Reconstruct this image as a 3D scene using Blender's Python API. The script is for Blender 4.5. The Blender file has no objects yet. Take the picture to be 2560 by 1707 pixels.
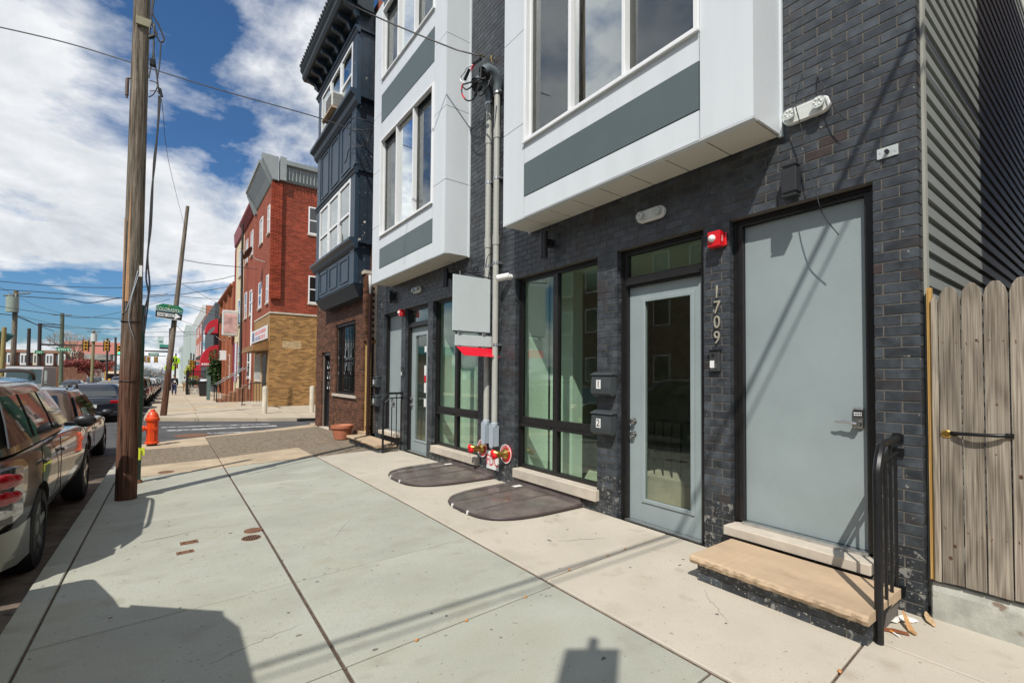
import bpy, bmesh, math, random
from mathutils import Vector, Matrix
random.seed(7)
scene = bpy.context.scene
R = math.radians

# ------------------------------------------------------------------ camera
FPX, CX, CY = 1160.0, 1280.0, 907.7          # focal length and principal point for a 2560 px wide frame
YAW, PITCH, ROLL = math.atan(854/1160.0), R(1.53), 0.0078
CAM = Vector((0, 0, 1.56))
fw0 = Vector((math.sin(YAW), math.cos(YAW), 0)); rt0 = Vector((math.cos(YAW), -math.sin(YAW), 0)); up0 = Vector((0, 0, 1))
FW = fw0*math.cos(PITCH) + up0*math.sin(PITCH); u1 = up0*math.cos(PITCH) - fw0*math.sin(PITCH)
RT = rt0*math.cos(ROLL) + u1*math.sin(ROLL); UP = u1*math.cos(ROLL) - rt0*math.sin(ROLL)
cd = bpy.data.cameras.new('camera'); cam = bpy.data.objects.new('camera', cd); scene.collection.objects.link(cam)
cd.sensor_width = 36; cd.lens = FPX/2560*36; cd.shift_y = (CY-853.5)/2560; cd.clip_end = 3000; cd.clip_start = 0.05
m = Matrix.Identity(4)
for i in range(3):
    m[i][0] = RT[i]; m[i][1] = UP[i]; m[i][2] = -FW[i]; m[i][3] = CAM[i]
cam.matrix_world = m
scene.camera = cam
def at(px, py, Y):
    """point on the vertical plane at street distance Y"""
    d = FW + RT*((px-CX)/FPX) - UP*((py-CY)/FPX)
    return CAM + d*((Y-CAM.y)/d.y)
def atX(px, py, X):
    d = FW + RT*((px-CX)/FPX) - UP*((py-CY)/FPX)
    return CAM + d*((X-CAM.x)/d.x)

# ------------------------------------------------------------------ light
SUNDIR = Vector((1, .79, -1.62)).normalized()       # direction the light travels
elev = math.asin(-SUNDIR.z)
world = bpy.data.worlds.new('World'); scene.world = world; world.use_nodes = True
wn = world.node_tree.nodes; wl = world.node_tree.links
for n in list(wn): wn.remove(n)
wout = wn.new('ShaderNodeOutputWorld'); bg = wn.new('ShaderNodeBackground'); bg.inputs['Strength'].default_value = 0.10
sky = wn.new('ShaderNodeTexSky'); sky.sky_type = 'NISHITA'; sky.sun_disc = False
sky.sun_elevation = elev; sky.sun_rotation = math.atan2(-SUNDIR.x, -SUNDIR.y)
sky.air_density = 1.0; sky.dust_density = 1.2; sky.ozone_density = 2.5
tc = wn.new('ShaderNodeTexCoord'); sep = wn.new('ShaderNodeSeparateXYZ'); wl.new(tc.outputs['Generated'], sep.inputs[0])
def wmath(op, a, b=None, c=None):
    n = wn.new('ShaderNodeMath'); n.operation = op
    for i, v in enumerate((a, b, c)):
        if v is None: continue
        if isinstance(v, (int, float)): n.inputs[i].default_value = v
        else: wl.new(v, n.inputs[i])
    return n.outputs[0]
zc = wmath('ADD', wmath('MAXIMUM', sep.outputs['Z'], 0.0), 0.22)
cmb = wn.new('ShaderNodeCombineXYZ')
wl.new(wmath('DIVIDE', sep.outputs['X'], zc), cmb.inputs[0]); wl.new(wmath('DIVIDE', sep.outputs['Y'], zc), cmb.inputs[1])
def wnoise(scale, detail, rough, off, dist=0.0):
    mp = wn.new('ShaderNodeMapping'); mp.inputs['Location'].default_value = off; mp.inputs['Scale'].default_value = (scale, scale*.85, scale)
    wl.new(cmb.outputs[0], mp.inputs[0])
    nz = wn.new('ShaderNodeTexNoise'); nz.inputs['Scale'].default_value = 1; nz.inputs['Detail'].default_value = detail
    nz.inputs['Roughness'].default_value = rough; nz.inputs['Distortion'].default_value = dist
    wl.new(mp.outputs[0], nz.inputs['Vector']); return nz.outputs['Fac']
SKY_OFF = (23.1, 6.6, 0)
n1 = wnoise(1.15, 12, .58, SKY_OFF, .2); n2 = wnoise(2.7, 9, .6, (SKY_OFF[0]+9, 2.2, 5), .3)
cr = wn.new('ShaderNodeValToRGB'); cr.color_ramp.elements[0].position = .43; cr.color_ramp.elements[1].position = .515
wl.new(n1, cr.inputs[0])
cr2 = wn.new('ShaderNodeValToRGB'); cr2.color_ramp.elements[0].position = .3; cr2.color_ramp.elements[1].position = .66
cr2.color_ramp.elements[0].color = (5.8, 6.3, 6.9, 1); cr2.color_ramp.elements[1].color = (11, 11.05, 11.1, 1)
wl.new(n2, cr2.inputs[0])
gm = wn.new('ShaderNodeMix'); gm.data_type = 'RGBA'; gm.blend_type = 'MULTIPLY'; gm.inputs['Factor'].default_value = 1
gm.inputs['B'].default_value = (.52, .84, 1.12, 1); wl.new(sky.outputs[0], gm.inputs['A'])
mx = wn.new('ShaderNodeMix'); mx.data_type = 'RGBA'
wl.new(wmath('MULTIPLY', cr.outputs[0], .97), mx.inputs['Factor']); wl.new(gm.outputs['Result'], mx.inputs['A']); wl.new(cr2.outputs[0], mx.inputs['B'])
wl.new(mx.outputs['Result'], bg.inputs['Color']); wl.new(bg.outputs[0], wout.inputs[0])
sd = bpy.data.lights.new('sun', 'SUN'); sd.energy = 5.0; sd.angle = R(.53); sd.color = (1, .955, .88)
so = bpy.data.objects.new('sun', sd); scene.collection.objects.link(so); so.location = (-20, -16, 34)
so.rotation_euler = SUNDIR.to_track_quat('-Z', 'Y').to_euler()
scene.view_settings.view_transform = 'Standard'; scene.view_settings.look = 'None'
scene.view_settings.exposure = -0.05; scene.view_settings.gamma = 1; scene.view_settings.use_curve_mapping = False
scene.cycles.max_bounces = 8; scene.cycles.transparent_max_bounces = 12; scene.cycles.caustics_reflective = False; scene.cycles.caustics_refractive = False

# ------------------------------------------------------------------ helpers
COL = scene.collection
WLOC = {}
def g(y):
    """height of the pavement, which falls gently down the street"""
    if y <= 5.2: return 0.0
    if y <= 16.3: return -.0125*(y-5.2)
    if y <= 27: return -.139
    return -.139 - .010*(y-27)
class MB:
    def __init__(s): s.v = []; s.f = []; s.t = []
    def add(s, vs, fs, tint=None):
        o = len(s.v); s.v += [tuple(p) for p in vs]
        for f in fs:
            s.f.append(tuple(i+o for i in f)); s.t.append(tint if tint is not None else 0.5)
        return s
    def box(s, x0, x1, y0, y1, z0, z1, tint=None):
        if x0 > x1: x0, x1 = x1, x0
        if y0 > y1: y0, y1 = y1, y0
        if z0 > z1: z0, z1 = z1, z0
        vs = [(x0,y0,z0),(x1,y0,z0),(x1,y1,z0),(x0,y1,z0),(x0,y0,z1),(x1,y0,z1),(x1,y1,z1),(x0,y1,z1)]
        return s.add(vs, [(3,2,1,0),(4,5,6,7),(0,1,5,4),(1,2,6,5),(2,3,7,6),(3,0,4,7)], tint)
    def hexa(s, p):  # eight points, bottom four then top four
        return s.add(p, [(3,2,1,0),(4,5,6,7),(0,1,5,4),(1,2,6,5),(2,3,7,6),(3,0,4,7)])
    def quad(s, *p): return s.add(p, [tuple(range(len(p)))])
    def cyl(s, p0, p1, r0, r1=None, n=12, caps=True):
        r1 = r0 if r1 is None else r1
        p0 = Vector(p0); p1 = Vector(p1); d = (p1-p0).normalized()
        a = d.orthogonal().normalized(); b = d.cross(a)
        vs = [p0 + (a*math.cos(2*math.pi*i/n) + b*math.sin(2*math.pi*i/n))*r0 for i in range(n)]
        vs += [p1 + (a*math.cos(2*math.pi*i/n) + b*math.sin(2*math.pi*i/n))*r1 for i in range(n)]
        fs = [(i, (i+1) % n, n+(i+1) % n, n+i) for i in range(n)]
        if caps: fs += [tuple(range(n-1, -1, -1)), tuple(range(n, 2*n))]
        return s.add(vs, fs)
    def tube(s, pts, r, n=6, caps=True):
        pts = [Vector(p) for p in pts]; k = len(pts)
        rs = r if isinstance(r, (list, tuple)) else [r]*k
        a = None; vs = []
        for i, p in enumerate(pts):
            d = (pts[min(i+1, k-1)] - pts[max(i-1, 0)]).normalized()
            if a is None: a = d.orthogonal().normalized()
            a = (a - d*a.dot(d)); a = a.normalized() if a.length > 1e-5 else d.orthogonal().normalized()
            b = d.cross(a)
            vs += [p + (a*math.cos(2*math.pi*j/n) + b*math.sin(2*math.pi*j/n))*rs[i] for j in range(n)]
        fs = [(i*n+j, i*n+(j+1) % n, (i+1)*n+(j+1) % n, (i+1)*n+j) for i in range(k-1) for j in range(n)]
        if caps: fs += [tuple(range(n-1, -1, -1)), tuple(range((k-1)*n, k*n))]
        return s.add(vs, fs)
    def prism(s, poly, axis, a, b):
        n = len(poly)
        def P(u, w, t): return {'x': (t, u, w), 'y': (u, t, w), 'z': (u, w, t)}[axis]
        vs = [P(u, w, a) for u, w in poly] + [P(u, w, b) for u, w in poly]
        fs = [tuple(range(n)), tuple(range(2*n-1, n-1, -1))] + [(i, i+n, (i+1) % n + n, (i+1) % n) for i in range(n)]
        return s.add(vs, fs)
    def lathe(s, prof, c=(0, 0, 0), n=20, axis='z', ring=False):
        c = Vector(c); vs = []
        for r, z in prof:
            for i in range(n):
                a = 2*math.pi*i/n; p = (r*math.cos(a), r*math.sin(a), z)
                if axis == 'x': p = (p[2], p[0], p[1])
                if axis == 'y': p = (p[0], p[2], p[1])
                vs.append(c + Vector(p))
        k = len(prof)
        fs = [(i*n+j, i*n+(j+1) % n, (i+1)*n+(j+1) % n, (i+1)*n+j) for i in range(k-1) for j in range(n)]
        fs += [((k-1)*n+j, (k-1)*n+(j+1) % n, (j+1) % n, j) for j in range(n)] if ring else [tuple(range(n-1, -1, -1)), tuple(range((k-1)*n, k*n))]
        return s.add(vs, fs)
    def sphere(s, c, r, n=10, sc=(1, 1, 1)):
        prof = [(max(1e-4, math.sin(math.pi*i/n)), -math.cos(math.pi*i/n)) for i in range(n+1)]
        o = len(s.v); s.lathe(prof, (0, 0, 0), n*2)
        for i in range(o, len(s.v)):
            p = s.v[i]; s.v[i] = (c[0]+p[0]*r*sc[0], c[1]+p[1]*r*sc[1], c[2]+p[2]*r*sc[2])
        return s
    def build(s, name, mat, parent=None, smooth=None, bevel=0, org=None, fixn=True, segs=1):
        xs = [p[0] for p in s.v]; ys = [p[1] for p in s.v]; zs = [p[2] for p in s.v]
        c = Vector(org) if org else Vector(((min(xs)+max(xs))/2, (min(ys)+max(ys))/2, min(zs)))
        me = bpy.data.meshes.new(name)
        me.from_pydata([(p[0]-c.x, p[1]-c.y, p[2]-c.z) for p in s.v], [], s.f)
        if any(t != .5 for t in s.t):
            at_ = me.attributes.new('tint', 'FLOAT', 'FACE'); at_.data.foreach_set('value', s.t)
        if fixn:
            bm = bmesh.new(); bm.from_mesh(me); bmesh.ops.recalc_face_normals(bm, faces=bm.faces); bm.to_mesh(me); bm.free()
        if smooth is not None:
            me.shade_smooth()
            me.set_sharp_from_angle(angle=R(smooth))
        me.materials.append(mat)
        return link(name, me, c, parent, bevel, segs)
def link(name, me, loc, parent=None, bevel=0, segs=1):
    o = bpy.data.objects.new(name, me); COL.objects.link(o)
    loc = Vector(loc)
    if parent is not None:
        o.parent = parent; o.location = loc - WLOC[parent.name]
    else: o.location = loc
    WLOC[o.name] = loc
    if bevel:
        md = o.modifiers.new('bevel', 'BEVEL'); md.width = bevel; md.segments = segs; md.limit_method = 'ANGLE'; md.angle_limit = R(40)
    return o
def thing(name, label, cat, loc=(0, 0, 0), group=None):
    o = bpy.data.objects.new(name, None); COL.objects.link(o); o.location = loc; WLOC[o.name] = Vector(loc)
    o.empty_display_size = .2
    return tag(o, label, cat, group)
def tag(o, label, cat, group=None):
    o['label'] = label; o['category'] = cat
    if group: o['group'] = group
    return o
def struct(o): o['kind'] = 'structure'; return o
def stuff(o): o['kind'] = 'stuff'; return o
def text(body, size, mat, name, loc, xdir, ydir, parent=None, extrude=.002, align='CENTER', spacing=1.0, sx=1.0):
    """flat lettering as a mesh: xdir is the reading direction, ydir the up direction of the letters"""
    cu = bpy.data.curves.new('t', 'FONT'); cu.body = body; cu.size = size; cu.extrude = extrude; cu.align_x = align; cu.align_y = 'CENTER'
    cu.space_character = spacing; cu.resolution_u = 3
    to = bpy.data.objects.new('t', cu); COL.objects.link(to); bpy.context.view_layer.update()
    me = bpy.data.meshes.new_from_object(to.evaluated_get(bpy.context.evaluated_depsgraph_get()))
    bpy.data.objects.remove(to); bpy.data.curves.remove(cu)
    x = Vector(xdir).normalized()*sx; y = Vector(ydir).normalized(); z = x.normalized().cross(y)
    mm = Matrix(((x.x, y.x, z.x, 0), (x.y, y.y, z.y, 0), (x.z, y.z, z.z, 0), (0, 0, 0, 1)))
    me.transform(mm); me.materials.clear(); me.materials.append(mat); me.name = name
    return link(name, me, loc, parent)
def children(o): return [c for c in bpy.data.objects if c.parent == o]
def copy_tree(o, loc, rotz=None, label=None, parent=None, kids=None):
    kids = kids if kids is not None else KIDS(o)
    c = o.copy(); COL.objects.link(c)
    if parent is None:
        c.location = loc; WLOC[c.name] = Vector(loc)
        if rotz is not None: c.rotation_euler.z = rotz
        if label: c['label'] = label
    else: c.parent = parent; c.matrix_parent_inverse = o.matrix_parent_inverse.copy()
    for k in KIDS(o): copy_tree(k, None, parent=c)
    return c
def KIDS(o): return [c for c in list(COL.objects) if c.parent == o]

# ------------------------------------------------------------------ materials
def lin(r, g_, b):
    f = lambda c: (c/255/12.92) if c/255 <= .04045 else ((c/255+.055)/1.055)**2.4
    return (f(r), f(g_), f(b))
MATS = {}
def M(name, col, rough=.6, metal=0, var=.12, vs=6, bump=0, bs=60, col2=None, spec=.5, stretch=(1, 1, 1), orand=0, coat=0, tint=0, detail=5, alpha=None, lo=.35, hi=.65, bdist=.004, spots=None, rvar=0, obj=False):
    if name in MATS: return MATS[name]
    m = bpy.data.materials.new(name); m.use_nodes = True; MATS[name] = m
    nt = m.node_tree; N = nt.nodes; L = nt.links; p = N['Principled BSDF']
    p.inputs['Roughness'].default_value = rough; p.inputs['Metallic'].default_value = metal
    p.inputs['Specular IOR Level'].default_value = spec; p.inputs['Coat Weight'].default_value = coat
    if coat: p.inputs['Coat Roughness'].default_value = .04
    if obj:
        tcn = N.new('ShaderNodeTexCoord'); pos = tcn.outputs['Object']
    else:
        geo = N.new('ShaderNodeNewGeometry'); pos = geo.outputs['Position']
    mp = N.new('ShaderNodeMapping'); mp.inputs['Scale'].default_value = stretch; L.new(pos, mp.inputs[0])
    if orand or obj:
        oi = N.new('ShaderNodeObjectInfo')
        va = N.new('ShaderNodeVectorMath'); va.operation = 'MULTIPLY_ADD'; L.new(oi.outputs['Random'], va.inputs[0]); va.inputs[1].default_value = (37, 53, 71)
        L.new(mp.outputs[0], va.inputs[2]); vec = va.outputs[0]
    else: vec = mp.outputs[0]
    def noise(sc, det=detail, rg=.6):
        n = N.new('ShaderNodeTexNoise'); n.inputs['Scale'].default_value = sc; n.inputs['Detail'].default_value = det; n.inputs['Roughness'].default_value = rg
        L.new(vec, n.inputs['Vector']); return n.outputs['Fac']
    c1 = tuple(c*(1-var) for c in col); c2 = col2 if col2 else tuple(min(1, c*(1+var)) for c in col)
    rp = N.new('ShaderNodeValToRGB'); rp.color_ramp.elements[0].position = lo; rp.color_ramp.elements[1].position = hi
    rp.color_ramp.elements[0].color = (*c1, 1); rp.color_ramp.elements[1].color = (*c2, 1)
    nf = noise(vs); L.new(nf, rp.inputs[0]); out = rp.outputs[0]
    def mult(a, fac_socket, lo_, hi_):
        mr = N.new('ShaderNodeMapRange'); L.new(fac_socket, mr.inputs[0]); mr.inputs[3].default_value = lo_; mr.inputs[4].default_value = hi_
        mu = N.new('ShaderNodeMix'); mu.data_type = 'RGBA'; mu.blend_type = 'MULTIPLY'; mu.inputs['Factor'].default_value = 1
        L.new(a, mu.inputs['A']); L.new(mr.outputs[0], mu.inputs['B']); return mu.outputs['Result']
    if orand: out = mult(out, oi.outputs['Random'], 1-orand, 1+orand)
    if tint:
        an = N.new('ShaderNodeAttribute'); an.attribute_name = 'tint'; out = mult(out, an.outputs['Fac'], 1-tint, 1+tint)
    if spots:   # (scale, threshold, colour, softness)
        for sc, th, cc, sf in spots:
            f = noise(sc, 3, .5); mr = N.new('ShaderNodeMapRange'); L.new(f, mr.inputs[0])
            mr.inputs[1].default_value = th; mr.inputs[2].default_value = th+sf
            mi = N.new('ShaderNodeMix'); mi.data_type = 'RGBA'; L.new(mr.outputs[0], mi.inputs['Factor']); L.new(out, mi.inputs['A']); mi.inputs['B'].default_value = (*cc, 1)
            out = mi.outputs['Result']
    L.new(out, p.inputs['Base Color'])
    if rvar:
        mr = N.new('ShaderNodeMapRange'); L.new(noise(vs*2.3), mr.inputs[0]); mr.inputs[3].default_value = max(0, rough-rvar); mr.inputs[4].default_value = min(1, rough+rvar)
        L.new(mr.outputs[0], p.inputs['Roughness'])
    if bump:
        b = N.new('ShaderNodeBump'); b.inputs['Strength'].default_value = bump; b.inputs['Distance'].default_value = bdist
        L.new(noise(bs, 4), b.inputs['Height']); L.new(b.outputs[0], p.inputs['Normal'])
    if alpha is not None: p.inputs['Alpha'].default_value = alpha
    return m
def glass(name, tint=(.8, .9, .86), ior=1.5, rough=0.0, refl=1.0):
    if name in MATS: return MATS[name]
    m = bpy.data.materials.new(name); m.use_nodes = True; MATS[name] = m
    N = m.node_tree.nodes; L = m.node_tree.links
    for n in list(N): N.remove(n)
    o = N.new('ShaderNodeOutputMaterial'); t = N.new('ShaderNodeBsdfTransparent'); t.inputs[0].default_value = (*tint, 1)
    gl = N.new('ShaderNodeBsdfGlossy'); gl.inputs['Roughness'].default_value = rough; gl.inputs[0].default_value = (.93, .97, .96, 1)
    fr = N.new('ShaderNodeFresnel'); ge = N.new('ShaderNodeNewGeometry')      # thin pane: the same reflectance from both faces
    mr = N.new('ShaderNodeMapRange'); L.new(ge.outputs['Backfacing'], mr.inputs[0]); mr.inputs[3].default_value = ior; mr.inputs[4].default_value = 1/ior; L.new(mr.outputs[0], fr.inputs[0])
    ml = N.new('ShaderNodeMath'); ml.operation = 'MULTIPLY'; ml.inputs[1].default_value = refl; ml.use_clamp = True; L.new(fr.outputs[0], ml.inputs[0])
    mi = N.new('ShaderNodeMixShader'); L.new(ml.outputs[0], mi.inputs[0]); L.new(t.outputs[0], mi.inputs[1]); L.new(gl.outputs[0], mi.inputs[2]); L.new(mi.outputs[0], o.inputs[0])
    return m
def emit(name, col, st):
    if name in MATS: return MATS[name]
    m = bpy.data.materials.new(name); m.use_nodes = True; MATS[name] = m
    p = m.node_tree.nodes['Principled BSDF']; p.inputs['Base Color'].default_value = (*col, 1); p.inputs['Emission Color'].default_value = (*col, 1); p.inputs['Emission Strength'].default_value = st
    return m
conc_new = M('concrete_grey', (.365, .368, .312), .85, var=.1, vs=1.3, bump=.25, bs=220, bdist=.002, orand=.06, spec=.25,
             stretch=(.8, 1.1, 1),
             spots=[(5, .58, (.31, .305, .25), .16), (30, .69, (.20, .19, .16), .03), (2.6, .57, (.325, .315, .245), .22), (1.6, .42, (.39, .395, .345), -.16), (75, .715, (.15, .14, .115), .02), (190, .56, (.27, .265, .225), .12), (420, .60, (.22, .215, .18), .1)])
conc_tan = M('concrete_tan', (.47, .425, .35), .85, var=.07, vs=1.1, bump=.2, bs=240, bdist=.002, orand=.04, spec=.25,
             spots=[(5, .60, (.39, .345, .275), .16), (28, .70, (.27, .24, .19), .03), (1.8, .56, (.40, .36, .285), .25), (80, .70, (.2, .17, .14), .02), (190, .57, (.39, .345, .275), .12), (420, .60, (.33, .29, .225), .1)])
conc_old = M('concrete_old', (.42, .335, .235), .9, var=.14, vs=1.6, bump=.4, bs=160, orand=.05, spec=.2,
             spots=[(8, .64, (.26, .21, .16), .12), (30, .69, (.17, .15, .12), .03)])
aggregate = M('aggregate_dark', (.20, .16, .115), .95, var=.42, vs=16, bump=.8, bs=260, spec=.2, spots=[(1.2, .55, (.20, .175, .14), .2), (48, .60, (.30, .27, .22), .06), (70, .62, (.06, .05, .04), .06)])
joint = M('joint_dirt', (.085, .055, .04), .95, var=.4, vs=25)
asphalt = M('asphalt', (.072, .072, .074), .92, var=.22, vs=1.2, bump=.5, bs=300, spec=.25, spots=[(2.0, .6, (.045, .043, .042), .1), (120, .66, (.15, .15, .145), .05)])
gutter = M('gutter', (.13, .10, .075), .95, var=.35, vs=4, bump=.7, bs=120, spots=[(9, .6, (.06, .045, .035), .1)])
curbm = M('curb_concrete', (.36, .345, .30), .88, var=.14, vs=3, bump=.3, bs=180, spec=.25, spots=[(7, .64, (.2, .18, .15), .12)])
earth = M('earth', (.10, .09, .07), .95, var=.2, vs=.1)
paint_white = M('road_paint', (.52, .52, .50), .8, var=.1, vs=8, spots=[(9, .50, (.10, .10, .10), .06), (40, .55, (.12, .12, .12), .05)])
brick_blk_o = M('black_brick_single', (.036, .043, .051), .42, var=.35, vs=9, bump=.35, bs=150, orand=.26, spec=.55, col2=(.060, .070, .081), rvar=.12, spots=[(23, .71, (.25, .24, .22), .03), (2.3, .60, (.036, .030, .030), .1)])
brick_blk_t = M('black_brick', (.036, .043, .051), .42, var=.35, vs=9, bump=.35, bs=150, tint=.26, spec=.55, col2=(.060, .070, .081), rvar=.12, spots=[(23, .71, (.25, .24, .22), .03), (2.3, .60, (.036, .030, .030), .1)])
brick_low = M('black_brick_stained', (.036, .043, .051), .5, var=.35, vs=9, bump=.35, bs=150, tint=.42, col2=(.060, .070, .081), spots=[(13, .60, (.22, .215, .195), .07), (48, .63, (.30, .29, .26), .04)])
brick_brn_o = M('brown_flash_brick', (.042, .028, .026), .6, var=.3, vs=14, bump=.3, bs=150, orand=.2)
mortar_blk = M('mortar_grey', (.125, .113, .098), .95, var=.2, vs=40, bump=.5, bs=200)
white_panel = M('white_panel', (.64, .675, .695), .38, var=.03, vs=2.2, spec=.45, stretch=(1, 2.5, .35), rvar=.08)
soffit_m = M('soffit_panel', (.66, .635, .57), .5, var=.02, vs=2)
accent_m = M('accent_grey', (.088, .118, .120), .42, var=.03, vs=3)
white_pvc = M('white_pvc', (.78, .79, .79), .4, var=.02)
blk_frame = M('black_frame', (.013, .012, .012), .4, var=.2, vs=20)
screen_m = M('insect_screen', (.055, .058, .055), .7, var=.1, vs=60)
door_grey = M('door_grey', (.275, .325, .33), .45, var=.055, vs=2.0, bump=.03, bs=300, rvar=.08, spots=[(40, .72, (.20, .23, .23), .02)])
steel = M('brushed_steel', (.45, .44, .42), .32, 1, var=.1, vs=30)
brass = M('brass', (.52, .34, .10), .32, 1, var=.2, vs=20)
stone_tan = M('sandstone', (.43, .315, .205), .85, var=.14, vs=3, bump=.7, bs=45, stretch=(1, .4, 6), spots=[(14, .66, (.36, .25, .15), .1)])
stone_lt = M('limestone', (.50, .44, .36), .8, var=.1, vs=6, bump=.25, bs=90)
siding_m = M('grey_siding', (.255, .272, .252), .5, var=.05, vs=3, bump=.12, bs=60, stretch=(.3, 1, 4))
trim_grey = M('trim_grey', (.36, .36, .31), .5, var=.05)
iron = M('black_iron', (.012, .012, .013), .38, .3, var=.2, vs=30, bump=.1, bs=120)
plas_clear = None
red_gloss = M('red_gloss', (.62, .010, .016), .28, var=.05, coat=.4)
red_sign = M('red_sign', (.62, .004, .022), .4, var=.02)
sign_grey = M('sign_blank', (.56, .62, .62), .45, var=.015)
white_pl = M('white_plastic', (.74, .74, .72), .35, var=.03)
conduit_m = M('conduit_grey', (.40, .40, .365), .42, var=.05, vs=4)
lb_grey = M('box_bluegrey', (.36, .42, .47), .4, var=.04)
blk_pl = M('black_plastic', (.014, .014, .016), .4, var=.2, vs=20)
char_pl = M('charcoal_box', (.045, .052, .055), .35, var=.08, vs=10)
galv = M('galvanised', (.55, .56, .56), .35, .9, var=.12, vs=20)
wire_m = M('black_wire', (.012, .012, .014), .55, var=.1)
inter_w = M('interior_wall', (.70, .74, .67), .9, var=.03)
inter_f = M('interior_floor', (.62, .58, .48), .6, var=.1, vs=3)
win_glass = glass('window_glass', (.84, .92, .865), 1.5, refl=1.35)
door_glass = glass('door_glass', (.88, .91, .87), 1.5, refl=1.05)
dark_glass = M('dark_glass', (.012, .016, .018), .03, var=.05, spec=.8, coat=.6)
# ------------------------------------------------------------------ ground
def sheet(mb, x0, x1, ys, dz):
    for a, b in zip(ys, ys[1:]):
        mb.quad((x0, a, g(a)+dz), (x1, a, g(a)+dz), (x1, b, g(b)+dz), (x0, b, g(b)+dz))
YB = [-40, 5.2, 16.3, 27, 120, 600]
mb = MB()
for a, b in ((-2000, -12), (-12, 40), (40, 2000)): sheet(mb, a, b, [-1500, -40, 5.2, 16.3, 27, 120, 600, 2500], -.34)
struct(mb.build('ground', earth, fixn=False))
mb = MB(); sheet(mb, -11.6, -.80, YB, -.13); sheet(mb, -.80, 30, [12, 16.3, 24], -.13)
road = struct(mb.build('road', asphalt, fixn=False))
mb = MB(); sheet(mb, -1.45, -.80, [-40, 5.2, 13.0], -.126); struct(mb.build('gutter', gutter, fixn=False))
# crosswalk lines over the side street, stop line
def flat(name, mat, pts, dz, parent=None):
    return MB().quad(*[(x, y, g(y)+dz) for x, y in pts]).build(name, mat, parent, fixn=False)
for q in ([(-.2, 19.35), (2.95, 18.75), (2.95, 18.98), (-.2, 19.6)], [(-.07, 18.1), (3.05, 17.9), (3.05, 18.25), (-.07, 18.5)], [(.95, 16.75), (2.2, 16.55), (2.2, 16.75), (.95, 16.95)]):
    flat('crosswalk_line', paint_white, q, -.124, road)
# lane line on the main street
for k in range(14):
    y = 26+k*9; flat('lane_line', paint_white, [(-6.1, y), (-5.98, y), (-5.98, y+3), (-6.1, y+3)], -.125, road)
for y in (29, 36, 43, 50, 57):
    flat('parking_line', paint_white, [(-2.6, y), (-.85, y), (-.85, y+.12), (-2.6, y+.12)], -.125, road)
def slab(poly, mat, parent, name='slab', th=.12, inset=0.007, dz=0):
    cx_ = sum(p[0] for p in poly)/len(poly); cy_ = sum(p[1] for p in poly)/len(poly)
    P = []
    for x, y in poly:
        P.append((x + (inset if x < cx_ else -inset), y + (inset if y < cy_ else -inset)))
    n = len(P); e = .006
    bot = [(x, y, g(y)-th+dz) for x, y in P]; mid = [(x, y, g(y)-e+dz) for x, y in P]
    top = [(x + (e if x < cx_ else -e), y + (e if y < cy_ else -e), g(y)+dz) for x, y in P]
    mb = MB(); vs = bot+mid+top
    fs = [tuple(range(2*n, 3*n))]
    for k in (0, n):
        fs += [(k+i, k+(i+1) % n, k+n+(i+1) % n, k+n+i) for i in range(n)]
    mb.add(vs, fs)
    return mb.build(name, mat, parent)
# near pavement: dirt bed that fills the joints, slabs on top
mb = MB(); sheet(mb, -.70, 4.02, [-6, 5.2, 9.35, 13.4], -.016); sidewalk = struct(mb.build('sidewalk', joint, fixn=False))
sk = .052
def J(y, x): return y + sk*(x-.78)
ja = [-3.7, -2.45, -1.2, .05, 1.3, 2.55, 3.8, 5.05, 6.3, 7.6, 9.36]
for i in range(len(ja)-1):
    for x0, x1 in ((-.617, .780), (.788, 2.336)):
        s2 = sk if i < 9 else sk
        y0, y1 = ja[i], ja[i+1]
        e1 = .13*(i == 9)
        slab([(x0, J(y0, x0)), (x1, J(y0, x1)), (x1, J(y1, x1)+e1*(x1-.78)*.8), (x0, J(y1, x0)+e1*(x0-.78)*.8)], conc_new, sidewalk)
jc = [-3.6, -.9, .93, 2.72, 5.6, 8.2, 9.62]
for i in range(len(jc)-1):
    y0, y1 = jc[i], jc[i+1]
    if i == 1 or i == 0:
        for x0, x1 in ((2.354, 3.42), (3.42, 4.25)):
            slab([(x0, J(y0, x0)-.06), (x1, J(y0, x1)-.06), (x1, J(y1, x1)-.06), (x0, J(y1, x0)-.06)], conc_tan, sidewalk)
    else:
        x0, x1 = 2.354, 4.012
        f0 = -.06; f1 = -.06 if i < 5 else .12
        slab([(x0, J(y0, x0)+f0), (x1, J(y0, x1)+f0), (x1, J(y1, x1)+f1), (x0, J(y1, x0)-.06)], conc_tan, sidewalk)
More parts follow.
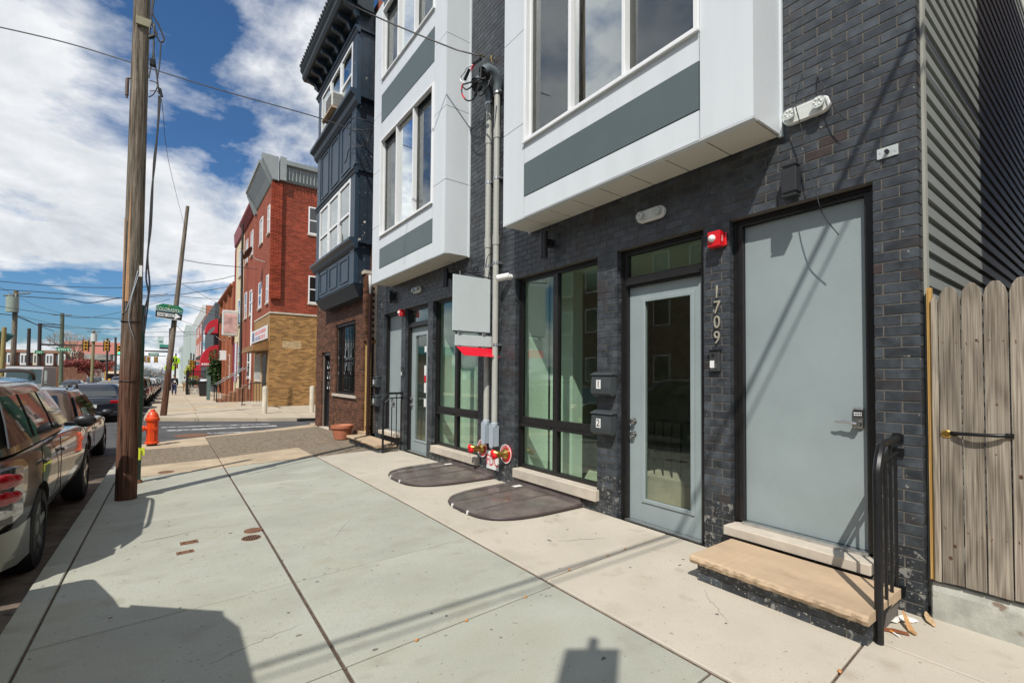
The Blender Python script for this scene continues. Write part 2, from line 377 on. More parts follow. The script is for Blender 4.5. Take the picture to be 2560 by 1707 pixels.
# hairline cracks and flattened gum on the slabs
rc = random.Random(21)
for (x, y, dx, dy) in ((2.75, 4.55, .5, .12), (3.0, 3.3, .42, -.2), (1.3, 4.6, .3, .5), (-.2, 5.5, .45, .1), (1.7, 6.9, -.4, .45), (2.9, 1.6, .3, .35), (.2, 3.0, .5, .15), (1.2, 8.2, .5, -.2)):
    pts = []
    for k in range(15): pts.append((x+dx*k/14+rc.uniform(-.012, .012), y+dy*k/14+rc.uniform(-.012, .012), 0))
    MB().tube([(px, py, g(py)+.0002) for px, py, _ in pts], [.0005+.0009*math.sin(math.pi*k/14) for k in range(15)], 4).build('crack', joint, sidewalk)
gum = MB()
for k in range(420):
    x, y = rc.uniform(-.75, 3.9), rc.uniform(.6, 9.2)**1.0; r = rc.choice((.003, .004, .005, .006, .008, .012)); n_ = 7; z = g(y)+.0008
    st = rc.uniform(.6, 1.6); gum.add([(x+r*st*math.cos(2*math.pi*i/n_)*rc.uniform(.7, 1.2), y+r*math.sin(2*math.pi*i/n_)*rc.uniform(.7, 1.2), z) for i in range(n_)], [tuple(range(n_))])
stuff(gum.build('gum_and_grit', M('old_gum', (.13, .125, .11), .9, var=.5, vs=3), sidewalk, fixn=False))
# kerb stones
curb = struct(MB().box(-.70, -.69, -4, 8, -.3, -.15).build('kerb_base', joint))
for i in range(9):
    y0 = -5 + i*2.05; y1 = y0+2.05
    y1 = min(y1, 13.3)
    slab([(-.785, y0), (-.62, y0), (-.62, y1), (-.785, y1)], curbm if i > 6 else conc_new, curb, 'kerb_stone', th=.22, inset=.004, dz=.001)
# older pavement up to the side street
slab([(-.62, 9.24), (.784, 9.38), (.784, 10.52), (-.62, 10.28)], conc_old, sidewalk); slab([(.784, 9.40), (2.345, 9.70), (2.345, 11.2), (.784, 10.55)], conc_old, sidewalk)
slab([(2.345, 9.6), (4.02, 9.85), (4.02, 11.7), (2.345, 11.25)], aggregate, sidewalk)
slab([(-.62, 10.30), (.784, 10.54), (.784, 12.9), (-.62, 12.75)], aggregate, sidewalk)
slab([(.784, 10.57), (2.30, 11.2), (2.30, 15.1), (.784, 14.55)], aggregate, sidewalk); slab([(2.30, 11.25), (4.02, 11.72), (4.02, 15.9), (2.30, 15.12)], aggregate, sidewalk)
slab([(-.66, 12.78), (.784, 12.92), (.784, 14.85), (-.66, 13.75)], conc_old, sidewalk)
slab([(.784, 14.58), (2.30, 15.13), (2.30, 15.65), (.784, 14.87)], conc_old, sidewalk); slab([(2.30, 15.15), (4.02, 15.95), (4.6, 17.1), (2.30, 15.66)], conc_old, sidewalk)
slab([(3.9, 15.95), (12, 15.95), (12, 17.1), (3.92, 17.1)], conc_old, sidewalk)
# far pavement beyond the side street
far_walk = struct(MB().box(-.5, 4.2, 27.5, 27.6, -.4, -.3).build('sidewalk', joint))
conc_far = M('concrete_far', (.40, .345, .265), .9, var=.1, vs=.8, orand=.07, spec=.2, spots=[(4, .62, (.3, .25, .19), .15)])
far_edge = [(-.78, 22.6), (.06, 21.9), (2.2, 20.5), (3.1, 19.95), (4.6, 19.3), (14, 19.2)]
slab([(-.78, 22.6), (.06, 21.9), (.9, 21.35), (.9, 25.2), (-.78, 25.2)], conc_far, far_walk, th=.13)
slab([(.9, 21.35), (2.2, 20.5), (2.7, 20.2), (2.7, 25.2), (.9, 25.2)], conc_far, far_walk, th=.13)
slab([(2.7, 20.2), (3.1, 19.95), (4.6, 19.3), (4.6, 25.2), (2.7, 25.2)], conc_far, far_walk, th=.13)
slab([(4.6, 19.3), (14, 19.2), (14, 27.4), (4.6, 27.4)], conc_far, far_walk, th=.13)
for k in range(22):
    y0 = 25.2+k*2.2
    for x0, x1 in ((-.78, 1.0), (1.0, 2.7), (2.7, 4.4)):
        slab([(x0, y0), (x1, y0), (x1, y0+2.2), (x0, y0+2.2)], conc_far if (k*3+int(x0)) % 4 else conc_old, far_walk, th=.13, inset=.012)
slab([(-.78, 73.6), (4.4, 73.6), (4.4, 92), (-.78, 92)], conc_far, far_walk, th=.13); slab([(-.78, 104), (4.4, 104), (4.4, 300), (-.78, 300)], conc_far, far_walk, th=.13)
# storm drain in the far kerb
mb = MB().box(4.0, 5.6, 19.25, 19.5, g(19)-.125, g(19)-.03); tag(mb.build('storm_drain', M('drain_black', (.006, .006, .006), .9)), 'long dark storm drain slot in the kerb of the side street', 'drain')
# opposite pavement
mb = MB(); sheet(mb, -15.5, -11.6, YB, .0); struct(mb.build('opposite_sidewalk', conc_old, fixn=False))

# small covers set into the pavement
rust = M('rusty_iron', (.16, .075, .04), .85, var=.35, vs=30, bump=.5, bs=150)
def cover_rect(cx_, cy_, w, h, rot, label):
    t = thing('utility_cover', label, 'cover', (cx_, cy_, g(cy_)), 'small rusty covers in the pavement')
    c, s = math.cos(rot), math.sin(rot)
    def P(a, b, z): return (cx_+a*c-b*s, cy_+a*s+b*c, g(cy_)+z)
    mb = MB().hexa([P(-w/2, -h/2, -.01), P(w/2, -h/2, -.01), P(w/2, h/2, -.01), P(-w/2, h/2, -.01), P(-w/2, -h/2, .004), P(w/2, -h/2, .004), P(w/2, h/2, .004), P(-w/2, h/2, .004)])
    mb.build('plate', rust, t)
    mb = MB()
    for a in (-.3, .3): mb.cyl(P(w*a, 0, .004), P(w*a, 0, .008), .008, n=8)
    mb.build('bolt', iron, t); return t
cover_rect(.175, 5.24, .135, .085, .05, 'rusty rectangular cover, the one nearer the street signs of the two'); cover_rect(.14, 4.97, .125, .075, .1, 'rusty rectangular cover on a joint, nearer the camera of the two')
for k, (x, y, lab) in enumerate(((.70, 5.275, 'solid round rusty cover beside the pavement joint'), (.655, 5.045, 'round slotted drain grate beside the pavement joint'))):
    t = thing('round_cover', lab, 'cover', (x, y, 0)); MB().cyl((x, y, -.01), (x, y, .004), .082, n=24).build('ring', rust, t)
    if k == 0: MB().cyl((x, y, .003), (x, y, .007), .066, n=24).build('lid', rust, t)
    else:
        MB().cyl((x, y, .0035), (x, y, .0055), .07, n=24).build('well', M('drain_black', (.006, .006, .006), .9), t)
        for j in range(6):
            a = -.05+j*.02; h = math.sqrt(max(0, .066**2-a*a)); MB().box(x+a-.0045, x+a+.0045, y-h, y+h, .004, .009).build('bar', rust, t)
tag(MB().cyl((.55, 16.5, g(16)-.13), (.55, 16.5, g(16)-.118), .42, n=28).build('manhole_cover', rust), 'rusty manhole cover in the side street near the ramp', 'manhole')
tag(MB().cyl((-.02, 9.45, g(9.4)), (-.02, 9.45, g(9.4)+.004), .11, n=20).build('valve_cover', rust), 'small round rusty valve cover beside the utility pole', 'cover')

# ------------------------------------------------------------------ the black brick building
BL = thing('black_brick_building', 'modern black brick building with white bays and grey doors', 'building', (4.0, 5.9, 0))
P_, L_, JT = .074, .1965, .0095
OPEN = [(1.118, 2.17, -.3, 2.96), (2.42, 3.463, -.3, 2.96), (3.76, 5.36, .245, 2.96), (6.36, 7.985, .245, 2.96), (8.19, 9.27, -.3, 2.96), (9.47, 10.49, -.3, 2.96),
        (1.72, 5.02, 3.54, 12), (6.66, 10.03, 3.54, 12)]
def lay_bricks(y0, y1, z0, z1, opens, p=P_, L=L_, jt=JT, off=0.0):
    out = []; n = int(round((z1-z0)/p))
    for k in range(n):
        za = z0+k*p+jt*.5; zb = z0+(k+1)*p-jt*.5; zm = (za+zb)/2
        segs = [(y0, y1)]
        for a, b, c, d in opens:
            if c < zm < d:
                ns = []
                for s0, s1 in segs:
                    if b <= s0 or a >= s1: ns.append((s0, s1)); continue
                    if a > s0: ns.append((s0, a))
                    if b < s1: ns.append((b, s1))
                segs = ns
        for s0, s1 in segs:
            st = s0 - ((s0-off) % L) - ((k % 2)*L/2)
            cuts = []; y = st+L
            while y < s1:
                if y-s0 > .05 and s1-y > .05: cuts.append(y)
                y += L
            ed = [s0-jt*.5]+cuts+[s1+jt*.5]
            for a, b in zip(ed, ed[1:]): out.append((a+jt*.5, b-jt*.5, za, zb, k))
    return out
rb = random.Random(3)
bricks = lay_bricks(.868, 10.99, -.222+.0, 9.62, OPEN, off=.868)
vis = [b for b in bricks if not (b[2] > 5.3 and b[1] < 1.8)]
vis.sort(key=lambda b: (b[0]-.2)**2 + 16 + ((b[2]-1.56)*.6)**2)
bcache = {}
DEP = .105
nsing = 0; rest = MB(); low = MB()
for (a, b, za, zb, k) in vis:
    pr = rb.uniform(-.0012, .0012)
    if nsing < 300 and zb > .0 and za < 4.6:
        key = (round((b-a)/.004), round((zb-za)/.002))
        if key not in bcache:
            w, h = b-a, zb-za; e = .0016
            mbk = MB()
            v = [(0,-w/2+e,e),(0,w/2-e,e),(0,w/2-e,h-e),(0,-w/2+e,h-e),(e,-w/2,0),(e,w/2,0),(e,w/2,h),(e,-w/2,h),(DEP,-w/2,0),(DEP,w/2,0),(DEP,w/2,h),(DEP,-w/2,h)]
            f = [(0,3,2,1)]
            for r0, r1 in ((0, 4), (4, 8)): f += [(r0+i, r0+(i+1) % 4, r1+(i+1) % 4, r1+i) for i in range(4)]
            me = bpy.data.meshes.new('brick'); me.from_pydata(v, [], f)
            bm = bmesh.new(); bm.from_mesh(me); bmesh.ops.recalc_face_normals(bm, faces=bm.faces); bm.to_mesh(me); bm.free()
            bcache[key] = (me, {})
        me = bcache[key][0]
        brown = rb.random() < .018
        if not me.materials: me.materials.append(brick_blk_o)
        o = link('brick', me, (4.0+pr, (a+b)/2, za), BL)
        if brown:
            o.material_slots[0].link = 'OBJECT'; o.material_slots[0].material = brick_brn_o
        elif za < .42: o.material_slots[0].link = 'OBJECT'; o.material_slots[0].material = brick_low
        nsing += 1
    else:
        (low if za < .42 else rest).box(4.0+pr, 4.0+DEP, a, b, za, zb, tint=rb.random())
stuff(rest.build('brickwork', brick_blk_t, BL)); stuff(low.build('stained_brickwork', brick_low, BL))
# mortar core of the facade
mb = MB()
e = .004
for y0, y1 in ((.868, 1.118), (2.17, 2.42), (3.463, 3.76), (5.36, 6.36), (7.985, 8.19), (9.27, 9.47), (10.49, 10.99)):
    mb.box(4.0+e, 4.15, y0+e, y1-e, -.3, 2.97)
for y0, y1 in ((3.76, 5.36), (6.36, 7.985)): mb.box(4.0+e, 4.15, y0-.01, y1+.01, -.3, .24)
for y0, y1 in ((1.118, 2.17), (9.47, 10.49)): mb.box(4.02, 4.15, y0-.01, y1+.01, -.3, .19)
mb.box(4.0+e, 4.15, .868+e, 10.99, 2.96+e, 3.55)
for y0, y1 in ((.868+e, 1.73), (5.01, 6.67), (10.02, 10.99)): mb.box(4.0+e, 4.15, y0, y1, 3.55, 9.62)
mb.build('wall', mortar_blk, BL)
# shell: side walls, floors, roof, rooms
mb = MB()
mb.box(4.15, 12, .90, .98, -.3, 9.6).box(4.15, 12, 10.9, 10.98, -.3, 9.6).box(11.9, 12, .98, 10.9, -.3, 9.6).box(4.15, 12, .98, 10.9, 9.5, 9.6)
mb.box(4.15, 11.9, .98, 10.9, 3.1, 3.5).box(4.15, 11.9, .98, 10.9, 6.6, 6.9)
mb.build('shell', inter_w, BL)
MB().box(4.13, 11.9, .98, 10.9, -.25, -.015).build('floor', inter_f, BL)
mb = MB()      # inner partitions
mb.box(4.16, 8, 2.27, 2.33, -.014, 3.1).box(4.16, 4.72, 5.46, 5.56, -.014, 3.1).box(4.16, 8, 9.35, 9.40, -.014, 3.1)
mb.box(4.75, 4.95, 4.95, 5.45, -.014, 3.1).box(4.7, 4.9, 7.55, 8.05, -.014, 3.1).box(4.16, 7.6, 8.06, 8.14, -.014, 3.1).box(5.7, 5.8, 6.0, 7.0, -.014, 3.1)
MB().box(4.95, 5.7, 3.25, 3.95, -.02, .30).build('inner_step', M('inner_step_tan', (.40, .37, .30), .8), BL); MB().box(4.95, 5.7, 8.9, 9.3, -.02, .30).build('inner_step', M('inner_step_tan', (.40, .37, .30), .8), BL)
mb.build('partition', inter_w, BL)
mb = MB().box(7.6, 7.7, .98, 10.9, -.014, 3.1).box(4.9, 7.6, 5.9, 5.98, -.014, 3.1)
mb.build('back_wall', M('back_wall_dim', (.34, .34, .30), .9), BL)  # wall colour darkened to stand in for the dimness of the deep room
mb = MB()      # inner stair rail seen through the glass doors
for y0 in (2.45, 8.3):
    mb.box(5.08, 5.11, y0, y0+1.9, .98, 1.02)
    for k in range(15): mb.cyl((5.095, y0+.03+k*.13, .05), (5.095, y0+.03+k*.13, .98), .009, n=6)
mb.build('inner_railing', iron, BL)
mb = MB()      # upper rooms
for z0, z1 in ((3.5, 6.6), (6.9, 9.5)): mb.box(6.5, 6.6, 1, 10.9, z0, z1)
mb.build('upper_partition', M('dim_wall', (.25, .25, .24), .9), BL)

# --- doors with black frames
def frame_set(y0, y1, z0, z1, xf=4.085, xb=4.15, w=.055, side=.075):
    mb = MB(); mb.box(xf, xb, y0, y0+side, z0, z1).box(xf, xb, y1-side, y1, z0, z1).box(xf+.001, xb, y0+side, y1-side, z1-w, z1)
    mb.box(xf-.015, xf-.0005, y0, y0+.03, z0, z1).box(xf-.015, xf-.0005, y1-.03, y1, z0, z1).box(xf-.0145, xf-.0005, y0+.03, y1-.03, z1-.03, z1)
    return mb
def keypad(parent, x, y, z):
    k = MB().box(x-.02, x, y-.033, y+.033, z-.075, z+.075).build('lock_plate', steel, parent, bevel=.012, segs=3)
    mb = MB()
    for i in range(2):
        for j in range(5): mb.box(x-.024, x-.02, y-.024+j*.0105, y-.017+j*.0105, z+.018+i*.016, z+.028+i*.016)
    mb.build('button', white_pl, k)
    MB().box(x-.0225, x-.02, y-.028, y+.028, z+.008, z+.058).build('keypad', blk_pl, k)
    MB().cyl((x-.06, y, z-.04), (x-.0, y, z-.04), .024, n=14).tube([(x-.055, y, z-.04), (x-.06, y+.04, z-.033), (x-.058, y+.08, z-.028), (x-.058, y+.115, z-.036), (x-.054, y+.14, z-.034)], [.011, .011, .010, .008, .005], 8).build('handle', steel, k, smooth=40)
def slab_door(y0, y1, z0, zt, lock=True):
    frame_set(y0, y1, z0, 2.96).build('door_frame', blk_frame, BL)
    d = MB().box(4.128, 4.17, y0+.078, y1-.078, z0+.006, zt).build('door', door_grey, BL)
    if lock: keypad(d, 4.128, y0+.135, 1.265)
    MB().box(3.90, 4.13, y0+.01, y1+.012, z0-.10, z0-.022).build('door_sill', stone_lt, BL, bevel=.005)
    MB().box(4.06, 4.16, y0+.07, y1-.07, z0-.0215, z0+.002).build('threshold', galv, BL)
    return d
slab_door(1.118, 2.17, .30, 2.90)
d2 = slab_door(9.47, 10.49, .31, 2.90, False)
keypad(d2, 4.128, 9.62, 1.265)
def glass_door(y0, y1, z0, hinge):
    mb = frame_set(y0, y1, z0, 2.96); mb.box(4.08, 4.149, y0+.075, y1-.075, 2.55, 2.655)
    mb.box(4.055, 4.08, y0+.075, y1-.075, 2.565, 2.60)
    mb.build('door_frame', blk_frame, BL)
    MB().box(4.118, 4.122, y0+.075, y1-.075, 2.655, 2.905).build('transom_pane', win_glass, BL)
    a, b = y0+.078, y1-.078; zt = 2.545; za = z0+.008
    gy0, gy1, gz0, gz1 = a+.13, b-.20, za+.24, zt-.17
    if not hinge: gy0, gy1 = a+.2, b-.2
    mb = MB().box(4.128, 4.17, a, gy0, za, zt).box(4.128, 4.17, gy1, b, za, zt).box(4.128, 4.17, gy0, gy1, za, gz0).box(4.128, 4.17, gy0, gy1, gz1, zt)
    d = mb.build('door', door_grey, BL)
    mb = MB(); w = .035
    for (u0, u1, w0, w1) in ((gy0-w, gy0+.008, gz0-w, gz1+w), (gy1-.008, gy1+w, gz0-w, gz1+w)): mb.box(4.114, 4.1275, u0, u1, w0, w1)
    mb.box(4.1145, 4.1275, gy0+.008, gy1-.008, gz0-w, gz0+.008).box(4.1145, 4.1275, gy0+.008, gy1-.008, gz1-.008, gz1+w)
    mb.build('molding', door_grey, d, bevel=.005)
    MB().box(4.146, 4.150, gy0, gy1, gz0, gz1).build('pane', door_glass, d)
    yk = b-.065
    for z in (1.07, .93): MB().cyl((4.09, yk, z), (4.128, yk, z), .012, n=10).lathe([(.006, -.03), (.028, -.022), (.03, -.008), (.016, 0)], (4.098, yk, z), 14, 'x').cyl((4.12, yk, z), (4.128, yk, z), .03, n=16).build('knob', steel, d, smooth=40)
    MB().box(4.05, 4.16, y0+.07, y1-.07, z0-.01, z0+.006).build('threshold', galv, BL)
    return d
glass_door(2.42, 3.463, 0.0, True); gd2 = glass_door(8.19, 9.27, g(8.7)+.02, False)
# paper notices on the inside of the second glass door
for z0, z1, c in ((2.02, 2.14, white_pl), (1.55, 1.75, white_pl), (1.42, 1.54, red_sign), (1.2, 1.4, white_pl), (.92, 1.08, white_pl)):
    MB().box(4.1425, 4.1455, 8.50, 8.62, z0, z1).build('notice', c, gd2)
# --- shop windows: black frame, mullion, rail, four panes
def shop_window(y0, y1, ym):
    mb = frame_set(y0, y1, .25, 2.96, w=.05, side=.05)
    mb.box(4.08, 4.149, ym-.045, ym+.045, .25, 2.91).box(4.081, 4.148, y0+.05, y1-.05, .855, .975).box(4.0815, 4.148, y0+.05, y1-.05, .25, .30)
    mb.box(4.05, 4.079, y0+.05, ym-.05, .845, .875).box(4.05, 4.079, ym+.05, y1-.05, .845, .875)
    w = mb.build('window', blk_frame, BL)
    for a, b in ((y0+.05, ym-.045), (ym+.045, y1-.05)):
        for c, d in ((.30, .855), (.975, 2.91)): MB().box(4.117, 4.121, a, b, c, d).build('pane', win_glass, w)
    return w
shop_window(3.76, 5.36, 4.583); shop_window(6.36, 7.985, 7.21)
MB().box(3.935, 4.10, 3.725, 5.32, .125, .252).build('window_sill', stone_lt, BL, bevel=.006)
for k in range(4):
    a = 6.28+k*.405; MB().box(3.935, 4.10, a+.003, a+.402, .125, .252).build('window_sill', stone_lt, BL, bevel=.006)
# --- bays
def bay(y0, y1):
    xf = 3.53; t = .018
    core = MB().box(xf+t, 4.14, y0+t, y0+.47, 3.56, 9.6).box(xf+t, 4.14, y1-.47, y1-t, 3.56, 9.6).box(xf+t, 4.14, y0+.47, y1-.47, 3.56, 4.46).box(xf+t, 4.14, y0+.47, y1-.47, 6.62, 7.86).box(xf+t, 4.14, y0+.47, y1-.47, 9.4, 9.6)
    B = core.build('bay', M('panel_joint', (.10, .11, .11), .8), BL)
    ya, yb = y0+.447, y1-.45; gp = .005
    zs = [3.54, 4.75, 5.965, 7.18, 8.39, 9.6]
    for i in range(5):
        for (a, b) in ((y0, ya), (yb, y1)): MB().box(xf, xf+t, a+(gp if a != y0 else 0), b-(gp if b != y1 else 0), zs[i]+gp, zs[i+1]-gp).build('cladding_panel', white_panel, B)
        MB().box(xf+t, 3.97, y0, y0+t, zs[i]+gp, zs[i+1]-gp).build('cladding_panel', white_panel, B)
        MB().box(xf+t, 3.97, y1-t, y1, zs[i]+gp, zs[i+1]-gp).build('cladding_panel', white_panel, B)
    MB().box(3.97, 3.998, y0-.012, y0+.02, 3.53, 9.6).build('corner_trim', white_panel, B); MB().box(3.97, 3.998, y1-.02, y1+.012, 3.53, 9.6).build('corner_trim', white_panel, B)
    for a, b, mt, x in ((3.54, 3.80, white_panel, xf), (3.80, 4.222, accent_m, xf-.006), (4.222, 4.475, white_panel, xf), (6.57, 6.93, white_panel, xf), (6.93, 7.55, accent_m, xf-.006), (7.55, 7.86, white_panel, xf)):
        MB().box(x, xf+t, ya+gp, yb-gp, a+(.008 if mt is accent_m else .001), b-(.008 if mt is accent_m else .001)).build('accent_panel' if mt is accent_m else 'cladding_panel', mt, B)
    n = 8; xs0, xs1 = 3.60, 3.985
    MB().box(xf, xs0-.004, y0, y1, 3.535, 3.548).build('soffit_trim', white_panel, B)
    for k in range(n):
        a = y0+.02+k*(y1-y0-.04)/n; b = y0+.02+(k+1)*(y1-y0-.04)/n
        MB().box(xs0, xs1, a+.007, b-.007, 3.540, 3.556).build('soffit_panel', soffit_m, B)
    for z0, z1 in ((4.475, 6.57), (7.86, 9.4)):
        fw, t2 = .045, .06; x0, x1 = xf-.022, xf+.05
        mb = MB().box(x0, x1, ya, ya+fw, z0, z1).box(x0, x1, yb-fw, yb, z0, z1).box(x0, x1, ya+fw, yb-fw, z0, z0+fw).box(x0, x1, ya+fw, yb-fw, z1-fw, z1)
        mb.box(x0-.015, x0-.001, ya-.012, yb+.012, z0-.008, z0+.022)
        h = (yb-ya-2*fw)/3; m1, m2 = ya+fw+h, ya+fw+2*h
        mb.box(x0+.018, x1+.03, m1-.02, m1+.02, z0+fw, z1-fw).box(x0+.018, x1+.03, m2-.02, m2+.02, z0+fw, z1-fw)
        # inner return of the frame
        mb.box(x1, x1+.08, ya+fw-.02, ya+fw+.012, z0+fw, z1-fw).box(x1, x1+.08, yb-fw-.012, yb-fw+.02, z0+fw, z1-fw).box(x1, x1+.08, ya+fw, yb-fw, z0+fw-.02, z0+fw+.01)
        W = mb.build('bay_window', white_pvc, BL, bevel=.002)
        MB().box(x1+.012, x1+.016, m1+.03, m2-.03, z0+fw, z1-fw).build('pane', bay_glass, W)
        for a, b in ((ya+fw+.012, m1-.03), (m2+.03, yb-fw-.012)):
            MB().box(x1+.05, x1+.054, a, b, z0+fw, z1-fw).build('pane', bay_glass, W)
            MB().box(x1+.030, x1+.032, a, b, z0+fw, z1-fw).build('screen', screen_half, W)
            MB().box(x1+.036, x1+.049, a, a+.03, z0+fw+.01, z1-fw).box(x1+.036, x1+.049, b-.03, b, z0+fw+.01, z1-fw).build('sash', M('sash_bronze', (.20, .19, .16), .5), W)
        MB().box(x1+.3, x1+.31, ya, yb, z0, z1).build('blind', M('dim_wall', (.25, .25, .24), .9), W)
bay_glass = glass('bay_glass', (.34, .38, .37), 1.6, refl=6.5)
screen_half = M('screen_mesh', (.05, .058, .06), .8, alpha=.26)
bay(1.72, 5.02); bay(6.66, 10.03)
# --- siding on the side wall
prof = [(.89, 0), (.858, 0), (.860, .072), (.882, .092), (.882, .1205), (.89, .1205)]
mbs = MB().prism([(y, z) for y, z in prof], 'x', 4.165, 11.9)
sb0 = None
for k in range(52):
    z = .25+k*.122
    if sb0 is None:
        sb0 = mbs.build('siding_board', siding_m, BL, org=(4.165, .89, 0)); me = sb0.data; sb0.location = Vector((4.165, .89, z))-WLOC[BL.name]
    else: link('siding_board', me, (4.165, .89, z), BL)
MB().box(4.106, 4.164, .852, .90, .05, 6.8).build('corner_trim', trim_grey, BL)
# --- stoops
def stoop(y0, y1, x0, zt, base, parent, mats=stone_tan):
    s = MB()
    n = 40; prof_n = 5; vs = []; fs = []
    for k in range(n+1):   # slab with a rough-hewn, worn front edge
        y = y0+(y1-y0)*k/n
        row = [(3.862, zt), (x0+.02+random.uniform(-.003, .003), zt-random.uniform(0, .003)), (x0+.004+random.uniform(-.006, .006), zt-.012+random.uniform(-.004, .004)), (x0+random.uniform(-.009, .006), zt-.032), (x0+.012+random.uniform(-.007, .007), zt-.060), (3.862, zt-.062)]
        vs += [(x, y, z) for x, z in row]
    q_ = 6
    for k in range(n): fs += [(k*q_+i, k*q_+(i+1) % q_, (k+1)*q_+(i+1) % q_, (k+1)*q_+i) for i in range(q_)]
    fs += [tuple(range(q_)), tuple(range(n*q_, n*q_+q_))]
    s.add(vs, fs); s.build('step', mats, parent)
    bb = lay_bricks(y0+.02, y1-.03, base-.085, zt-.062, [], p=.074)
    mb = MB()
    for a, b, za, zb, k in bb: mb.box(x0+.06, x0+.15, a, b, za, zb, tint=random.random())
    stuff(mb.build('step_brickwork', brick_low, parent)); MB().box(x0+.064, 3.895, y0+.024, y1-.034, base-.1, zt-.063).build('step_core', mortar_blk, parent)
stoop(.955, 2.09, 3.25, .195, 0, BL); stoop(9.33, 11.3, 3.42, .11, g(10), BL)
# ------------------------------------------------------------------ fixtures on the black building
def egress(yc, zc, w, label):
    t = thing('emergency_light', label, 'light', (3.99, yc, zc-.06), 'emergency lights over the doors')
    def pill(mb, x0, x1, hw, hh, n=10):
        pts = []
        for s_ in (1, -1):
            for i in range(n+1):
                a = -math.pi/2 + math.pi*i/n
                pts.append((yc+s_*(hw-hh) + s_*math.cos(a)*hh, zc + s_*math.sin(a)*hh))
        return mb.prism(pts, 'x', x0, x1)
    hh = .062
    pill(MB(), 3.955, 3.999, w/2, hh).build('housing', white_pl, t, smooth=35, bevel=.006)
    pill(MB(), 3.91, 3.9545, w/2-.008, hh-.008).build('lens_cover', clear_pl, t, smooth=35, bevel=.018, segs=3)
    for s_ in (-1, 1):
        MB().cyl((3.915, yc+s_*(w/2-.068), zc+.005), (3.954, yc+s_*(w/2-.068), zc), .046, .03, n=18).build('lamp_head', M('lamp_head_grey', (.48, .49, .47), .3), t, smooth=40)
        mb = MB()
        for k in range(6):
            a = k*math.pi/3; mb.sphere((3.915, yc+s_*(w/2-.068)+.024*math.cos(a), zc+.006+.024*math.sin(a)), .009, 5)
        mb.build('led', white_pl, t, smooth=60)
    return t
clear_pl = glass('clear_plastic', (.97, .98, .97), 1.4, .05, .7)
egress(1.53, 3.65, .34, 'white emergency light with two lamp heads beside the large bay, right of it')
egress(2.99, 3.235, .34, 'white emergency light above the glass door numbered 1709'); egress(8.66, 3.27, .34, 'white emergency light above the farther glass door')
def box_light(yc, zc, label):
    t = thing('wall_light', label, 'light', (3.99, yc, zc-.13), 'black up-down wall lights')
    MB().box(3.88, 3.97, yc-.055, yc+.055, zc-.095, zc+.095).build('body', char_dk, t, bevel=.004)
    for s_ in (-1, 1):
        MB().box(3.888, 3.962, yc-.05, yc+.05, zc+s_*.096, zc+s_*.112).build('lens', clear_pl, t)
        MB().box(3.88, 3.97, yc-.055, yc+.055, zc+s_*.113, zc+s_*.13).build('cap', char_dk, t, bevel=.003)
    MB().box(3.97, 3.999, yc-.045, yc+.045, zc-.08, zc+.08).build('bracket', blk_pl, t)
char_dk = M('charcoal_metal', (.035, .037, .04), .4, .3, var=.06)
box_light(1.625, 3.115, 'black box wall light above the grey door nearest the fence'); box_light(9.93, 3.30, 'black box wall light above the farther grey door')
def cyl_light(yc, z0, z1, label):
    t = thing('cylinder_light', label, 'light', (3.99, yc, z0), 'black cylinder wall lights')
    MB().cyl((3.87, yc, z0), (3.87, yc, z1), .052, n=20).build('body', char_dk, t, smooth=40); MB().box(3.92, 3.999, yc-.04, yc+.04, z0+.16, z0+.25).build('bracket', blk_pl, t)
    MB().cyl((3.87, yc, z0-.004), (3.87, yc, z0-.0005), .04, n=16).build('lens', clear_pl, t)
cyl_light(4.58, 3.09, 3.43, 'black cylinder light under the near bay, left of the glass door'); cyl_light(7.25, 3.11, 3.44, 'black cylinder light behind the hanging sign under the far bay')
def fire_alarm(yc, zc, label):
    t = thing('fire_alarm', label, 'alarm', (3.99, yc, zc-.08), 'red fire alarm strobes')
    MB().box(3.90, 3.975, yc-.058, yc+.058, zc-.07, zc+.07).build('body', red_gloss, t, bevel=.006, segs=2)
    MB().box(3.975, 3.998, yc-.075, yc+.066, zc-.06, zc+.06).build('back_plate', red_gloss, t, bevel=.005)
    MB().lathe([(.034, 0), (.032, -.012), (.02, -.026), (.004, -.03)], (3.90, yc+.015, zc+.005), 14, 'x').build('strobe', white_pl, t, smooth=50)
    text('FIRE', .03, white_pl, 'lettering', (3.94, yc-.0585, zc), (0, 0, -1), (1, 0, 0), t, extrude=.0008)
fire_alarm(2.262, 2.80, 'red fire alarm with white strobe above the 1709 numbers'); fire_alarm(9.37, 2.88, 'red fire alarm with white strobe beside the farther glass door')
for ch, z in zip('1709', (2.33, 2.19, 2.055, 1.915)):
    tag(text(ch, .165, M('satin_nickel', (.42, .39, .31), .45, .3, var=.1, vs=30), 'house_number', (3.985, 2.281, z), (0, -1, 0), (0, 0, 1), None, extrude=.006, sx=.8), {'1': 'top brass-coloured house digit reading 1', '7': 'second house digit from the top reading 7', '0': 'third house digit from the top reading 0', '9': 'bottom house digit reading 9, above the intercom'}[ch], 'number', 'house numbers 1709')
